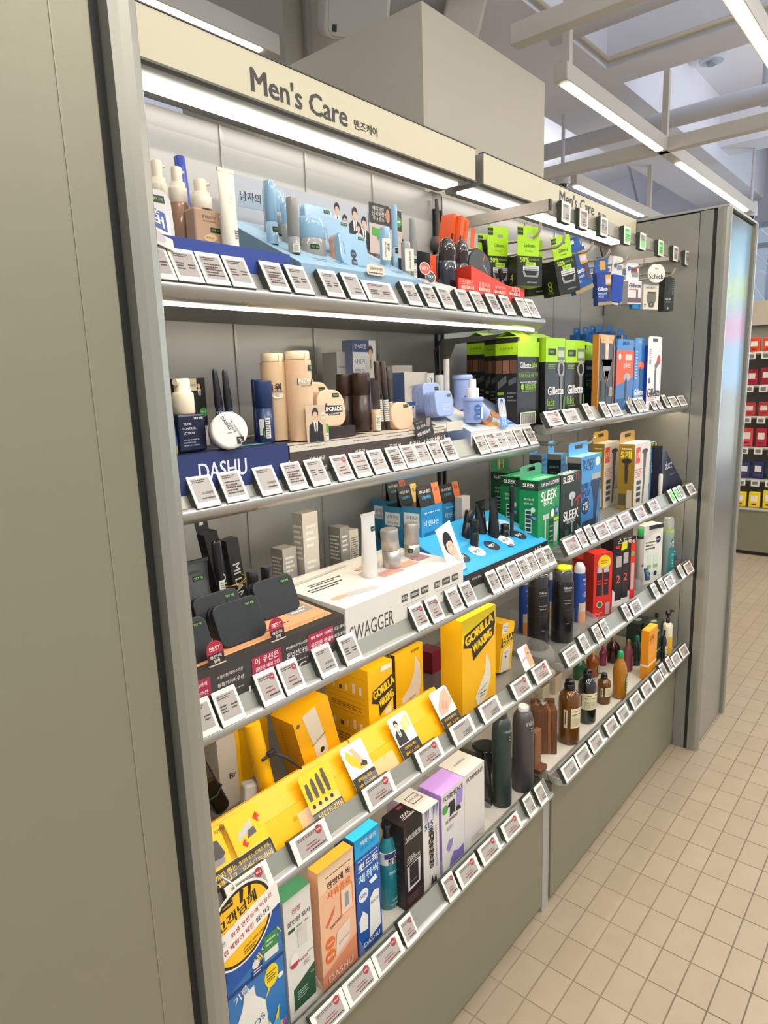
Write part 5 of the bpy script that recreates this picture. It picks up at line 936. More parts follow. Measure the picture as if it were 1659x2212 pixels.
def mtube(args, lb, caph=.3, rot=None, tg=True):
    x, y, z, r, h = args
    return round_item(x, y, z, r, h, lb, 'cream_tube', 'tube', [('tube_body', BT, [(.95, 0), (1, .02), (1, .55), (.9, .57)], [(.05, .5, 1.6, 0, [('T', 'MINIC', .5, .3, .9, '#9aa0a0', {'rot': 90})] + (TRY(.5, .8, .7, .07) if tg else []))]), ('cap', BC, [(.93, .57), (.98, .60), (.98, .97), (.85, 1)], None)], rot=rot)
mtube((-0.2513, 0.1800, 1.0450, 0.0106, 0.0644), 'black round tube leaning right by the portrait card', rot=(0, math.radians(16), 0), tg=False)
mtube((-0.2631, 0.1500, 1.0300, 0.0098, 0.0655), 'black round tube upright right of the portrait card')
squeeze_tube(-0.1914, 0.1800, 1.0450, 0.0151, 0.0774, 'black flat tube with crimped top behind the round tubes', BT, BC, TRY(.6, .80, .5, .03) + [('T', 'MINIC', .5, .6, .5, '#9aa0a0', {'rot': 90})], caph=.06)
squeeze_tube(-0.1745, 0.1550, 1.0350, 0.0134, 0.0932, 'tall black flat tube right of the middle of the blue display', BT, BC, TRY(.7, .58, .5, .03), caph=.08)
mtube((-0.1424, 0.1450, 1.0350, 0.0105, 0.0278), 'short black stick on the blue display beside the pencil')
t = thing('brow_pencil', 'long black brow pencil with white sticker on the blue display', 'pencil', (-0.1281, 0.1350, 1.0132)); t.location.z = 1.02; hb = 1.1509 - 1.02
MB().lathe([(.0042, 0), (.0045, .002), (.0045, hb * .52)], K('#2a2b2c', .25), 12).build('barrel', t); MB().lathe([(.0058, hb * .52), (.0058, hb * .98), (.0045, hb)], K('#0f0f10', .25), 12).build('cap', t)
t = thing('nail_sticker', 'small round white face sticker with pink spot on the blue display', 'sticker', (-0.1755, 0.1100, 1.0230)); t.location.z = 1.026
MB().lathe([(.008, 0), (.008, .001)], K('#e6e0da', .4), 20).build('disc', t); MB().lathe([(.004, .0011), (.004, .0014)], K('#c9506a', .4), 14).build('spot', t)
# ================================================================== second shelf, left bay
Z2 = 1.243
NV = '#1f2c5c'
riser(-1.056, -.795, .133, .300, Z2, .064, .066, 'navy counter display with large white lettering at the left', '#2a3768', [('T', 'DASHU', .55, .63, .30, '#dfe2ea', {'b': .8, 'h': .36})],
  [('R', .03, .1, .97, .9, '#1b2246'), ('R', .06, .12, .5, .2, '#5f9a9a'), ('R', .55, .12, .95, .2, '#5f9a9a')], colT='#1f2a52', name='counter_display')
squeeze_tube(-0.9784 - .004, .152, Z2 + .0655, .0150, .095, 'navy tube with gold cap standing at the left post', K('#2c4a86', .3), K('#d8bf8a', .3, .3), [('T', 'BARRIER', .5, .66, .8, '#cfd6e6'), ('L', .2, .4, .9, .55, 3, '#a9b6d4')], caph=.12, rot=(0, math.radians(-5), 0))
carton(-0.9171, 0.2150, 1.3090, 0.0444, 0.0400, 0.0970, 'black gift carton with green round seal and portrait print', '#24211f', front=[('R', 0, .82, .68, 1, '#cbbf9c'), ('T', '송강의 커버 로션', .33, .90, .6, '#2a2622'), ('MAN', .76, .66, .30, '#1b1a1a'), ('C', .86, .50, .15, '#3f9a4a'), ('T', 'ONLY', .86, .51, .2, W_), ('T', '톤 면 끝!', .55, .38, .55, W_, {'b': 1}), ('R', .5, 0, 1, .30, '#cfc6b0'), ('E', .84, .16, .16, .08, '#e4dfd2'), ('T', 'DASHU', .2, .3, .2, '#d9a05a', {'rot': 90})], colL='#1a1817')
t = thing('pump_bottle', 'navy square bottle with cream pump reading TONE CONTROL LOTION', 'bottle', (0, 0, 0))
X0 = -0.9437; t.location = (X0, .165, Z2 + .0665)
hB = 1.3593 - Z2 - .0665; wB = (-0.9287 - -0.9716) / 2
m = MB().box(-wB, -.016, 0, wB, .016, hB, K('#161c34', .25), .003)
m.dec(Flat((-wB, -.016, 0), (1, 0, 0), (0, 0, 1)), 2 * wB, hB, [('T', 'TRY ME', .72, .88, .34, '#e6e6ea', {'b': .8}), ('T', 'TONE', .32, .74, .28, '#cfd3dc'), ('T', 'CONTROL', .38, .62, .48, '#cfd3dc'), ('T', 'LOTION', .36, .50, .38, '#cfd3dc'), ('L', .15, .14, .7, .36, 3, '#8a91a6')]); m.build('bottle_body', t)
MB().lathe([(.0135, hB), (.0145, hB + .002), (.0140, hB + .026), (.0125, hB + .028), (.0105, hB + .029), (.0105, hB + .044), (.009, hB + .046)], K('#e8dcc0', .35), 28).build('pump_head', t)
MB().tube([(0, 0, hB + .041), (-.013, -.004, hB + .0415)], .0045, K('#e8dcc0', .35), 12).build('spout', t)
t = thing('powder_jar', 'white round powder jar tilted forward on the navy display', 'jar', (-0.8984, 0.1350, 1.3313), 0, None, (math.radians(78), 0, math.radians(-22)))
rj = .0245; t.location.z = Z2 + .066 + rj * .98
MB().lathe([(rj * .97, -.012), (rj, -.010), (rj, .0)], K('#b9b4b4', .2), 40).build('jar_base', t)
m = MB(); m.lathe([(rj * 1.02, .0005), (rj * 1.02, .010), (rj * .98, .0118), (rj * .90, .0122)], K('#e6e1dc', .3), 40)
m.dec(Flat((-rj, -rj, .0124), (1, 0, 0), (0, 1, 0)), 2 * rj, 2 * rj, [('T', 'DASHU', .42, .70, .40, '#2d3560', {'rot': -62, 'b': 1}), ('T', 'OIL CUT NO SEBUM', .70, .50, .62, '#3b4068', {'rot': -62}), ('T', 'POWDER', .58, .56, .3, '#3b4068', {'rot': -62}), ('L', .42, .40, .56, .44, 1, '#6a6d8a'), ('R', .66, .10, .86, .30, '#1a1a1e'), ('T', 'TRY', .76, .2, .16, W_, {'rot': -62})]); m.build('lid', t)
def linerpen(x, y, z, h, lb, lean):
    t = thing('liner_pen', lb, 'pen', (x, y, z), 0, None, (0, math.radians(lean), 0))
    MB().lathe([(.0052, 0), (.0056, .002), (.0056, h * .50)], K('#20294a', .3), 16).build('barrel', t)
    m = MB().lathe([(.0060, h * .50), (.0058, h * .60), (.0038, h * .96), (.002, h)], K('#16181f', .3), 16); m.build('cap', t)
    m = MB(); m.dec(Cyl(.0058, h * .38, .014, -40), .014, .012, [('T', 'TRY M', .5, .5, .9, W_, {'b': .8})]); m.build('print', t)
linerpen(-0.8668, .19, Z2 + .0665, 1.4183 - Z2 - .0665, 'navy liner pen with tapered cap, left of two', -3)
linerpen(-0.8537, .185, Z2 + .0665, 1.4170 - Z2 - .0665, 'navy liner pen with tapered cap, right of two', -3)
NV2 = K('#213560', .25, .1)
stick((-0.8034, 0.1700, 1.3090, 0.0135, 0.0911), 'navy stick with white sticker labels, nearer of two', NV2, None, .56, extra=[(.05, .42, 1.3, -40, [('R', .55, .05, .95, .95, '#dcdad2'), ('R', .02, .2, .42, .9, '#dcdad2'), ('L', .6, .1, .9, .9, 8, '#3a3a38'), ('R', .3, 0, .55, .5, '#15161a'), ('T', 'TRY ME', .42, .25, .5, '#8ad04a', {'rot': 90})])], cat='stick')
stick((-0.7953, 0.1950, 1.3090, 0.0076, 0.0930), 'navy stick behind the labelled one', NV2, None, .56)
# dark brown foundation display
lab = [('R', 0, .84, 1, 1, '#cfc7b8')]
for x, a_, b_ in ((.14, '자연스러운', '톤 커버 로션'), (.40, '빈틈없는', '탄력커버 쿠션'), (.62, '꿀피부', '커버 스틱'), (.76, '초밀착', '커버 컨실러'), (.88, '디테일', '브로우'), (.965, '백탁', '선크림')):
    lab += [('T', a_, x, .60, .085, '#e6e0d4', {'b': .7}), ('T', b_, x, .34, .1, '#e6e0d4', {'b': .7}), ('L', x - .05, .90, x + .05, .95, 1, '#8a7f6e')]
riser(-.792, -.395, .133, .275, Z2, .060, .068, 'dark brown counter display with white Korean captions', '#4a3f37', lab, [('R', .0, .15, .5, .9, '#3a3029')], colT='#c9bba6', name='counter_display')
BG = K('#d9b894', .35); BGD = K('#c7a683', .35)
def longtube(args, lb, mt, decs, z=1.30):
    x, y, z, r, h = args
    t = round_item(x, y, z, r, h, lb, 'foundation_tube', 'tube', [('tube_body', mt, [(.92, 0), (.93, .10), (.96, .12), (1, .5), (.98, .90)], decs), ('cap', K('#e2d0b0', .35), [(.88, .905), (.90, .91), (.90, .985), (.82, 1.0)], None)])
    m = MB(); m.box(-.003, -r * .98, h * .84, .003, -r * .86, h * .985, K('#e2d0b0', .35), .001); m.tf = Matrix.Rotation(math.radians(-20), 4, 'Z'); m.build('lever_clip', t)
longtube((-0.7688, 0.1850, 1.3090, 0.0194, 0.1311), 'tall beige foundation tube reading number one, left of the NEW one', K('#cdb18c', .4), [(.5, .66, 1.5, -25, [('T', '1위', .45, .7, .5, '#221d18', {'b': 1.4}), ('L', .15, .38, .85, .46, 1, '#5a5048'), ('E', .5, .12, .3, .22, '#e0d3bc')])])
longtube((-0.7404, 0.1600, 1.3070, 0.0209, 0.1356), 'tall beige foundation tube with NEW sticker', BG, [(.60, .72, 1.5, -15, [('P', [(.12, .2), (.12, .8), (.95, .75), (.95, .2)], '#2a221c'), ('T', 'NEW', .54, .55, .72, '#f0ece2', {'b': 1.4}), ('L', .3, .05, .9, .15, 1, '#2a221c')]), (.78, .84, 1.0, 15, [('R', .3, 0, 1, 1, '#14130f'), ('T', 'TRY', .65, .5, .5, '#7fd24a')])])
def up(x, y, z, w, h, lb, txt=True, rz=0):
    return plate(x, y, z, w, h, .026, w * .36, lb, K('#dcb896', .4), ([('P', [(.18, .36), (.18, .56), (.26, .58), (.30, .66), (.34, .58), (.88, .56), (.88, .38)], '#2b211b'), ('T', 'UPGRADE', .53, .475, .66, '#f3efe8', {'b': 1.4}), ('R', .32, .31, .76, .36, '#2b211b'), ('L', .35, .32, .72, .35, 1, '#d8d0c4')] if txt else []) + TRY(.70, .84, .24, .055), tilt=9, back=K('#d0a27c', .4), rz=rz)
setp(MB().box(-.034, 0, 0, .040, .05, .0195, K('#2f2622', .4)).build('compact_stand', None, (-0.6751, .142, Z2 + .0605)), 'dark brown step block under the UPGRADE compact', 'stand')
up(-0.6751, .150, Z2 + .0805, .062, .0600, 'beige rounded cushion compact with UPGRADE sticker')
up(-0.6669, .185, Z2 + .064, .060, .090, 'beige rounded cushion compact behind the UPGRADE one', False)
up(-0.6576, .225, Z2 + .067, .058, .100, 'third beige cushion compact furthest behind', False)
card(-0.7317, .1345, Z2 + .0615, .042, .056, 'cut out card of a dark suited person pointing up', '#b9a48c', [('R', 0, 0, 1, 1, '#cbb497'), ('MAN', .48, .0, .95, '#1d1c1d'), ('P', [(.04, .3), (.14, .36), (.12, .62), (.06, .62)], '#e0b294'), ('C', .88, .70, .14, '#d8ccb4'), ('T', '4호 HDX', .88, .70, .2, '#3a332c')], name='portrait_card', tilt=1, rad=.012)
card(-0.7104, .1365, Z2 + .0612, .014, .026, 'tiny green and white label standing before the UPGRADE compact', '#e2e4da', [('R', 0, .45, 1, 1, '#4fae3a'), ('L', .2, .1, .9, .35, 2, '#2a2a26')], name='label_card')
MBR = K('#3a2a24', .3)
stick((-0.5701, 0.1850, 1.3080, 0.0158, 0.1011), 'dark brown stick with glossy cap right of the compacts', MBR, None, .62)
stick((-0.5808, 0.2150, 1.3090, 0.0150, 0.0987), 'dark brown stick behind the first one', MBR, None, .62)
CLR = K('#b79a78', .1, 0, 0, .3, .3, .8, 'clr')
stick((-0.5552, 0.1650, 1.3080, 0.0083, 0.0878), 'slim wand with beige base and clear smoky cap', K('#c9a684', .3), None, .42, capm=K('#5b504a', .08, 0, 0, .4, .5, .7, 'clr2'), extra=[(.0, .3, 1.4, -20, [('R', .1, 0, .9, 1, '#e0dccf'), ('L', .2, .1, .8, .9, 6, '#6a6458')])])
for x_, y_, tp, lb in ((505, .17, 255, 'thin brown pencil leaning against the white sticker pens, left'), (550, .165, 258, 'thin brown pencil between the sticker pens'), (480, .19, 372, 'short dark pencil behind the thin brown ones'), (583, .175, 300, 'thin brown pencil on the right')):
    t = thing('brow_pencil', lb, 'pencil', (0, 0, 0)); X_ = {505: -0.5356, 550: -0.5245, 480: -0.5252, 583: -0.5010}[x_]
    t.location = (X_, y_, Z2 + .065); H_ = {505: 1.4284, 550: 1.4274, 480: 1.3992, 583: 1.4170}[x_] - Z2 - .065
    t.rotation_euler = (0, math.radians(-4), 0)
    MB().lathe([(.0042, 0), (.0045, .002), (.0045, H_ * .5)], K('#2b2522', .3), 14).build('barrel', t); MB().lathe([(.0052, H_ * .5), (.0052, H_ * .98), (.004, H_)], K('#3b2d25', .35), 14).build('cap', t)
    m = MB(); m.dec(Cyl(.0047, H_ * .12, .012, -30), .012, H_ * .36, [('R', 0, 0, 1, .9, '#dcd9cf'), ('L', .1, .05, .9, .85, 9, '#55524b'), ('R', 0, .9, 1, 1.1, '#10130f')]); m.build('sticker', t)
carton(-0.4640, 0.3000, 1.2450, 0.0695, 0.0275, 0.2296, 'tall pale blue carton with portrait at the back', '#a9b6d8', front=[('R', 0, .68, 1, 1, '#e2e4e6'), ('R', 0, .90, .70, 1, '#2f4a8a'), ('T', '전속모델', .33, .95, .5, W_), ('T', '나움가', .30, .82, .42, '#23407a', {'b': 1}), ('T', '품절되기도 했던', .38, .745, .62, '#23407a'), ('MAN', .76, .69, .27, '#d8d4cc'), ('R', .2, 0, .75, .36, '#8fa3d4'), ('C', .88, .38, .13, '#2f4a8a'), ('C', .86, .56, .13, '#e4e4d8'), ('L', .1, .45, .6, .6, 3, '#8c9ac4')], colL='#8f9dc4')
carton(-0.4891, 0.3200, 1.2450, 0.0367, 0.0400, 0.2070, 'white carton with three navy stripes behind the dark sticks', '#c9c9c6', front=[('T', 'NUMBUZIN', .5, .86, .7, '#6a7088'), ('R', .15, .62, .85, .70, '#2c3f78'), ('R', .15, .50, .85, .58, '#2c3f78'), ('R', .15, .38, .85, .46, '#2c3f78')])
# beige compact leaning on a portrait card, then small cartons
t = card(-0.4079, .205, Z2 + .030, .115, .100, 'sloping printed card with close up of a face and dark hair', '#dcae92', [('R', 0, .0, 1, 1, '#dcae92'), ('P', [(0, .6), (.2, .72), (.5, .78), (.8, .92), (.9, 1), (0, 1)], '#1d1916'), ('P', [(.05, .5), (.3, .56), (.3, .52), (.06, .46)], '#33261f'), ('P', [(.5, .2), (1, .1), (1, .9), (.86, .8), (.7, .5)], '#e8c4ac'), ('T', '6', .3, .2, .1, W_)], name='portrait_card', tilt=55, rad=.001)
up(-0.4910, .152, Z2 + .0625, .062, .050, 'beige compact wrapped in clear film with TRY ME sticker', False)
card(-0.4626, .124, Z2 + .047, .052, .034, 'black speech card with white Korean text and brush picture', '#2a241f', [('P', [(.62, .55), (.8, .95), (.98, .9), (.84, .45)], '#8a8072'), ('T', '모공 지우개', .34, .62, .5, W_, {'b': 1}), ('T', '번들거림 순삭', .42, .26, .74, W_, {'b': 1.2}), ('L', .1, .82, .5, .9, 1, '#a08e7a')], name='speech_card', tilt=10, ry=-10, rad=.003)
WB_ = '#cdc9c0'
carton(-0.3595, 0.2850, 1.2450, 0.0665, 0.0500, 0.1795, 'white rounded carton at the back with wire hook', WB_)
carton(-0.3779, 0.2400, 1.2450, 0.0762, 0.0302, 0.1643, 'pale carton lying in front with small gold print', '#d3cdbf', front=[('T', '스킨케어 파우더', .5, .82, .6, '#6a6458'), ('E', .84, .8, .1, .06, '#c9a04a')], colL='#4e6390', colT='#bdb7aa')
carton(-0.3072, 0.2350, 1.2450, 0.0238, 0.0400, 0.1615, 'narrow pale carton with smile mark', '#d8d5cd', front=[('T', ':)', .5, .88, .4, '#2a2a28')])
card(-0.3915, .222, Z2 + .075, .05, .032, 'white caption card with portrait and navy Korean text', '#dfe2e6', [('R', 0, .78, 1, 1, '#35508a'), ('T', '기미를 커버', .38, .58, .6, '#23407a', {'b': 1}), ('T', '선번 완화', .36, .32, .5, '#c0393c', {'b': 1}), ('MAN', .84, .0, .76, '#cfd4de')], name='caption_card', rad=.002)
card(-0.4080, .24, Z2 + .075, .022, .034, 'small navy card with portrait left of the caption card', '#35508a', [('MAN', .5, .0, .8, '#dfe2e6')], name='caption_card', rad=.002)
# pale blue display
PB = '#a9bce2'
riser(-.300, -.052, .133, .262, Z2, .0415, .105, 'pale blue sloping display with orange and beige prints', '#dcd7cc', (), [('P', [(0, 0), (.30, 0), (.10, .9), (0, 1)], '#c9d2d6'), ('P', [(.30, 0), (.62, 0), (.42, .8), (.12, .8)], '#e6dccb'), ('R', .34, .06, .5, .2, '#dba46a'), ('R', .46, .1, .56, .18, '#e0b070'), ('R', .66, .06, .78, .12, '#5a7ac0'), ('R', .84, .1, .96, .16, '#5a7ac0'), ('E', .72, .36, .08, .16, '#d8925e')], colT='#b4c6e8', colL='#9fb2d8', name='counter_display')
BLC = K('#9db0e0', .35)
def doing(x, y, z, w, h, lb, txt=True):
    return plate(x, y, z, w, h, .030, w * .2, lb, BLC, ([('T', 'DOING', .60, .42, .5, '#d6def2', {'b': .2}), ('T', 'WHAT', .58, .26, .44, '#d6def2', {'b': .2})] if txt else []) + TRY(.78, .80, .24, .06), tilt=8, back=K('#8da2d6', .35))
doing(-0.3492, .158, Z2 + .078, .060, 1.3718 - Z2 - .078, 'pale blue arched compact with DOING WHAT lettering')
doing(-0.3236, .205, Z2 + .083, .060, 1.3879 - Z2 - .083, 'pale blue arched compact behind the first', False)
m = MB(); m.box(-.028, -.0008, 0, .028, 0, .018, K('#e0dac6', .2, a=.9, kind='pl')); m.tf = Matrix.Rotation(math.radians(-65), 4, 'X'); m.box(-.028, 0, 0, .028, .0008, .045, K('#d8d0bc', .2, a=.9, kind='pl'))
setp(m.build('clear_tray', None, (-0.3534, .136, Z2 + .050)), 'small milky tray in front of the pale blue compact', 'tray')
def bjar(args, lb, tall=True):
    x, y, z, r, h = args
    return round_item(x, y, z, r, h, lb, 'pump_jar', 'jar', [('jar_body', BLC, [(.78, 0), (.80, .02), (.98, .50 if tall else .86)], [(.05, .44, 1.1, -30, [('C', .55, .74, .30, '#2f68b8'), ('C', .55, .26, .30, '#2f68b8'), ('T', '보습', .55, .74, .34, W_), ('T', '진정', .55, .26, .34, W_), ('R', .9, .1, 1.3, .8, '#dde2ec')])]),
      ('rim', BLC, [(1.06, .50), (1.08, .51), (1.08, .56), (1.02, .58)] if tall else [(1.08, .87), (1.1, .89), (1.1, .96), (1.0, 1.0)], None)] + ([('pump_head', K('#e4e1dc', .3), [(.62, .58), (.62, .78), (.58, .79), (.36, .80), (.36, .97), (.32, 1.0)], None)] if tall else []))
bjar((-0.2579, 0.1550, 1.3020, 0.0215, 0.0898), 'pale blue tapered jar with white pump and blue dots')
bjar((-0.2063, 0.2150, 1.3260, 0.0210, 0.0752), 'pale blue tapered jar without pump behind', False)
stick((-0.2515, 0.2250, 1.3300, 0.0065, 0.1056), 'slim white wand with pale blue base', K('#b4c2ea', .3), None, .38, capm=K('#dfdcd6', .3))
stick((-0.2645, 0.2350, 1.3300, 0.0099, 0.0726), 'white stick with black band behind the compacts', K('#dcd9d2', .3), None, .5)
t = squeeze_tube(-0.2107, .150, Z2 + .062, .0165, .075, 'pale blue tube with rose gold cap lying forward on the slope', K('#9fb2e2', .3), K('#c98f68', .2, .6), caph=.24, rot=(math.radians(0), math.radians(-52), 0))
card(-0.1762, .126, Z2 + .043, .030, .064, 'cut out card of a person in pale top with hands at cheeks', '#a8bede', [('R', 0, 0, 1, .40, '#4a90d8'), ('T', '한정', .5, .28, .6, W_, {'b': 1}), ('T', '기획', .5, .13, .6, W_, {'b': 1}), ('MAN', .5, .36, .62, '#cfd4de'), ('P', [(.2, .45), (.3, .70), (.38, .70), (.34, .45)], '#e2b697'), ('P', [(.8, .45), (.7, .70), (.62, .70), (.66, .45)], '#e2b697')], name='portrait_card', rad=.006, tilt=8)
# ================================================================== top shelf, left bay
Z1 = 1.521
t = card(-0.9706 - .012, .140, Z1 + .047, .066, 1.6301 - Z1 - .047, 'rounded white backing card with TRY ME sticker at the far left', '#cfcbc4', TRY(.72, .82, .30, .07) + [('L', .2, .93, .5, .97, 1, '#2a2a28')], name='backing_card', rad=.014, tilt=6)
t = card(-0.9923, .118, Z1 + .040, .050, .062, 'curled blue and pink leaflet with bold white Korean text', '#e3ddd8', [('R', .02, .42, .9, .98, '#41538e'), ('T', '러운', .5, .84, .44, W_, {'b': 1.2}), ('T', '커버', .5, .62, .62, W_, {'b': 1.4}), ('R', .0, .0, 1, .38, '#e6cfc6'), ('E', .5, .2, .3, .16, '#b9b0b0')], name='leaflet', rad=.004, tilt=28, ry=16)
CRM = K('#ece0c6', .35)
def pumpf(args, lb, glass, decs=None, square=False):
    x, y, z, r, h = args; r = r if square else r * 1.16
    t = thing('foundation_bottle', lb, 'bottle', (x, y, z)); g = h * .58
    if square:
        w = r * .98; m = MB().box(-w, -w * .55, 0, w, w * .55, g, glass, .003)
        if decs: m.dec(Flat((-w, -w * .55, 0), (1, 0, 0), (0, 0, 1)), 2 * w, g, decs); r *= .80
        m.build('glass_body', t)
    else: MB().lathe([(r * .95, 0), (r, .003), (r, g - .004), (r * .9, g)], glass, 28).build('glass_body', t)
    MB().lathe([(r * .80, g), (r * .84, g + .001), (r * .84, g + h * .17), (r * .80, g + h * .18), (r * .70, g + h * .18), (r * .68, g + h * .24), (r * .50, g + h * .245)], CRM, 32).build('collar', t)
    MB().lathe([(r * .50, g + h * .24), (r * .50, h * .985), (r * .44, h)], CRM, 28).build('pump_head', t)
    m = MB(); m.tube([(r * .3, -r * .2, h * .94), (r * .62, -r * .35, h * .945)], r * .13, CRM, 10); m.tube([(r * .58, -r * .33, h * .945), (r * .66, -r * .37, h * .943)], r * .09, K('#7a5a42', .6), 8); m.build('nozzle', t)
    return t
SK = K('#cba684', .12, 0, 0, .15, .6)
pumpf((-0.8752, 0.1850, 1.5745, 0.0212, 0.0911), 'square foundation bottle with B.READY lettering and cream pump', SK, [('T', 'B.READY', .55, .80, .52, '#5a4a48', {'b': .4}), ('T', 'BLUE FOUNDATION', .56, .70, .5, '#6a5a52')] + TRY(.76, .50, .38, .06) + [('E', .55, .30, .26, .09, '#dcb982', .12), ('T', '02 RYAN', .52, .30, .3, '#4a3a2e')], square=True)
pumpf((-0.8902, 0.2150, 1.5745, 0.0125, 0.1099), 'foundation bottle with cream pump, middle of three at the back', K('#a87f62', .12, 0, 0, .1, .6))
pumpf((-0.8940, 0.2550, 1.5745, 0.0129, 0.1261), 'foundation bottle with cream pump, leftmost and furthest back', K('#b58a6a', .12, 0, 0, .1, .6))
t = thing('blue_pen', 'bright cobalt blue pen standing behind the cream pumps', 'pen', (-0.8501, 0.2500, 1.6755), 0, None, (0, math.radians(-4), 0)); t.location.z = Z1 + .0535; hb = 1.7127 - Z1 - .0535
MB().lathe([(.0068, 0), (.0072, .002), (.0072, hb * .45)], K('#27406e', .3), 20).build('barrel', t); MB().lathe([(.0076, hb * .45), (.0076, hb * .99), (.006, hb)], K('#1f3fa0', .3), 20).build('cap', t)
riser(-1.056, -.775, .127, .29, Z1, .052, .0525, 'cobalt blue display tray under the cream pump bottles', '#263f8c', (), (), colT='#2d4a9a', name='display_tray')
squeeze_tube(-0.8472, 0.1650, 1.5745, 0.0118, 0.1062, 'cream white tube with crimped top and grey vertical text', K('#e4ddc8', .35), K('#d8d0bc', .4), [('T', 'ALL IN ONE', .5, .62, .5, '#7a8290', {'rot': 78}), ('L', .5, .14, .9, .26, 4, '#2a2a28')], caph=.04)
# pale blue sloping display with back card
t = riser(-.748, -.455, .133, .320, Z1, .045, .140, 'pale blue sloping display holding blue and grey sticks', '#88a8bd', (), [('L', .2 + .16 * k, .12, .30 + .16 * k, .2, 2, '#6d93b0') for k in range(5)], colT='#9dbdd0', colL='#76949f', name='counter_display')
card(-.5365, .332, 1.655, .352, .083, 'wide pale back card with Korean words and four suited men', '#b9bcbf', [('P', [(.045, .40), (.20, .42), (.19, .66), (.06, .66)], '#9fb0bb'), ('T', '남자의', .125, .62, .125, '#26262a', {'b': .8}), ('MAN', .725, .26, .70, '#cfd2d6'), ('MAN', .785, .04, .70, '#2a2a2c'), ('MAN', .868, .18, .78, '#1f2022'), ('MAN', .945, .02, .78, '#202123'), ('MAN', .895, 0, .62, '#e4e0dc')], name='back_card', rad=.018, th=.002)
BLU = K('#8fb5cc', .18, 0, 0, 0, .6); GRY = K('#93928a', .25, 0, 0, 0, .4)
def ov(args, lb, split=.48, capm=BLU, bot=GRY, tm=True, sy=.62, name='sun_stick'):
    x, y, z, r, h = args; r *= 1.14 if sy < .8 else 1
    return round_item(x, y, z, r, h, lb, name, 'stick', [('base', bot, [(.94, 0), (.98, .02), (.98, split - .02), (.94, split)], [(split * .42, split * .68, .9, -30, TRY(.6, .5, .8, .45))] if tm else None), ('ring', K('#c9c7c0', .2, .6), [(.95, split - .005), (.95, split + .01)], None), ('cap', capm, [(.97, split + .01), (1, split + .02), (1, .95), (.93, .99), (.8, 1)], None)], sy=sy)
ov((-0.6541, 0.2000, 1.5900, 0.0213, 0.0640), 'wide oval stick with pale blue cap and grey base, nearest')
ov((-0.6689, 0.2350, 1.6160, 0.0160, 0.0631), 'oval stick with pale blue cap behind the thin grey pen', tm=False)
ov((-0.6670, 0.2750, 1.6370, 0.0187, 0.0709), 'oval stick with pale blue cap furthest back left', tm=False)
stick((-0.7315, 0.2100, 1.6050, 0.0091, 0.0906), 'tall thin pale blue pen with TRY ME band', BLU, None, .36, extra=[(.19, .27, 1.3, 0, [('R', 0, 0, 1, 1, K('#10130f', .4)), ('T', 'TR', .4, .5, .4, K('#7fd24a', .4))]), (.03, .15, 1.0, 20, [('R', .3, 0, .9, 1, '#dcd8c8')])])
stick((-0.7194, 0.1750, 1.5880, 0.0093, 0.0797), 'tall thin grey pen with white label at its foot', GRY, None, .30, extra=[(.01, .16, 1.5, -20, [('R', .1, 0, .9, 1, '#dedccb'), ('L', .2, .1, .8, .9, 6, '#4a4a3a')])])
def bp(x, y, z, w, h, lb, dots=False, side=True):
    return plate(x, y, z, w, h, .024, w * .16, lb, BLU, TRY(.80, .88, .22, .045) + [('T', 'JUNG SAEM', .13, .5, .30, '#5f86a2', {'rot': -90})] + ([('C', .44, .36, .10, '#1c2430'), ('C', .44, .10, .10, '#1c2430'), ('T', '남자', .44, .36, .12, '#aeb6c0'), ('T', '쿠션', .44, .10, .12, '#aeb6c0')] if dots else []), tilt=8, back=K('#d8a083', .4))
bp(-0.5910, .165, Z1 + .061, .068, 1.6351 - Z1 - .061, 'pale blue compact with navy dot stickers and coral back', True)
bp(-0.5771, .215, Z1 + .086, .068, 1.6696 - Z1 - .086, 'pale blue compact behind the dotted one')
bp(-0.5690, .262, Z1 + .110, .068, 1.7001 - Z1 - .110, 'pale blue compact furthest back')
# right part of the pale blue display
card(-0.3132, .33, 1.7506 - .098, .105, .098, 'back card with black header, green seal and pink panel', '#cdbdb2', [('R', .0, .60, .62, 1.0, '#37342d'), ('R', .62, .55, 1, .97, '#2f2d28'), ('T', '메이저한', .28, .90, .34, '#d8d4c8'), ('T', '남성화장품', .32, .80, .46, '#d8d4c8'), ('T', '루나 플로', .28, .70, .34, '#d8d4c8'), ('C', .88, .74, .11, '#3f9a3f'), ('R', .80, .72, .96, .76, W_), ('P', [(.08, .36), (.08, .52), (.46, .50), (.46, .36), (.3, .36), (.26, .26), (.22, .36)], '#4aa83c'), ('E', .56, .80, .06, .14, '#c98f6c')], name='back_card', rad=.002)
carton(-0.2550, 0.3450, 1.5450, 0.0189, 0.0200, 0.1522, 'small black carton peeking behind the blue pen', '#1c1c1e')
riser(-.452, -.348, .133, .300, Z1, .042, .098, 'white and coral sloping end of the blue display', '#d9d5cf', (), [('P', [(0, .1), (.25, .1), (.25, .9), (0, .9)], '#a6cbe4'), ('E', .18, .22, .10, .16, '#d8a083'), ('L', .5, .1, .9, .3, 3, '#a9b9c4')], colT='#dfe2e4', colL='#8fb4cf', name='counter_display')
stick((-0.4265, 0.2150, 1.5900, 0.0054, 0.1227), 'tall thin pale blue pen right of the men card', BLU, None, .40, extra=[(.30, .385, 1.4, -20, TRY(.55, .5, .9, .45)), (.03, .26, .8, -20, [('T', 'JUNGSAEM', .5, .5, 2.6, '#5f86a2', {'rot': -90})])])
ov((-0.4800, 0.1950, 1.5840, 0.0094, 0.0793), 'pale blue stick with large white label', .18, BLU, BLU, False, 1.0)
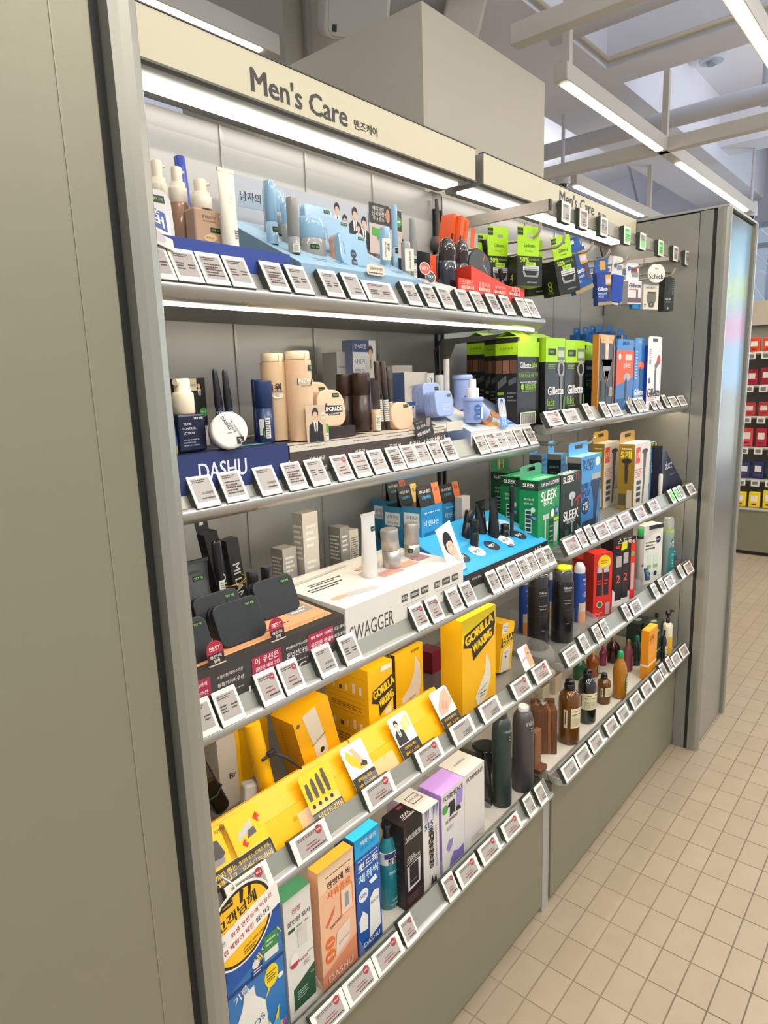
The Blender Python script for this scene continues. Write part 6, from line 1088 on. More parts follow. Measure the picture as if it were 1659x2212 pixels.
m = MB(); m.slab(.017, .036, .0006, .002, K('#dedccb', .4), .0001, 3); m.dec(Flat((-.0085, 0, 0), (1, 0, 0), (0, 0, 1)), .017, .036, [('T', '자외선차단 선스틱', .35, .5, 1.5, '#3a3a34', {'rot': -90}), ('T', '올데이', .7, .6, .8, '#3a3a34', {'rot': -90})])
setp(m.build('price_sticker', None, (-0.5030, .172, 1.602), (0, 0, math.radians(-25))), 'white text sticker on the pale blue stick', 'sticker')
ov((-0.4454, 0.1750, 1.5770, 0.0097, 0.0630), 'short grey oval stick with white label', .2, GRY, GRY, False, .8)
m = MB(); m.slab(.018, .038, .0006, .002, K('#dedccb', .4), .0001, 3); m.dec(Flat((-.009, 0, 0), (1, 0, 0), (0, 0, 1)), .018, .038, [('T', '남자 톤업 선스틱', .55, .5, 1.6, '#3a3a34', {'rot': -90})])
setp(m.build('price_sticker', None, (-0.4642, .152, 1.585), (0, 0, math.radians(-25))), 'white text sticker on the short grey stick', 'sticker')
stick((-0.4041, 0.1900, 1.5820, 0.0069, 0.1062), 'tall thin grey pen at the right end of the blue display', GRY, None, .38, extra=[(.24, .33, 1.4, -20, TRY(.5, .5, .9, .4)), (.0, .2, 1.2, -20, [('R', .1, 0, .9, 1, '#dedccb'), ('L', .2, .1, .8, .9, 6, '#4a4a3a')])])
card(-0.5864, .127, Z1 + .042, .045, .016, 'white rounded caption tab with orange rim', '#e0d2bc', [('T', '모공프라이머', .5, .62, .7, '#4a4640'), ('L', .1, .1, .9, .35, 1, '#4a4640')], name='caption_tab', rad=.006)
# black and red displays
carton(-0.3804, 0.2000, 1.5220, 0.0438, 0.0300, 0.1141, 'plain black carton leaning beside the grey pen', '#17161a', r=.3, name='carton')
carton(-0.2884, 0.2350, 1.5220, 0.0187, 0.0400, 0.1221, 'orange carton behind the plain black one', '#e8501c', front=[('L', .2, .6, .8, .75, 1, '#7a2a10')])
for i, (q1, q2, c_, tx, lb) in enumerate(((-0.4557, 1.5866, '#d84a3a', 'BEST', 'round coral sticker on the black carton corner'), (-0.4402, 1.5735, '#3a4640', 'TRY', 'round dark green sticker below the coral one'))):
    m = MB(); m.lathe([(.0115, 0), (.0115, .0006)], K('#cfc8bc', .4), 24); m.lathe([(.0100, .0006), (.0100, .0008)], K(c_, .4), 24); m.dec(Flat((-.01, -.01, .0009), (1, 0, 0), (0, 1, 0)), .02, .02, [('T', tx, .5, .5, .7, W_)])
    setp(m.build('round_sticker', None, (q1, .125, q2), (math.radians(80), 0, math.radians(-18))), lb, 'sticker')
BKG = K('#1b1a22', .15, 0, 0, 0, .8)
def capsule(args, lb, sleeve, decs):
    x, y, z, r, h = args
    return round_item(x, y, z, r, h, lb, 'hair_product', 'dispenser', [('sleeve', sleeve, [(1.0, 0), (1.05, .02), (1.05, .30)], decs), ('body', BKG, [(.98, .30), (1.0, .32), (1.06, .50), (1.04, .66), (.95, .68)], None), ('dome_cap', K('#30221c', .08, 0, 0, .2, .8), [(.90, .68), (.93, .70), (.92, .84), (.78, .94), (.5, .985), (.2, 1)], None)], sy=.8)
capsule((-0.3291, 0.1650, 1.5240, 0.0209, 0.1363), 'glossy dark domed dispenser with pink caption sleeve', K('#1d2420', .4), [(.08, .26, 1.4, -30, [('T', '뿌리볼륨', .5, .75, .85, '#e89a88', {'b': 1}), ('T', '헤어쿠션', .5, .42, .7, '#e89a88', {'b': 1})])])
capsule((-0.2179, 0.2050, 1.5240, 0.0172, 0.1531), 'second glossy dark domed dispenser behind the red display', K('#17171a', .4), None)
card(-0.2621, .165, Z1 + .058, .012, .014, 'small white square sign with letters by the second dispenser', '#e2ddd4', [('T', 'GA', .5, .5, .7, '#2a2a28')], name='sign_card', rad=.002)
t = thing('counter_display', 'red orange counter display with raised wedge and white captions', 'display stand', (-0.3419, 0.1300, 1.5619)); t.location.z = Z1; xw = -0.0848 - -0.3419; RDm = K('#dd3c22', .4)
m = MB(); m.box(0, 0, 0, xw, .002, .0610, RDm)
its = []
for k, (a_, b_) in enumerate((('스틱왁스', '가벼운 세팅'), ('볼륨픽서', '자연스러운 볼륨'), ('헤어라인 쿠션', '빈틈커버'), ('고데기', '휴대용'))):
    cx = .12 + .235 * k; its += [('T', a_, cx, .72, .16, '#f3b8a4', {'b': 1}), ('R', cx - .085, .12, cx + .085, .42, '#eec6b2'), ('T', b_, cx, .27, .14, '#a83220')]
m.dec(Flat((0, -.0002, .040), (1, 0, 0), (0, 0, 1)), xw, .020, its); m.build('front_strip', t)
m = MB(); m.prism([(.050, 0), (.050, .088), (xw * .70, .064), (xw, .055), (xw, 0)], 'y', .004, .09, RDm); m.build('wedge', t)
t = thing('hand_mirror', 'dark grey oval mirror case with orange stripe on the red display', 'mirror', (-0.1875, 0.1750, 1.5890), 0, None, (math.radians(-10), 0, math.radians(-25))); t.location.z = Z1 + .062
m = MB(); ov_ = lambda k: [(.028 * k * math.cos(a), .040 + .040 * k * math.sin(a)) for a in [2 * math.pi * i / 40 for i in range(40)]]
m.loft([[(x, y, z) for x, z in ov_(k)] for y, k in ((0, .95), (.002, 1), (.008, 1), (.010, .95))], K('#32363a', .45), False); m.add([(.008, -.0006, .052), (.0095, -.0006, .052), (.0155, -.0006, .068), (.014, -.0006, .068)], [(0, 1, 2, 3)], '#d8642c')
m.dec(Flat((-.03, -.0006, 0), (1, 0, 0), (0, 0, 1)), .06, .08, [('T', 'HAIR FILL', .72, .46, .3, '#b9bcbf', {'rot': -60})]); m.build('case', t)
BK2 = K('#1d1e20', .35)
stick((-0.1117, 0.1850, 1.6000, 0.0067, 0.0659), 'black matte stick standing on the red display', BK2, None, .45)
stick((-0.0944, 0.2150, 1.6000, 0.0061, 0.0945), 'black matte stick leaning left behind the upright one', BK2, None, .45, rot=(0, math.radians(-12), 0))
stick((-0.1250, 0.1600, 1.5760, 0.0048, 0.0477), 'short black pen leaning at the right end of the red display', BK2, None, .5, rot=(0, math.radians(-16), 0))
# ================================================================== razor boxes, upper right shelf
ZR2 = 1.281
LM = '#a4d417'; LMD = '#7fae10'
def lab_box(args, lb, kind='back', d=None, flap=True):
    bars = [('R', 0, .78, 1, 1, LM), ('R', .0, .945, .08, .99, '#20241c'), ('R', .90, .945, 1, .99, '#20241c'), ('T', 'Gillette', .36, .685, .50, '#e4e2dc', {'b': .8}), ('T', 'labs', .78, .69, .24, '#8fc01e'), ('L', .22, .65, .72, .665, 1, '#c9c7c0'),
            ('R', .04, .600, .96, .604, '#5f7a28'), ('T', '깔끔한 면도를 위한 기획', .5, .575, .88, '#8fb82a'), ('R', .04, .545, .96, .549, '#5f7a28'), ('C', .22, .445, .07, '#8fc01e'), ('T', 'LIFETIME', .6, .455, .5, '#8fc01e'), ('T', 'WARRANTY', .6, .42, .5, '#8fc01e'), ('L', .1, .48, .9, .51, 1, '#b9b7b0'), ('L', .2, .385, .85, .40, 1, '#9a9890')]
    if kind == 'bar': bars += [('R', .12, .02, .86, .16, '#e2ddcf')] + [('R', .16 + .033 * k, .03, .16 + .033 * k + (.012 if k % 3 else .02), .135, '#2a2620') for k in range(20)] + [('R', .16, .14, .82, .15, '#6aa030')]
    left = [('R', 0, .80, 1, 1, LM), ('R', 0, .93, 1, .99, '#20241c'), ('T', '오 클린업 바', .5, .87, .6, '#2c4a10', {'b': .6}), ('R', .02, .60, .32, .74, '#6a4a34'), ('R', .35, .60, .64, .74, '#8a6244'), ('R', .67, .60, .98, .74, '#6a4a34'), ('P', [(.1, .50), (.5, .58), (.52, .50), (.12, .42)], '#5a5e60'), ('P', [(.6, .52), (.95, .56), (.96, .50), (.62, .46)], '#5a5e60'), ('E', .2, .22, .16, .10, '#55585c'), ('E', .2, .22, .11, .07, '#1b1c1a'), ('L', .55, .28, .95, .40, 3, '#7a7c78'), ('R', .1, .36, .4, .39, '#7fae10')]
    def fl(w_, d_, h_):
        m = MB(); k = K(LM, .35); m.prism([(-d_ / 2, h_), (0, h_ + d_ * .22), (.001, h_ + d_ * .22), (-d_ / 2 + .001, h_)], 'x', -w_ / 2, w_ / 2, k)
        m.prism([(d_ / 2, h_), (0, h_ + d_ * .22), (-.001, h_ + d_ * .22), (d_ / 2 - .001, h_)], 'x', -w_ / 2, w_ / 2, k); return m
    return carton(*args, lb, '#1b1c19', front=bars, left=left, colT=LM, name='razor_carton', parts=[('folded_top', fl)] if flap else None)
lab_box((-0.1055, 0.1350, 1.2810, 0.1002, 0.0562, 0.2004), 'lime and black razor carton with barcode, nearest in the row', 'bar')
lab_box((-0.0295, 0.2350, 1.2810, 0.0952, 0.0323, 0.2042), 'lime and black razor carton second in the row')
lab_box((0.0247, 0.3000, 1.2810, 0.0852, 0.0539, 0.2135), 'lime and black razor carton deepest on the left')
lab_box((0.1803, 0.2350, 1.2810, 0.0735, 0.0500, 0.2131), 'lime and black razor carton behind the tall razor pictures')
def rz_box(args, lb):
    return carton(*args, lb, '#1c1d1a', colL='#191a18', colT=LM, name='razor_carton', front=[('R', 0, .72, 1, 1, LM), ('R', .12, .80, .52, .88, '#20241c'), ('T', 'NEW', .3, .84, .2, '#8fc01e'), ('R', .60, .74, .98, .90, '#6a7a6a'), ('R', .64, .78, .95, .86, '#b9c4a8'), ('E', .80, .64, .17, .11, '#9a9c98'), ('E', .80, .64, .10, .07, '#1c1d1a'), ('P', [(.72, .56), (.88, .56), (.86, .06), (.92, 0), (.80, 0), (.78, .06)], '#77797a'), ('P', [(.58, .62), (.66, .58), (.62, .70)], '#8a8c88'),
      ('L', .12, .64, .48, .70, 3, '#8fb82a'), ('T', 'Gillette', .52, .385, .80, '#eceae4', {'b': 1.4}), ('T', 'labs', .28, .25, .36, '#8fc01e', {'b': .2}), ('L', .15, .165, .5, .19, 1, '#9ab84a'), ('R', .10, .06, .60, .135, '#b9e01c'), ('T', '쉐이빙+케이스', .35, .098, .42, '#2a3a10'), ('T', '50%', .42, .0, .3, W_, {'b': 1}), ('P', [(.9, .1), (1, .1), (1, .3), (.94, .32)], '#5f8a1c')], left=[('R', 0, .72, 1, 1, LM)])
rz_box((0.0086, 0.1250, 1.2810, 0.1019, 0.0400, 0.1990), 'tall lime and black carton with razor picture, left of the pair')
rz_box((0.1440, 0.1400, 1.2810, 0.1147, 0.0400, 0.1979), 'tall lime and black carton with razor picture, right of the pair')
lab_box((0.3304, 0.1700, 1.2810, 0.0722, 0.0500, 0.1916), 'narrow lime and black razor carton right of the razor pictures')
carton(0.2747, 0.1100, 1.2810, 0.1095, 0.0160, 0.2135, 'black carton with gold V razor artwork and orange edges', '#1c1a18', colL='#c9822c', colT='#d8903a', name='razor_carton',
  front=[('R', 0, 0, .06, 1, '#d8822c'), ('R', .94, 0, 1, 1, '#d8822c'), ('R', .06, 0, .94, .12, '#3f5a3a'), ('P', [(.06, 1), (.94, 1), (.86, .9), (.14, .9)], '#e0a468'), ('P', [(.40, .98), (.62, .98), (.60, .72), (.51, .60), (.42, .72)], '#e8b890'), ('T', 'V', .51, .84, .14, '#fff0e0', {'b': 1}), ('P', [(.20, .70), (.42, .46), (.62, .46), (.86, .70), (.64, .52), (.52, .30), (.42, .52)], '#b98a5a'), ('R', .48, .16, .56, .5, '#2c2c2c'), ('R', .30, .56, .74, .62, '#8a8c8c'), ('E', .5, .12, .24, .04, '#26282a'), ('R', .16, .20, .34, .44, '#2c3a2c'), ('R', .66, .24, .90, .36, '#8a8c8a')])
carton(0.3871, 0.1050, 1.2810, 0.1282, 0.0160, 0.1745, 'orange and blue blade carton with hanging tab', '#1d5f9a', colL='#1a568c', name='razor_carton', tab=('#2474b4', .030, 'f'), front=[('P', [(0, .45), (1, .58), (1, 1), (0, 1)], '#e8541e'), ('C', .18, .90, .07, W_), ('R', .5, .84, .88, .94, '#f0c8b4'), ('T', '기획세트', .6, .76, .44, W_), ('E', .62, .58, .2, .06, '#a9a9a8'), ('R', .52, .2, .62, .56, '#2c3a4a'), ('R', .10, .05, .50, .24, '#1a4a7a'), ('R', .72, .04, .80, .26, '#d8a030'), ('R', .84, .05, .92, .24, '#d8a030')])
carton(0.5346, 0.1100, 1.2810, 0.0858, 0.0160, 0.1841, 'blue carton with orange razor and white brand lettering', '#2070b0', colL='#1a5f98', name='razor_carton', tab=('#2474b4', .028, 'f'), front=[('T', 'Gillette', .5, .30, .85, W_, {'b': 1.2}), ('E', .62, .72, .3, .06, '#e86a3a'), ('R', .5, .34, .66, .7, '#2a3a4a'), ('L', .15, .05, .9, .24, 4, '#e8c070'), ('L', .12, .5, .3, .96, 10, '#bcd2e6')])
carton(0.6528, 0.1200, 1.2810, 0.0195, 0.0450, 0.1888, 'slim deep blue carton edge beside the white razor carton', '#1d2f86')
carton(0.6149, 0.1000, 1.2810, 0.1228, 0.0160, 0.1902, 'white razor carton with black lettering and hang tab', '#dcd8d2', colL='#1d2f86', name='razor_carton', tab=('#e2dfd8', .028, 'f'), front=[('P', [(.5, .70), (.85, .85), (.88, .75), (.55, .60)], '#6a6c6c'), ('C', .78, .78, .12, '#c0392c'), ('R', .52, .25, .64, .62, '#55575a'), ('T', 'Gillette', .5, .27, .88, '#1d1d1f', {'b': 1.2}), ('L', .1, .14, .7, .20, 2, '#e0603a'), ('C', .16, .46, .07, '#3a5a8a'), ('L', .12, .72, .24, .96, 8, '#4a5a7a')])
k_ = 0
for a, b, y_, xs in ((1.281, 0, .30, (0.5829, 0.6160, 0.7030, 0.7376, 0.7939, 0.7365)),):
    for i, x in enumerate(xs):
        yy = (.30, .285, .30, .29, .28, .22)[i]; zt = (1.5144, 1.5168, 1.5255, 1.5270, 1.5296, 1.5120)[i]
        carton(x - .025, yy, 1.281, .050, .022, zt - 1.281, 'blue blade pack with hang tab in the back row, %s' % ('leftmost of six', 'second from the left', 'third from the left', 'fourth from the left', 'fifth from the left', 'rightmost with gold corners')[i], '#1c5f9e', name='blade_pack', tab=('#1f6fb2', .022, 'm'), front=[('T', 'Gillette', .5, .86, .7, W_, {'b': 1}), ('R', .0, .8, .3, 1, '#d8a030')] if i == 5 else [('R', .1, .1, .9, .5, '#174a80')])
carton(0.5923, 0.1750, 1.2810, 0.0813, 0.0300, 0.1885, 'small blue blade pack behind the orange and blue carton', '#2070b0', name='blade_pack', tab=('#2474b4', .028, 'm'))
carton(0.7097, 0.1750, 1.2810, 0.0858, 0.0300, 0.2143, 'pale blue blade pack behind the white razor carton', '#8fb4d0', name='blade_pack')
# ================================================================== second right shelf
ZR3 = .982
GN = '#0f8a4c'; GND = '#123626'
SLD = [('R', 0, .86, 1, 1, GND), ('T', 'SLEEK', .5, .93, .62, W_, {'b': 1.2}), ('T', '피크뉴퍼', .5, .74, .5, W_), ('T', '풀컴퍼 세트', .5, .68, .5, W_), ('R', .32, .28, .66, .60, '#cfe6d8')] + [('R', .35, .30 + .06 * k, .63, .345 + .06 * k, '#20382e') for k in range(5)] + [('C', .74, .60, .12, '#dfe6dc'), ('C', .76, .49, .15, '#1d4f8a'), ('T', '7일', .76, .49, .2, W_, {'b': 1})]
SLF = [('R', 0, .86, 1, 1, GND), ('T', 'UP and DOWN', .55, .93, .8, W_, {'b': .8}), ('T', 'SLEEK', .5, .77, .74, W_, {'b': 1.4, 'sh': .15}), ('T', 'EDGE', .45, .67, .4, W_), ('R', .22, .44, .50, .51, '#b9bcb4'), ('R', .30, .06, .36, .44, '#c4c6be'), ('R', .52, .08, .70, .42, '#20382e')] + [('R', .53, .10 + .07 * k, .69, .12 + .07 * k, '#7a9a88') for k in range(4)] + [('P', [(.74, .08), (.72, .36), (.95, .36), (.90, .08)], '#b8bcae'), ('C', .66, .50, .09, '#e2dcc8'), ('C', .86, .52, .10, '#1d4f8a'), ('T', '7일', .86, .52, .12, W_), ('R', .72, .38, .96, .42, '#d8c83a')]
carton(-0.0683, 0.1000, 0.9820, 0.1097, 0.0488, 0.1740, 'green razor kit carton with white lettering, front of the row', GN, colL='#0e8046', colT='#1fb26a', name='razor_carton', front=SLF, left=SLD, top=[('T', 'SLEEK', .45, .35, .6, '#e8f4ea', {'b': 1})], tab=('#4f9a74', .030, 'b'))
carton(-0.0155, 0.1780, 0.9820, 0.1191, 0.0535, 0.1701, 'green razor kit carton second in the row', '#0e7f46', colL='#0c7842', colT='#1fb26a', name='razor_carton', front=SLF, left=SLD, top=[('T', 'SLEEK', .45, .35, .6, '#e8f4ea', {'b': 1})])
carton(0.0870, 0.2700, 0.9820, 0.0942, 0.0510, 0.1622, 'dark green razor kit carton deepest on the left', '#184a30', colL='#14502f', colT='#2b6a48', name='razor_carton', left=SLD, tab=('#2a7a4c', .03, 'b', [('T', 'T1', .5, .6, .4, '#cfa04a')]))
carton(0.0478, 0.1000, 0.9820, 0.1197, 0.0204, 0.1708, 'blackish green special edition razor carton with red T1 mark', '#13271d', colL='#10211a', colT='#3a5a48', name='razor_carton', front=[('T', 'SLEEK', .36, .92, .5, W_, {'b': 1.2}), ('T', 'T1', .76, .93, .16, '#c0303a', {'b': 1.4}), ('E', .54, .66, .16, .06, '#b9bcb8'), ('R', .50, .50, .60, .66, '#9a9c98'), ('P', [(.66, .60), (1, .66), (.98, .60), (.86, .58), (.80, .42), (.72, .42), (.80, .57), (.66, .55)], '#8e2430'), ('T', 'SLEEK', .5, .38, .72, '#e4e2dc', {'b': 1.4}), ('T', 'EDGE', .5, .30, .4, '#b9b7b0'), ('R', .52, .06, .58, .26, '#8a8c88'), ('R', .2, .06, .4, .18, '#2f4a3c'), ('L', .2, .0, .8, .03, 1, '#7a8a7c')], top=[('T', 'SLEEK', .4, .3, .6, '#dfe9df'), ('T', 'SLEEK', .55, .7, .6, '#dfe9df')])
DB = '#4a94cc'
def dorco(args, lb, hook='f'):
    return carton(*args, lb, '#2f74b0', colL='#1c242c', colT='#8cc4ea', name='razor_carton', tab=('#5fb2ea', .034, 'b'), front=[('R', 0, .64, 1, 1, DB), ('T', 'DORCO', .36, .92, .56, '#17202c', {'b': 1.2}), ('T', 'PACE7', .36, .84, .5, '#17202c', {'b': 1}), ('E', .82, .90, .12, .06, '#d8dcc4'), ('R', .52, .66, .98, .74, '#a9a89e'), ('R', .5, .58, 1, .66, '#1d3f6a'), ('P', [(.55, .58), (.95, .58), (.85, .35), (.78, .02), (.68, .02), (.66, .35)], '#26384e'), ('T', '날이', .18, .60, .26, '#17202c'), ('T', '면도날', .24, .50, .4, '#17202c'), ('C', .24, .33, .18, '#17304e'), ('T', '7일', .24, .33, .26, W_), ('R', .1, .02, .9, .12, '#1c2c40')], left=[('R', 0, .92, 1, 1, '#7a7a74'), ('T', 'DORCO', .5, .82, .7, '#8fb8d8'), ('T', 'PACE 7', .55, .74, .6, '#8fb8d8'), ('R', .2, .60, .8, .66, '#2a6aa4'), ('L', .2, .1, .8, .5, 6, '#3a6a94')])
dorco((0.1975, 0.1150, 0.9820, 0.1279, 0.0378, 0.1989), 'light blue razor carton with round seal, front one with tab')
dorco((0.2548, 0.2000, 0.9820, 0.0398, 0.0404, 0.1976), 'light blue razor carton second, behind the dark green kit')
dorco((0.3073, 0.2850, 0.9820, 0.0502, 0.0396, 0.1854), 'blue razor carton deepest, behind the green tab')
def goldb(args, lb):
    return carton(*args, lb, '#d5cdc0', colL='#9a7a24', colT='#e6ddcc', name='razor_carton', tab=('#b48c34', .034, 'b'), front=[('R', .06, .70, .34, .94, '#d04a34'), ('T', '5개', .2, .82, .22, '#f4e2c0', {'b': 1}), ('L', .06, .48, .5, .62, 4, '#c97a6a'), ('E', .66, .86, .20, .04, '#3c3e40'), ('P', [(.56, .84), (.76, .84), (.70, .40), (.62, .04), (.54, .04), (.58, .40)], '#565a5c')] + [('R', .16, .10 + .09 * k, .42, .16 + .09 * k, '#3f4246') for k in range(4)], left=[('T', '5개', .45, .84, .66, '#f0e23a', {'b': 1.4}), ('L', .2, .90, .8, .95, 1, '#f0e0b0'), ('E', .5, .74, .30, .04, '#2c2c2c'), ('P', [(.38, .72), (.62, .72), (.58, .40), (.42, .40)], '#3c3a36'), ('R', .05, .06, .5, .24, '#5a523a'), ('P', [(.56, .02), (.58, .3), (.86, .3), (.9, .02)], '#c9c2b4')])
goldb((0.5557, 0.1050, 0.9820, 0.1286, 0.0493, 0.2009), 'gold and white five blade razor carton, front one')
goldb((0.5319, 0.1900, 0.9820, 0.1220, 0.0390, 0.2009), 'gold and white five blade razor carton behind')
carton(0.7391, 0.1200, 0.9820, 0.0605, 0.0196, 0.1879, 'slim blue and yellow toothbrush like blade carton', '#2a78b4', colL='#c9c4ba', colT='#5aa4d8', name='razor_carton', front=[('R', 0, .90, 1, 1, '#17181a'), ('T', '97.2%', .5, .95, .8, '#e8d02a'), ('R', .2, .7, .8, .85, '#e8d02a'), ('R', .3, .05, .7, .45, '#8ac04a'), ('L', .1, .46, .9, .66, 6, '#cfe0ee')], left=[('R', .1, .1, .9, .3, '#2a78b4'), ('R', .3, .3, .7, .8, '#3c3e40')])
carton(0.8983, 0.1500, 0.9820, 0.0297, 0.0300, 0.1480, 'narrow grey carton with dark razor beside the blue one', '#9a968e', front=[('R', .2, .1, .8, .8, '#2a2a2c')])
t = thing('razor_display', 'dark navy wedge shaped razor stand at the end of the shelf', 'display stand', (0.7509, 0.0880, 1.0105)); t.location.z = ZR3
wx = 0.9801 - 0.7509; hz = 1.1607 - ZR3
m = MB(); m.prism([(0, 0), (wx, 0), (wx, .03), (.004, hz), (0, hz)], 'y', 0, .06, K('#1f2436', .3)); m.dec(Flat((.0, -.0004, 0), (1, 0, 0), (0, 0, 1)), wx, hz, [('T', 'duct', .28, .62, .3, '#b9bcc8'), ('L', .35, .4, .6, .44, 1, '#6a7090')]); m.build('wedge_body', t)
round_item(0.7205, 0.0800, 0.9820, 0.0064, 0.0922, 'small white shaver handle in front of the navy wedge', 'shaver_handle', 'handle', [('handle_body', K('#d8d5cf', .3), [(.8, 0), (1, .05), (1, .95), (.8, 1)], None)])
for i, (x, w) in enumerate(((.012, 'at the left end'), (.145, 'between green and dark kits'), (.30, 'between blue and gold cartons'), (.62, 'right of the gold cartons'))): acrylic(x, .09, .30, ZR3 + .0005, .05, 'clear acrylic divider fin on the razor shelf ' + w)
# ---- hooks hidden among the cartons of that shelf
def hook(x, y0, y1, z, lb, rise=.018, r=.0028, grp=None):
    t = thing('display_hook', lb, 'hook', (x, y0, z), 0, grp)
    L_ = y1 - y0
    MB().tube([(0, L_, 0), (0, .020, 0), (.0, .010, .004), (0, .003, .012), (0, 0, rise)], r, K('#bdb6a8', .25, .6), 8).build('wire', t)
    MB().box(-.012, L_, -.012, .012, L_ + .004, .012, METALD, .001).build('mount_plate', t); return t
hook(0.2900, .12, .394, 1.2088, 'white wire hook above the blue and gold razor cartons')
hook(0.2552, .20, .394, 1.2044, 'white wire hook above the second light blue carton')
# ================================================================== hook rack products
def gpack(x, y, z, w, d, h, lb, num, hd=.055, rot=None, rz=0):
    t = thing('blade_pack', lb, 'blade pack', (x, y, z), rz, 'lime green blade packs on the hooks', rot)
    m = MB(); a, b = w / 2, d; G_ = K('#23251f', .35); V = [(xx, yy, zz) for zz in (-h, 0) for xx, yy in ((-a, 0), (a, 0), (a, b), (-a, b))]
    m.add(V, [(0, 1, 5, 4), (1, 2, 6, 5), (2, 3, 7, 6), (3, 0, 4, 7), (4, 5, 6, 7)], G_); m.add(V, [(0, 3, 2, 1)], K(LM, .35))
    m.dec(Flat((-a, 0, -h), (1, 0, 0), (0, 0, 1)), w, h, [('T', '50%', .28, .88, .34, '#b9d81c', {'b': 1.2}), ('T', '더 강력한 면도', .66, .89, .46, '#8fb82a'), ('R', .32, .68, .74, .80, LM), ('T', '15% OFF', .52, .74, .3, '#26330f'), ('R', .22, .52, .86, .67, '#cfd0cc'), ('R', .26, .55, .82, .58, '#6a6c6a'), ('R', .26, .62, .82, .64, '#8a8c8a'), ('P', [(.20, .50), (.28, .50), (.34, .36), (.74, .36), (.80, .50), (.88, .50), (.82, .30), (.26, .30)], '#8f918e'), ('T', 'EXFOLIATING', .6, .12, .4, '#b9bab4')])
    m.dec(Flat((-a, b, -h), (0, -1, 0), (0, 0, 1)), d, h, [('T', num, .5, .30, .26, '#b9d81c', {'b': .3}), ('T', 'PACK', .5, .12, .34, '#8fb82a')])
    m.build('pack_body', t)
    m = MB(); k = K(LM, .35); hw = w * .38; sl = .008
    for p_ in ([(-a, 0), (a * .7, 0), (hw, hd * .62), (-a, hd * .62)], [(-a, hd * .62), (-sl, hd * .62), (-sl, hd * .74), (-a, hd * .74)], [(sl, hd * .62), (hw, hd * .62), (hw, hd * .74), (sl, hd * .74)], [(-a, hd * .74), (hw, hd * .74), (hw, hd), (-a, hd)]):
        m.prism(p_, 'y', 0, .0008, k)
    m.dec(Flat((-a, 0, 0), (1, 0, 0), (0, 0, 1)), w, hd, [('T', 'Gillette', .48, .36, .44, '#25390f', {'b': 1}), ('L', .3, .14, .6, .2, 1, '#3f5a1c'), ('R', .0, .70, .22, .94, '#1f231a'), ('T', '면도날', .11, .82, .18, '#a9d02a')])
    m.build('hang_card', t); return t
def hang(c0, Y, **k): pass
HY = .125
g1 = (-0.0936, 0.1150, 1.6468)
gpack(g1[0] + .004, .115, g1[2], .066, .040, 1.6478 - 1.5863, 'lime and black four blade pack at the front of the left hook', '4', .060, rot=(0, 0, math.radians(-24)))
gpack(g1[0] - .030, .170, g1[2] + .004, .060, .040, .072, 'lime and black four blade pack behind, on the left hook', '4', .060, rot=(0, 0, math.radians(-24)))
gpack(g1[0] - .006, .210, g1[2] - .002, .060, .040, .072, 'lime and black four blade pack deepest on the left hook', '4', .060, rot=(0, 0, math.radians(-24)))
g2 = (0.0847, 0.1180, 1.6627)
gpack(g2[0], .118, g2[2], .066, .055, .080, 'lime and black eight blade pack tilted on the second hook', '8', .050, rot=(0, math.radians(-14), math.radians(-22)))
gpack(g2[0] - .012, .185, g2[2] - .004, .062, .050, .074, 'lime and black eight blade pack behind the tilted one', '8', .050, rot=(0, math.radians(-6), math.radians(-20)))
hook(-0.0810, .095, .394, 1.6837, 'long white wire hook holding four blade packs', .03, .0032)
hook(0.0348, .095, .394, 1.6798, 'long white wire hook holding eight blade packs', .03, .0032)
for i, (a, b, lb) in enumerate(((-0.1490, 0.2700, 1.7032)[:1] + (1.6841, 'orange carton hanging at the left of the rack'), (-0.1396, 0.2550, 1.7000)[:1] + (1.6789, 'orange carton hanging in front of the first one'))):
    yy = (.27, .255)[i]; w_ = .030
    carton(a - w_ / 2, yy, b, w_, .034, .062, lb, '#e85c12', colL='#d9500e', colT='#f06a1a', rot=(0, math.radians(14), 0), front=[('R', .0, .0, .25, .3, '#2a221c'), ('L', .4, .2, .7, .9, 10, '#a83c0c')], name='orange_carton')
card(-0.0464, .29, 1.6907, .016, .050, 'orange folded tab sticking out right of the orange cartons', '#e85c12', [], name='folded_tab', ry=8)
def bpack(args, lb, col, front, rot=None, tab=None, colL=None, rz=-24):
    x, y, z, w, d, h = args
    rot = (0, rot[1] if rot else 0, math.radians(rz))
    return carton(x, y, z - h, w, d, h, lb, col, front=front, rot=rot, tab=tab, colL=colL, name='blade_pack', cat='blade pack')
def HPt(c, x, y, Y): pass
BLF = [('T', 'Gillette', .42, .50, .76, W_, {'b': 1.4}), ('T', 'PROGLIDE', .36, .36, .6, '#dfe4ee', {'b': .8}), ('T', '면도날', .26, .27, .36, '#dfe4ee'), ('R', .60, .62, 1, .92, '#d9a030'), ('R', .64, .68, .96, .80, '#c9c4d8'), ('P', [(.70, .60), (.92, .60), (.9, .2), (.8, .2)], '#5a3f3a'), ('R', 0, 0, 1, .10, '#a08a5a')]
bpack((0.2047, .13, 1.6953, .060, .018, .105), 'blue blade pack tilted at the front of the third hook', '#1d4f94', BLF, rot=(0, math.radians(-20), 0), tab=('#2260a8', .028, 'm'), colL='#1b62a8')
bpack((0.3042, .19, 1.7028, .055, .018, .095), 'blue blade pack behind the tilted one', '#1b5290', BLF, rot=(0, math.radians(-10), 0), tab=('#1f5fa4', .026, 'm'))
bpack((0.3012, .115, 1.6507, .048, .016, .082), 'navy blue blade pack with gold razor print on the fourth hook', '#223f88', BLF, rot=(0, math.radians(-5), 0), tab=('#2c56a4', .036, 'm', [('R', .4, .2, .8, .8, '#d9a030')]))
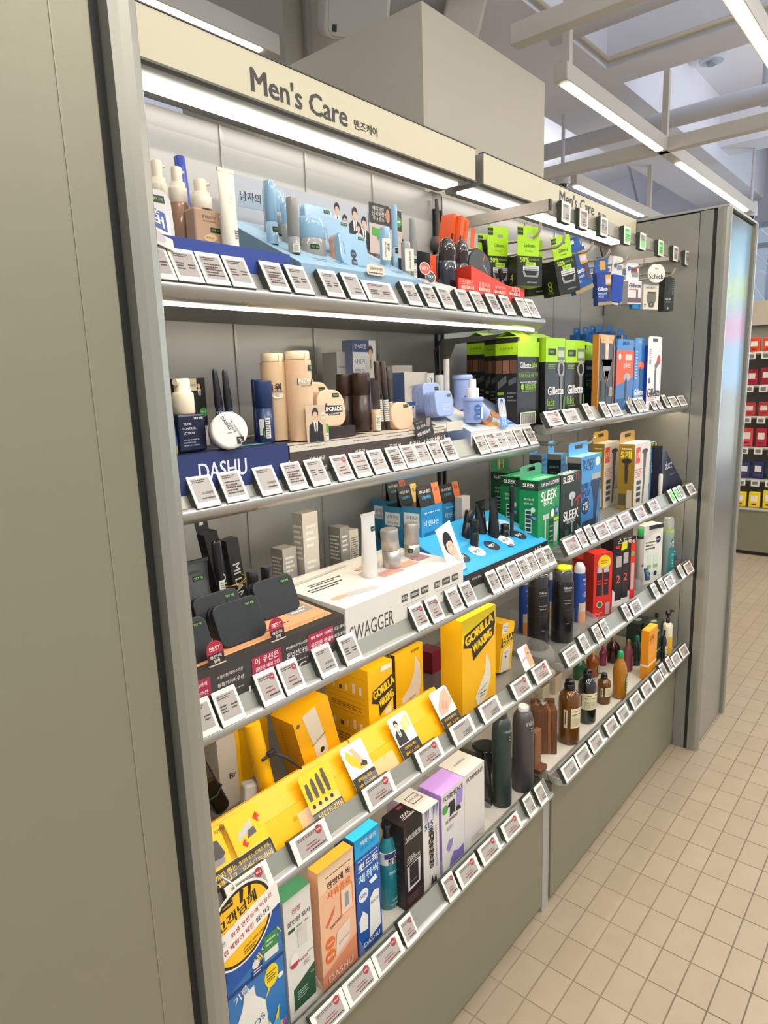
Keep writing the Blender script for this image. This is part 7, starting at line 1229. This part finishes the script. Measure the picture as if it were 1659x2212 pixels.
bpack((0.4187, .17, 1.6820, .045, .016, .08), 'blue blade pack behind on the fourth hook', '#1f5a9c', BLF, tab=('#2260a8', .03, 'm'))
WHF = [('T', 'Gillette', .5, .80, .85, '#1d1d1f', {'b': 1.2}), ('L', .1, .58, .7, .66, 1, '#e0502a'), ('R', .62, .2, .74, .62, '#6a4a4c'), ('R', 0, .05, 1, .26, '#6a5a5e')]
bpack((0.4072, .125, 1.6558, .040, .014, .070), 'deep blue backed blade pack turned sideways', '#2347a0', [], rot=(0, math.radians(4), 0), tab=('#d8d5ce', .050, 'm', [('C', .3, .5, .16, '#5a7ac0'), ('R', .5, .3, .95, .55, '#8a8c8c')]))
bpack((0.4408, .155, 1.6531, .050, .016, .070), 'white blade pack leaning in shade left of the blue backed one', '#cfcbc6', [('L', .2, .2, .8, .5, 3, '#a85a4a')], rot=(0, math.radians(8), 0), tab=('#d6d2cc', .06, 'm', [('R', .3, .3, .6, .6, '#b9503a')]))
bpack((0.5102, .115, 1.6494, .052, .022, .062), 'white blade pack with black lettering and purple base', '#d9d5d6', WHF, tab=('#dcd9d4', .050, 'm', [('C', .25, .7, .13, '#4a6aa8'), ('R', .45, .25, .95, .5, '#8a8c8c'), ('R', .6, .5, .85, .7, '#c0392c')]), colL='#c4bfb4')
bpack((0.5719, .16, 1.6553, .050, .022, .062), 'plain white blade pack behind the lettered one', '#cfcbc4', [('L', .6, .1, .8, .2, 1, '#5a5a58')], tab=('#dcd9d4', .050, 'm', [('C', .3, .6, .15, '#4a6aa8'), ('R', .4, .2, .9, .45, '#8a8c8c')]))
t = bpack((0.6295, .112, 1.6506, .062, .018, .072), 'cream blade pack with arched top and black brand word', '#d6cfbb', [('T', 'HYDRO 5', .5, .86, .66, '#3a4650', {'b': .8}), ('R', .26, .64, .80, .70, '#33332f'), ('P', [(.2, .46), (.28, .64), (.78, .64), (.86, .46), (.68, .08), (.38, .08)], '#6f6a5c'), ('E', .52, .20, .14, .10, '#2f2d29'), ('E', .52, .20, .08, .06, '#8a8678'), ('L', .05, .1, .2, .2, 2, '#3a3a36'), ('R', 0, .98, 1, 1, '#6aa8c8')])
t = card(0.6589, .100, 1.6543, .064, .052, 'arched white card head with black Schick lettering', '#e2ddd0', [('T', 'Schick', .5, .34, .82, '#26241f', {'b': 1}), ('R', .40, .72, .60, .80, '#a9a496')], name='header_card', rad=.026, rz=-30)
bpack((0.6033, .135, 1.6026, .060, .012, .022), 'bright blue pack bottom showing under the white ones', '#1f86c4', [])
bpack((0.8302, .120, 1.6855, .042, .024, .100), 'black slim shaver pack with grey lettering, last on the rack', '#2a2a27', [('T', 'AUGER', .4, .36, .72, '#cfccc4', {'b': 1}), ('L', .2, .24, .7, .30, 2, '#7a776e'), ('C', .4, .08, .08, '#b9b6ae'), ('P', [(.3, .5), (.6, .9), (.8, .88), (.6, .5)], '#3c3c38'), ('L', .8, .5, .92, .95, 8, '#a9a69e')], tab=('#33332f', .020, 'm'), colL='#20201d')
for i, (u, v, lb) in enumerate(((0.1883, 1.6865, 'wire hook tip of the third hook with blue packs'), (0.2943, 1.6828, 'wire hook tip of the fourth hook'), (0.4258, 1.6865, 'wire hook tip between blue and white packs'),
     (0.5434, 1.6863, 'wire hook tip above the lettered white pack'), (0.6879, 1.6862, 'wire hook tip through the arched card'), (0.8122, 1.6876, 'wire hook tip of the last hook with the black pack'))):
    hook(u, .095, .394, v, lb, .022, .003)
# ================================================================== far shelf beyond the end column
FX = 4.1
t = thing('far_shelving', 'grey wall shelving in the distance with lip balms and pouches', 'shelving', (FX, .2, 0))
MB().box(.38, -.5, .0, .42, 1.2, 1.72, K('#8f897c', .5, kind='plaster')).build('back_board', t)
MB().box(.0, -.5, .03, .38, 1.2, .34, PANEL).build('base_board', t)
MB().box(.02, -.5, .0, .38, 1.2, .03, DARK).build('plinth', t)
MB().box(.34, -.5, 1.72, .42, 1.2, 1.90, K('#b9ad98', .5)).build('header_panel', t)
LV = [(.345, 0), (.56, .06), (.80, .08), (1.03, .1), (1.26, .1), (1.50, .1)]
for z, o in LV:
    m = MB(); m.box(o, -.5, z, .38, 1.2, z + .015, METALD); m.tube([(o, -.5, z + .006), (o, 1.2, z + .006)], .012, RAIL, 8); m.build('shelf_board', t)
rn = random.Random(11)
items = {1.50: ('pouch', '#d8481f', 'orange pouch'), 1.26: ('lip balm', '#a82034', 'dark red lip balm'), 1.03: ('pack', '#c43a3a', 'red pack'), .80: ('pack', '#b42a3a', 'crimson pack'), .56: ('pack', '#2a3a6a', 'navy pack'), .345: ('pack', '#e8c81a', 'yellow pack')}
lvn = {1.50: 'top', 1.26: 'fifth', 1.03: 'fourth', .80: 'third', .56: 'second', .345: 'lowest'}
for z, o in LV:
    kd, c, nm_ = items[z]
    for k in range(8):
        y = .2 - .02 + .40 - k * .095; h = rn.uniform(.09, .14); w = .075
        cols = [c, c, c, {'#d8481f': '#6a3a9a', '#a82034': '#c9303a', '#c43a3a': '#e08a9a', '#b42a3a': '#d84a4a', '#2a3a6a': '#a82a4a', '#e8c81a': '#e8c81a'}[c], c]
        cc_ = cols[(k * 2 + int(z * 10)) % 5]
        m = MB(); m.tf = Matrix.Translation((0, 0, 0)); m.box(-.015, -w / 2, 0, .03, w / 2, h, K(cc_, .35), .006)
        m.box(-.016, -w * .3, h * .4, -.0145, w * .3, h * .75, K('#e6ddd0', .4)); m.box(-.0165, -w * .2, h * .15, -.0145, w * .2, h * .25, K('#8a2a2a', .4))
        setp(m.build('product_pack', None, (FX + o + .06, y, z + .0155)), '%s on the %s shelf far away, %s' % (nm_, lvn[z], ('closest to the end column', 'second from the end column', 'third from the end column', 'fourth from the end column', 'fifth from the end column', 'sixth from the end column', 'seventh from the end column', 'eighth from the end column')[k]), 'package', 'packs on the distant shelving')
        if z > .4:
            m = MB(); m.box(-.004, -.028, 0, .004, .028, .045, K('#e0dccf', .4)); m.box(-.0046, -.018, .008, -.003, .018, .036, K('#7a756c', .4))
            setp(m.build('price_tag', None, (FX + o - .018, y, z - .036)), 'distant price tag on the %s shelf, %s' % (lvn[z], ('closest to the end column', 'second along', 'third along', 'fourth along', 'fifth along', 'sixth along', 'seventh along', 'eighth along')[k]), 'price tag', 'price tags on the distant shelving')
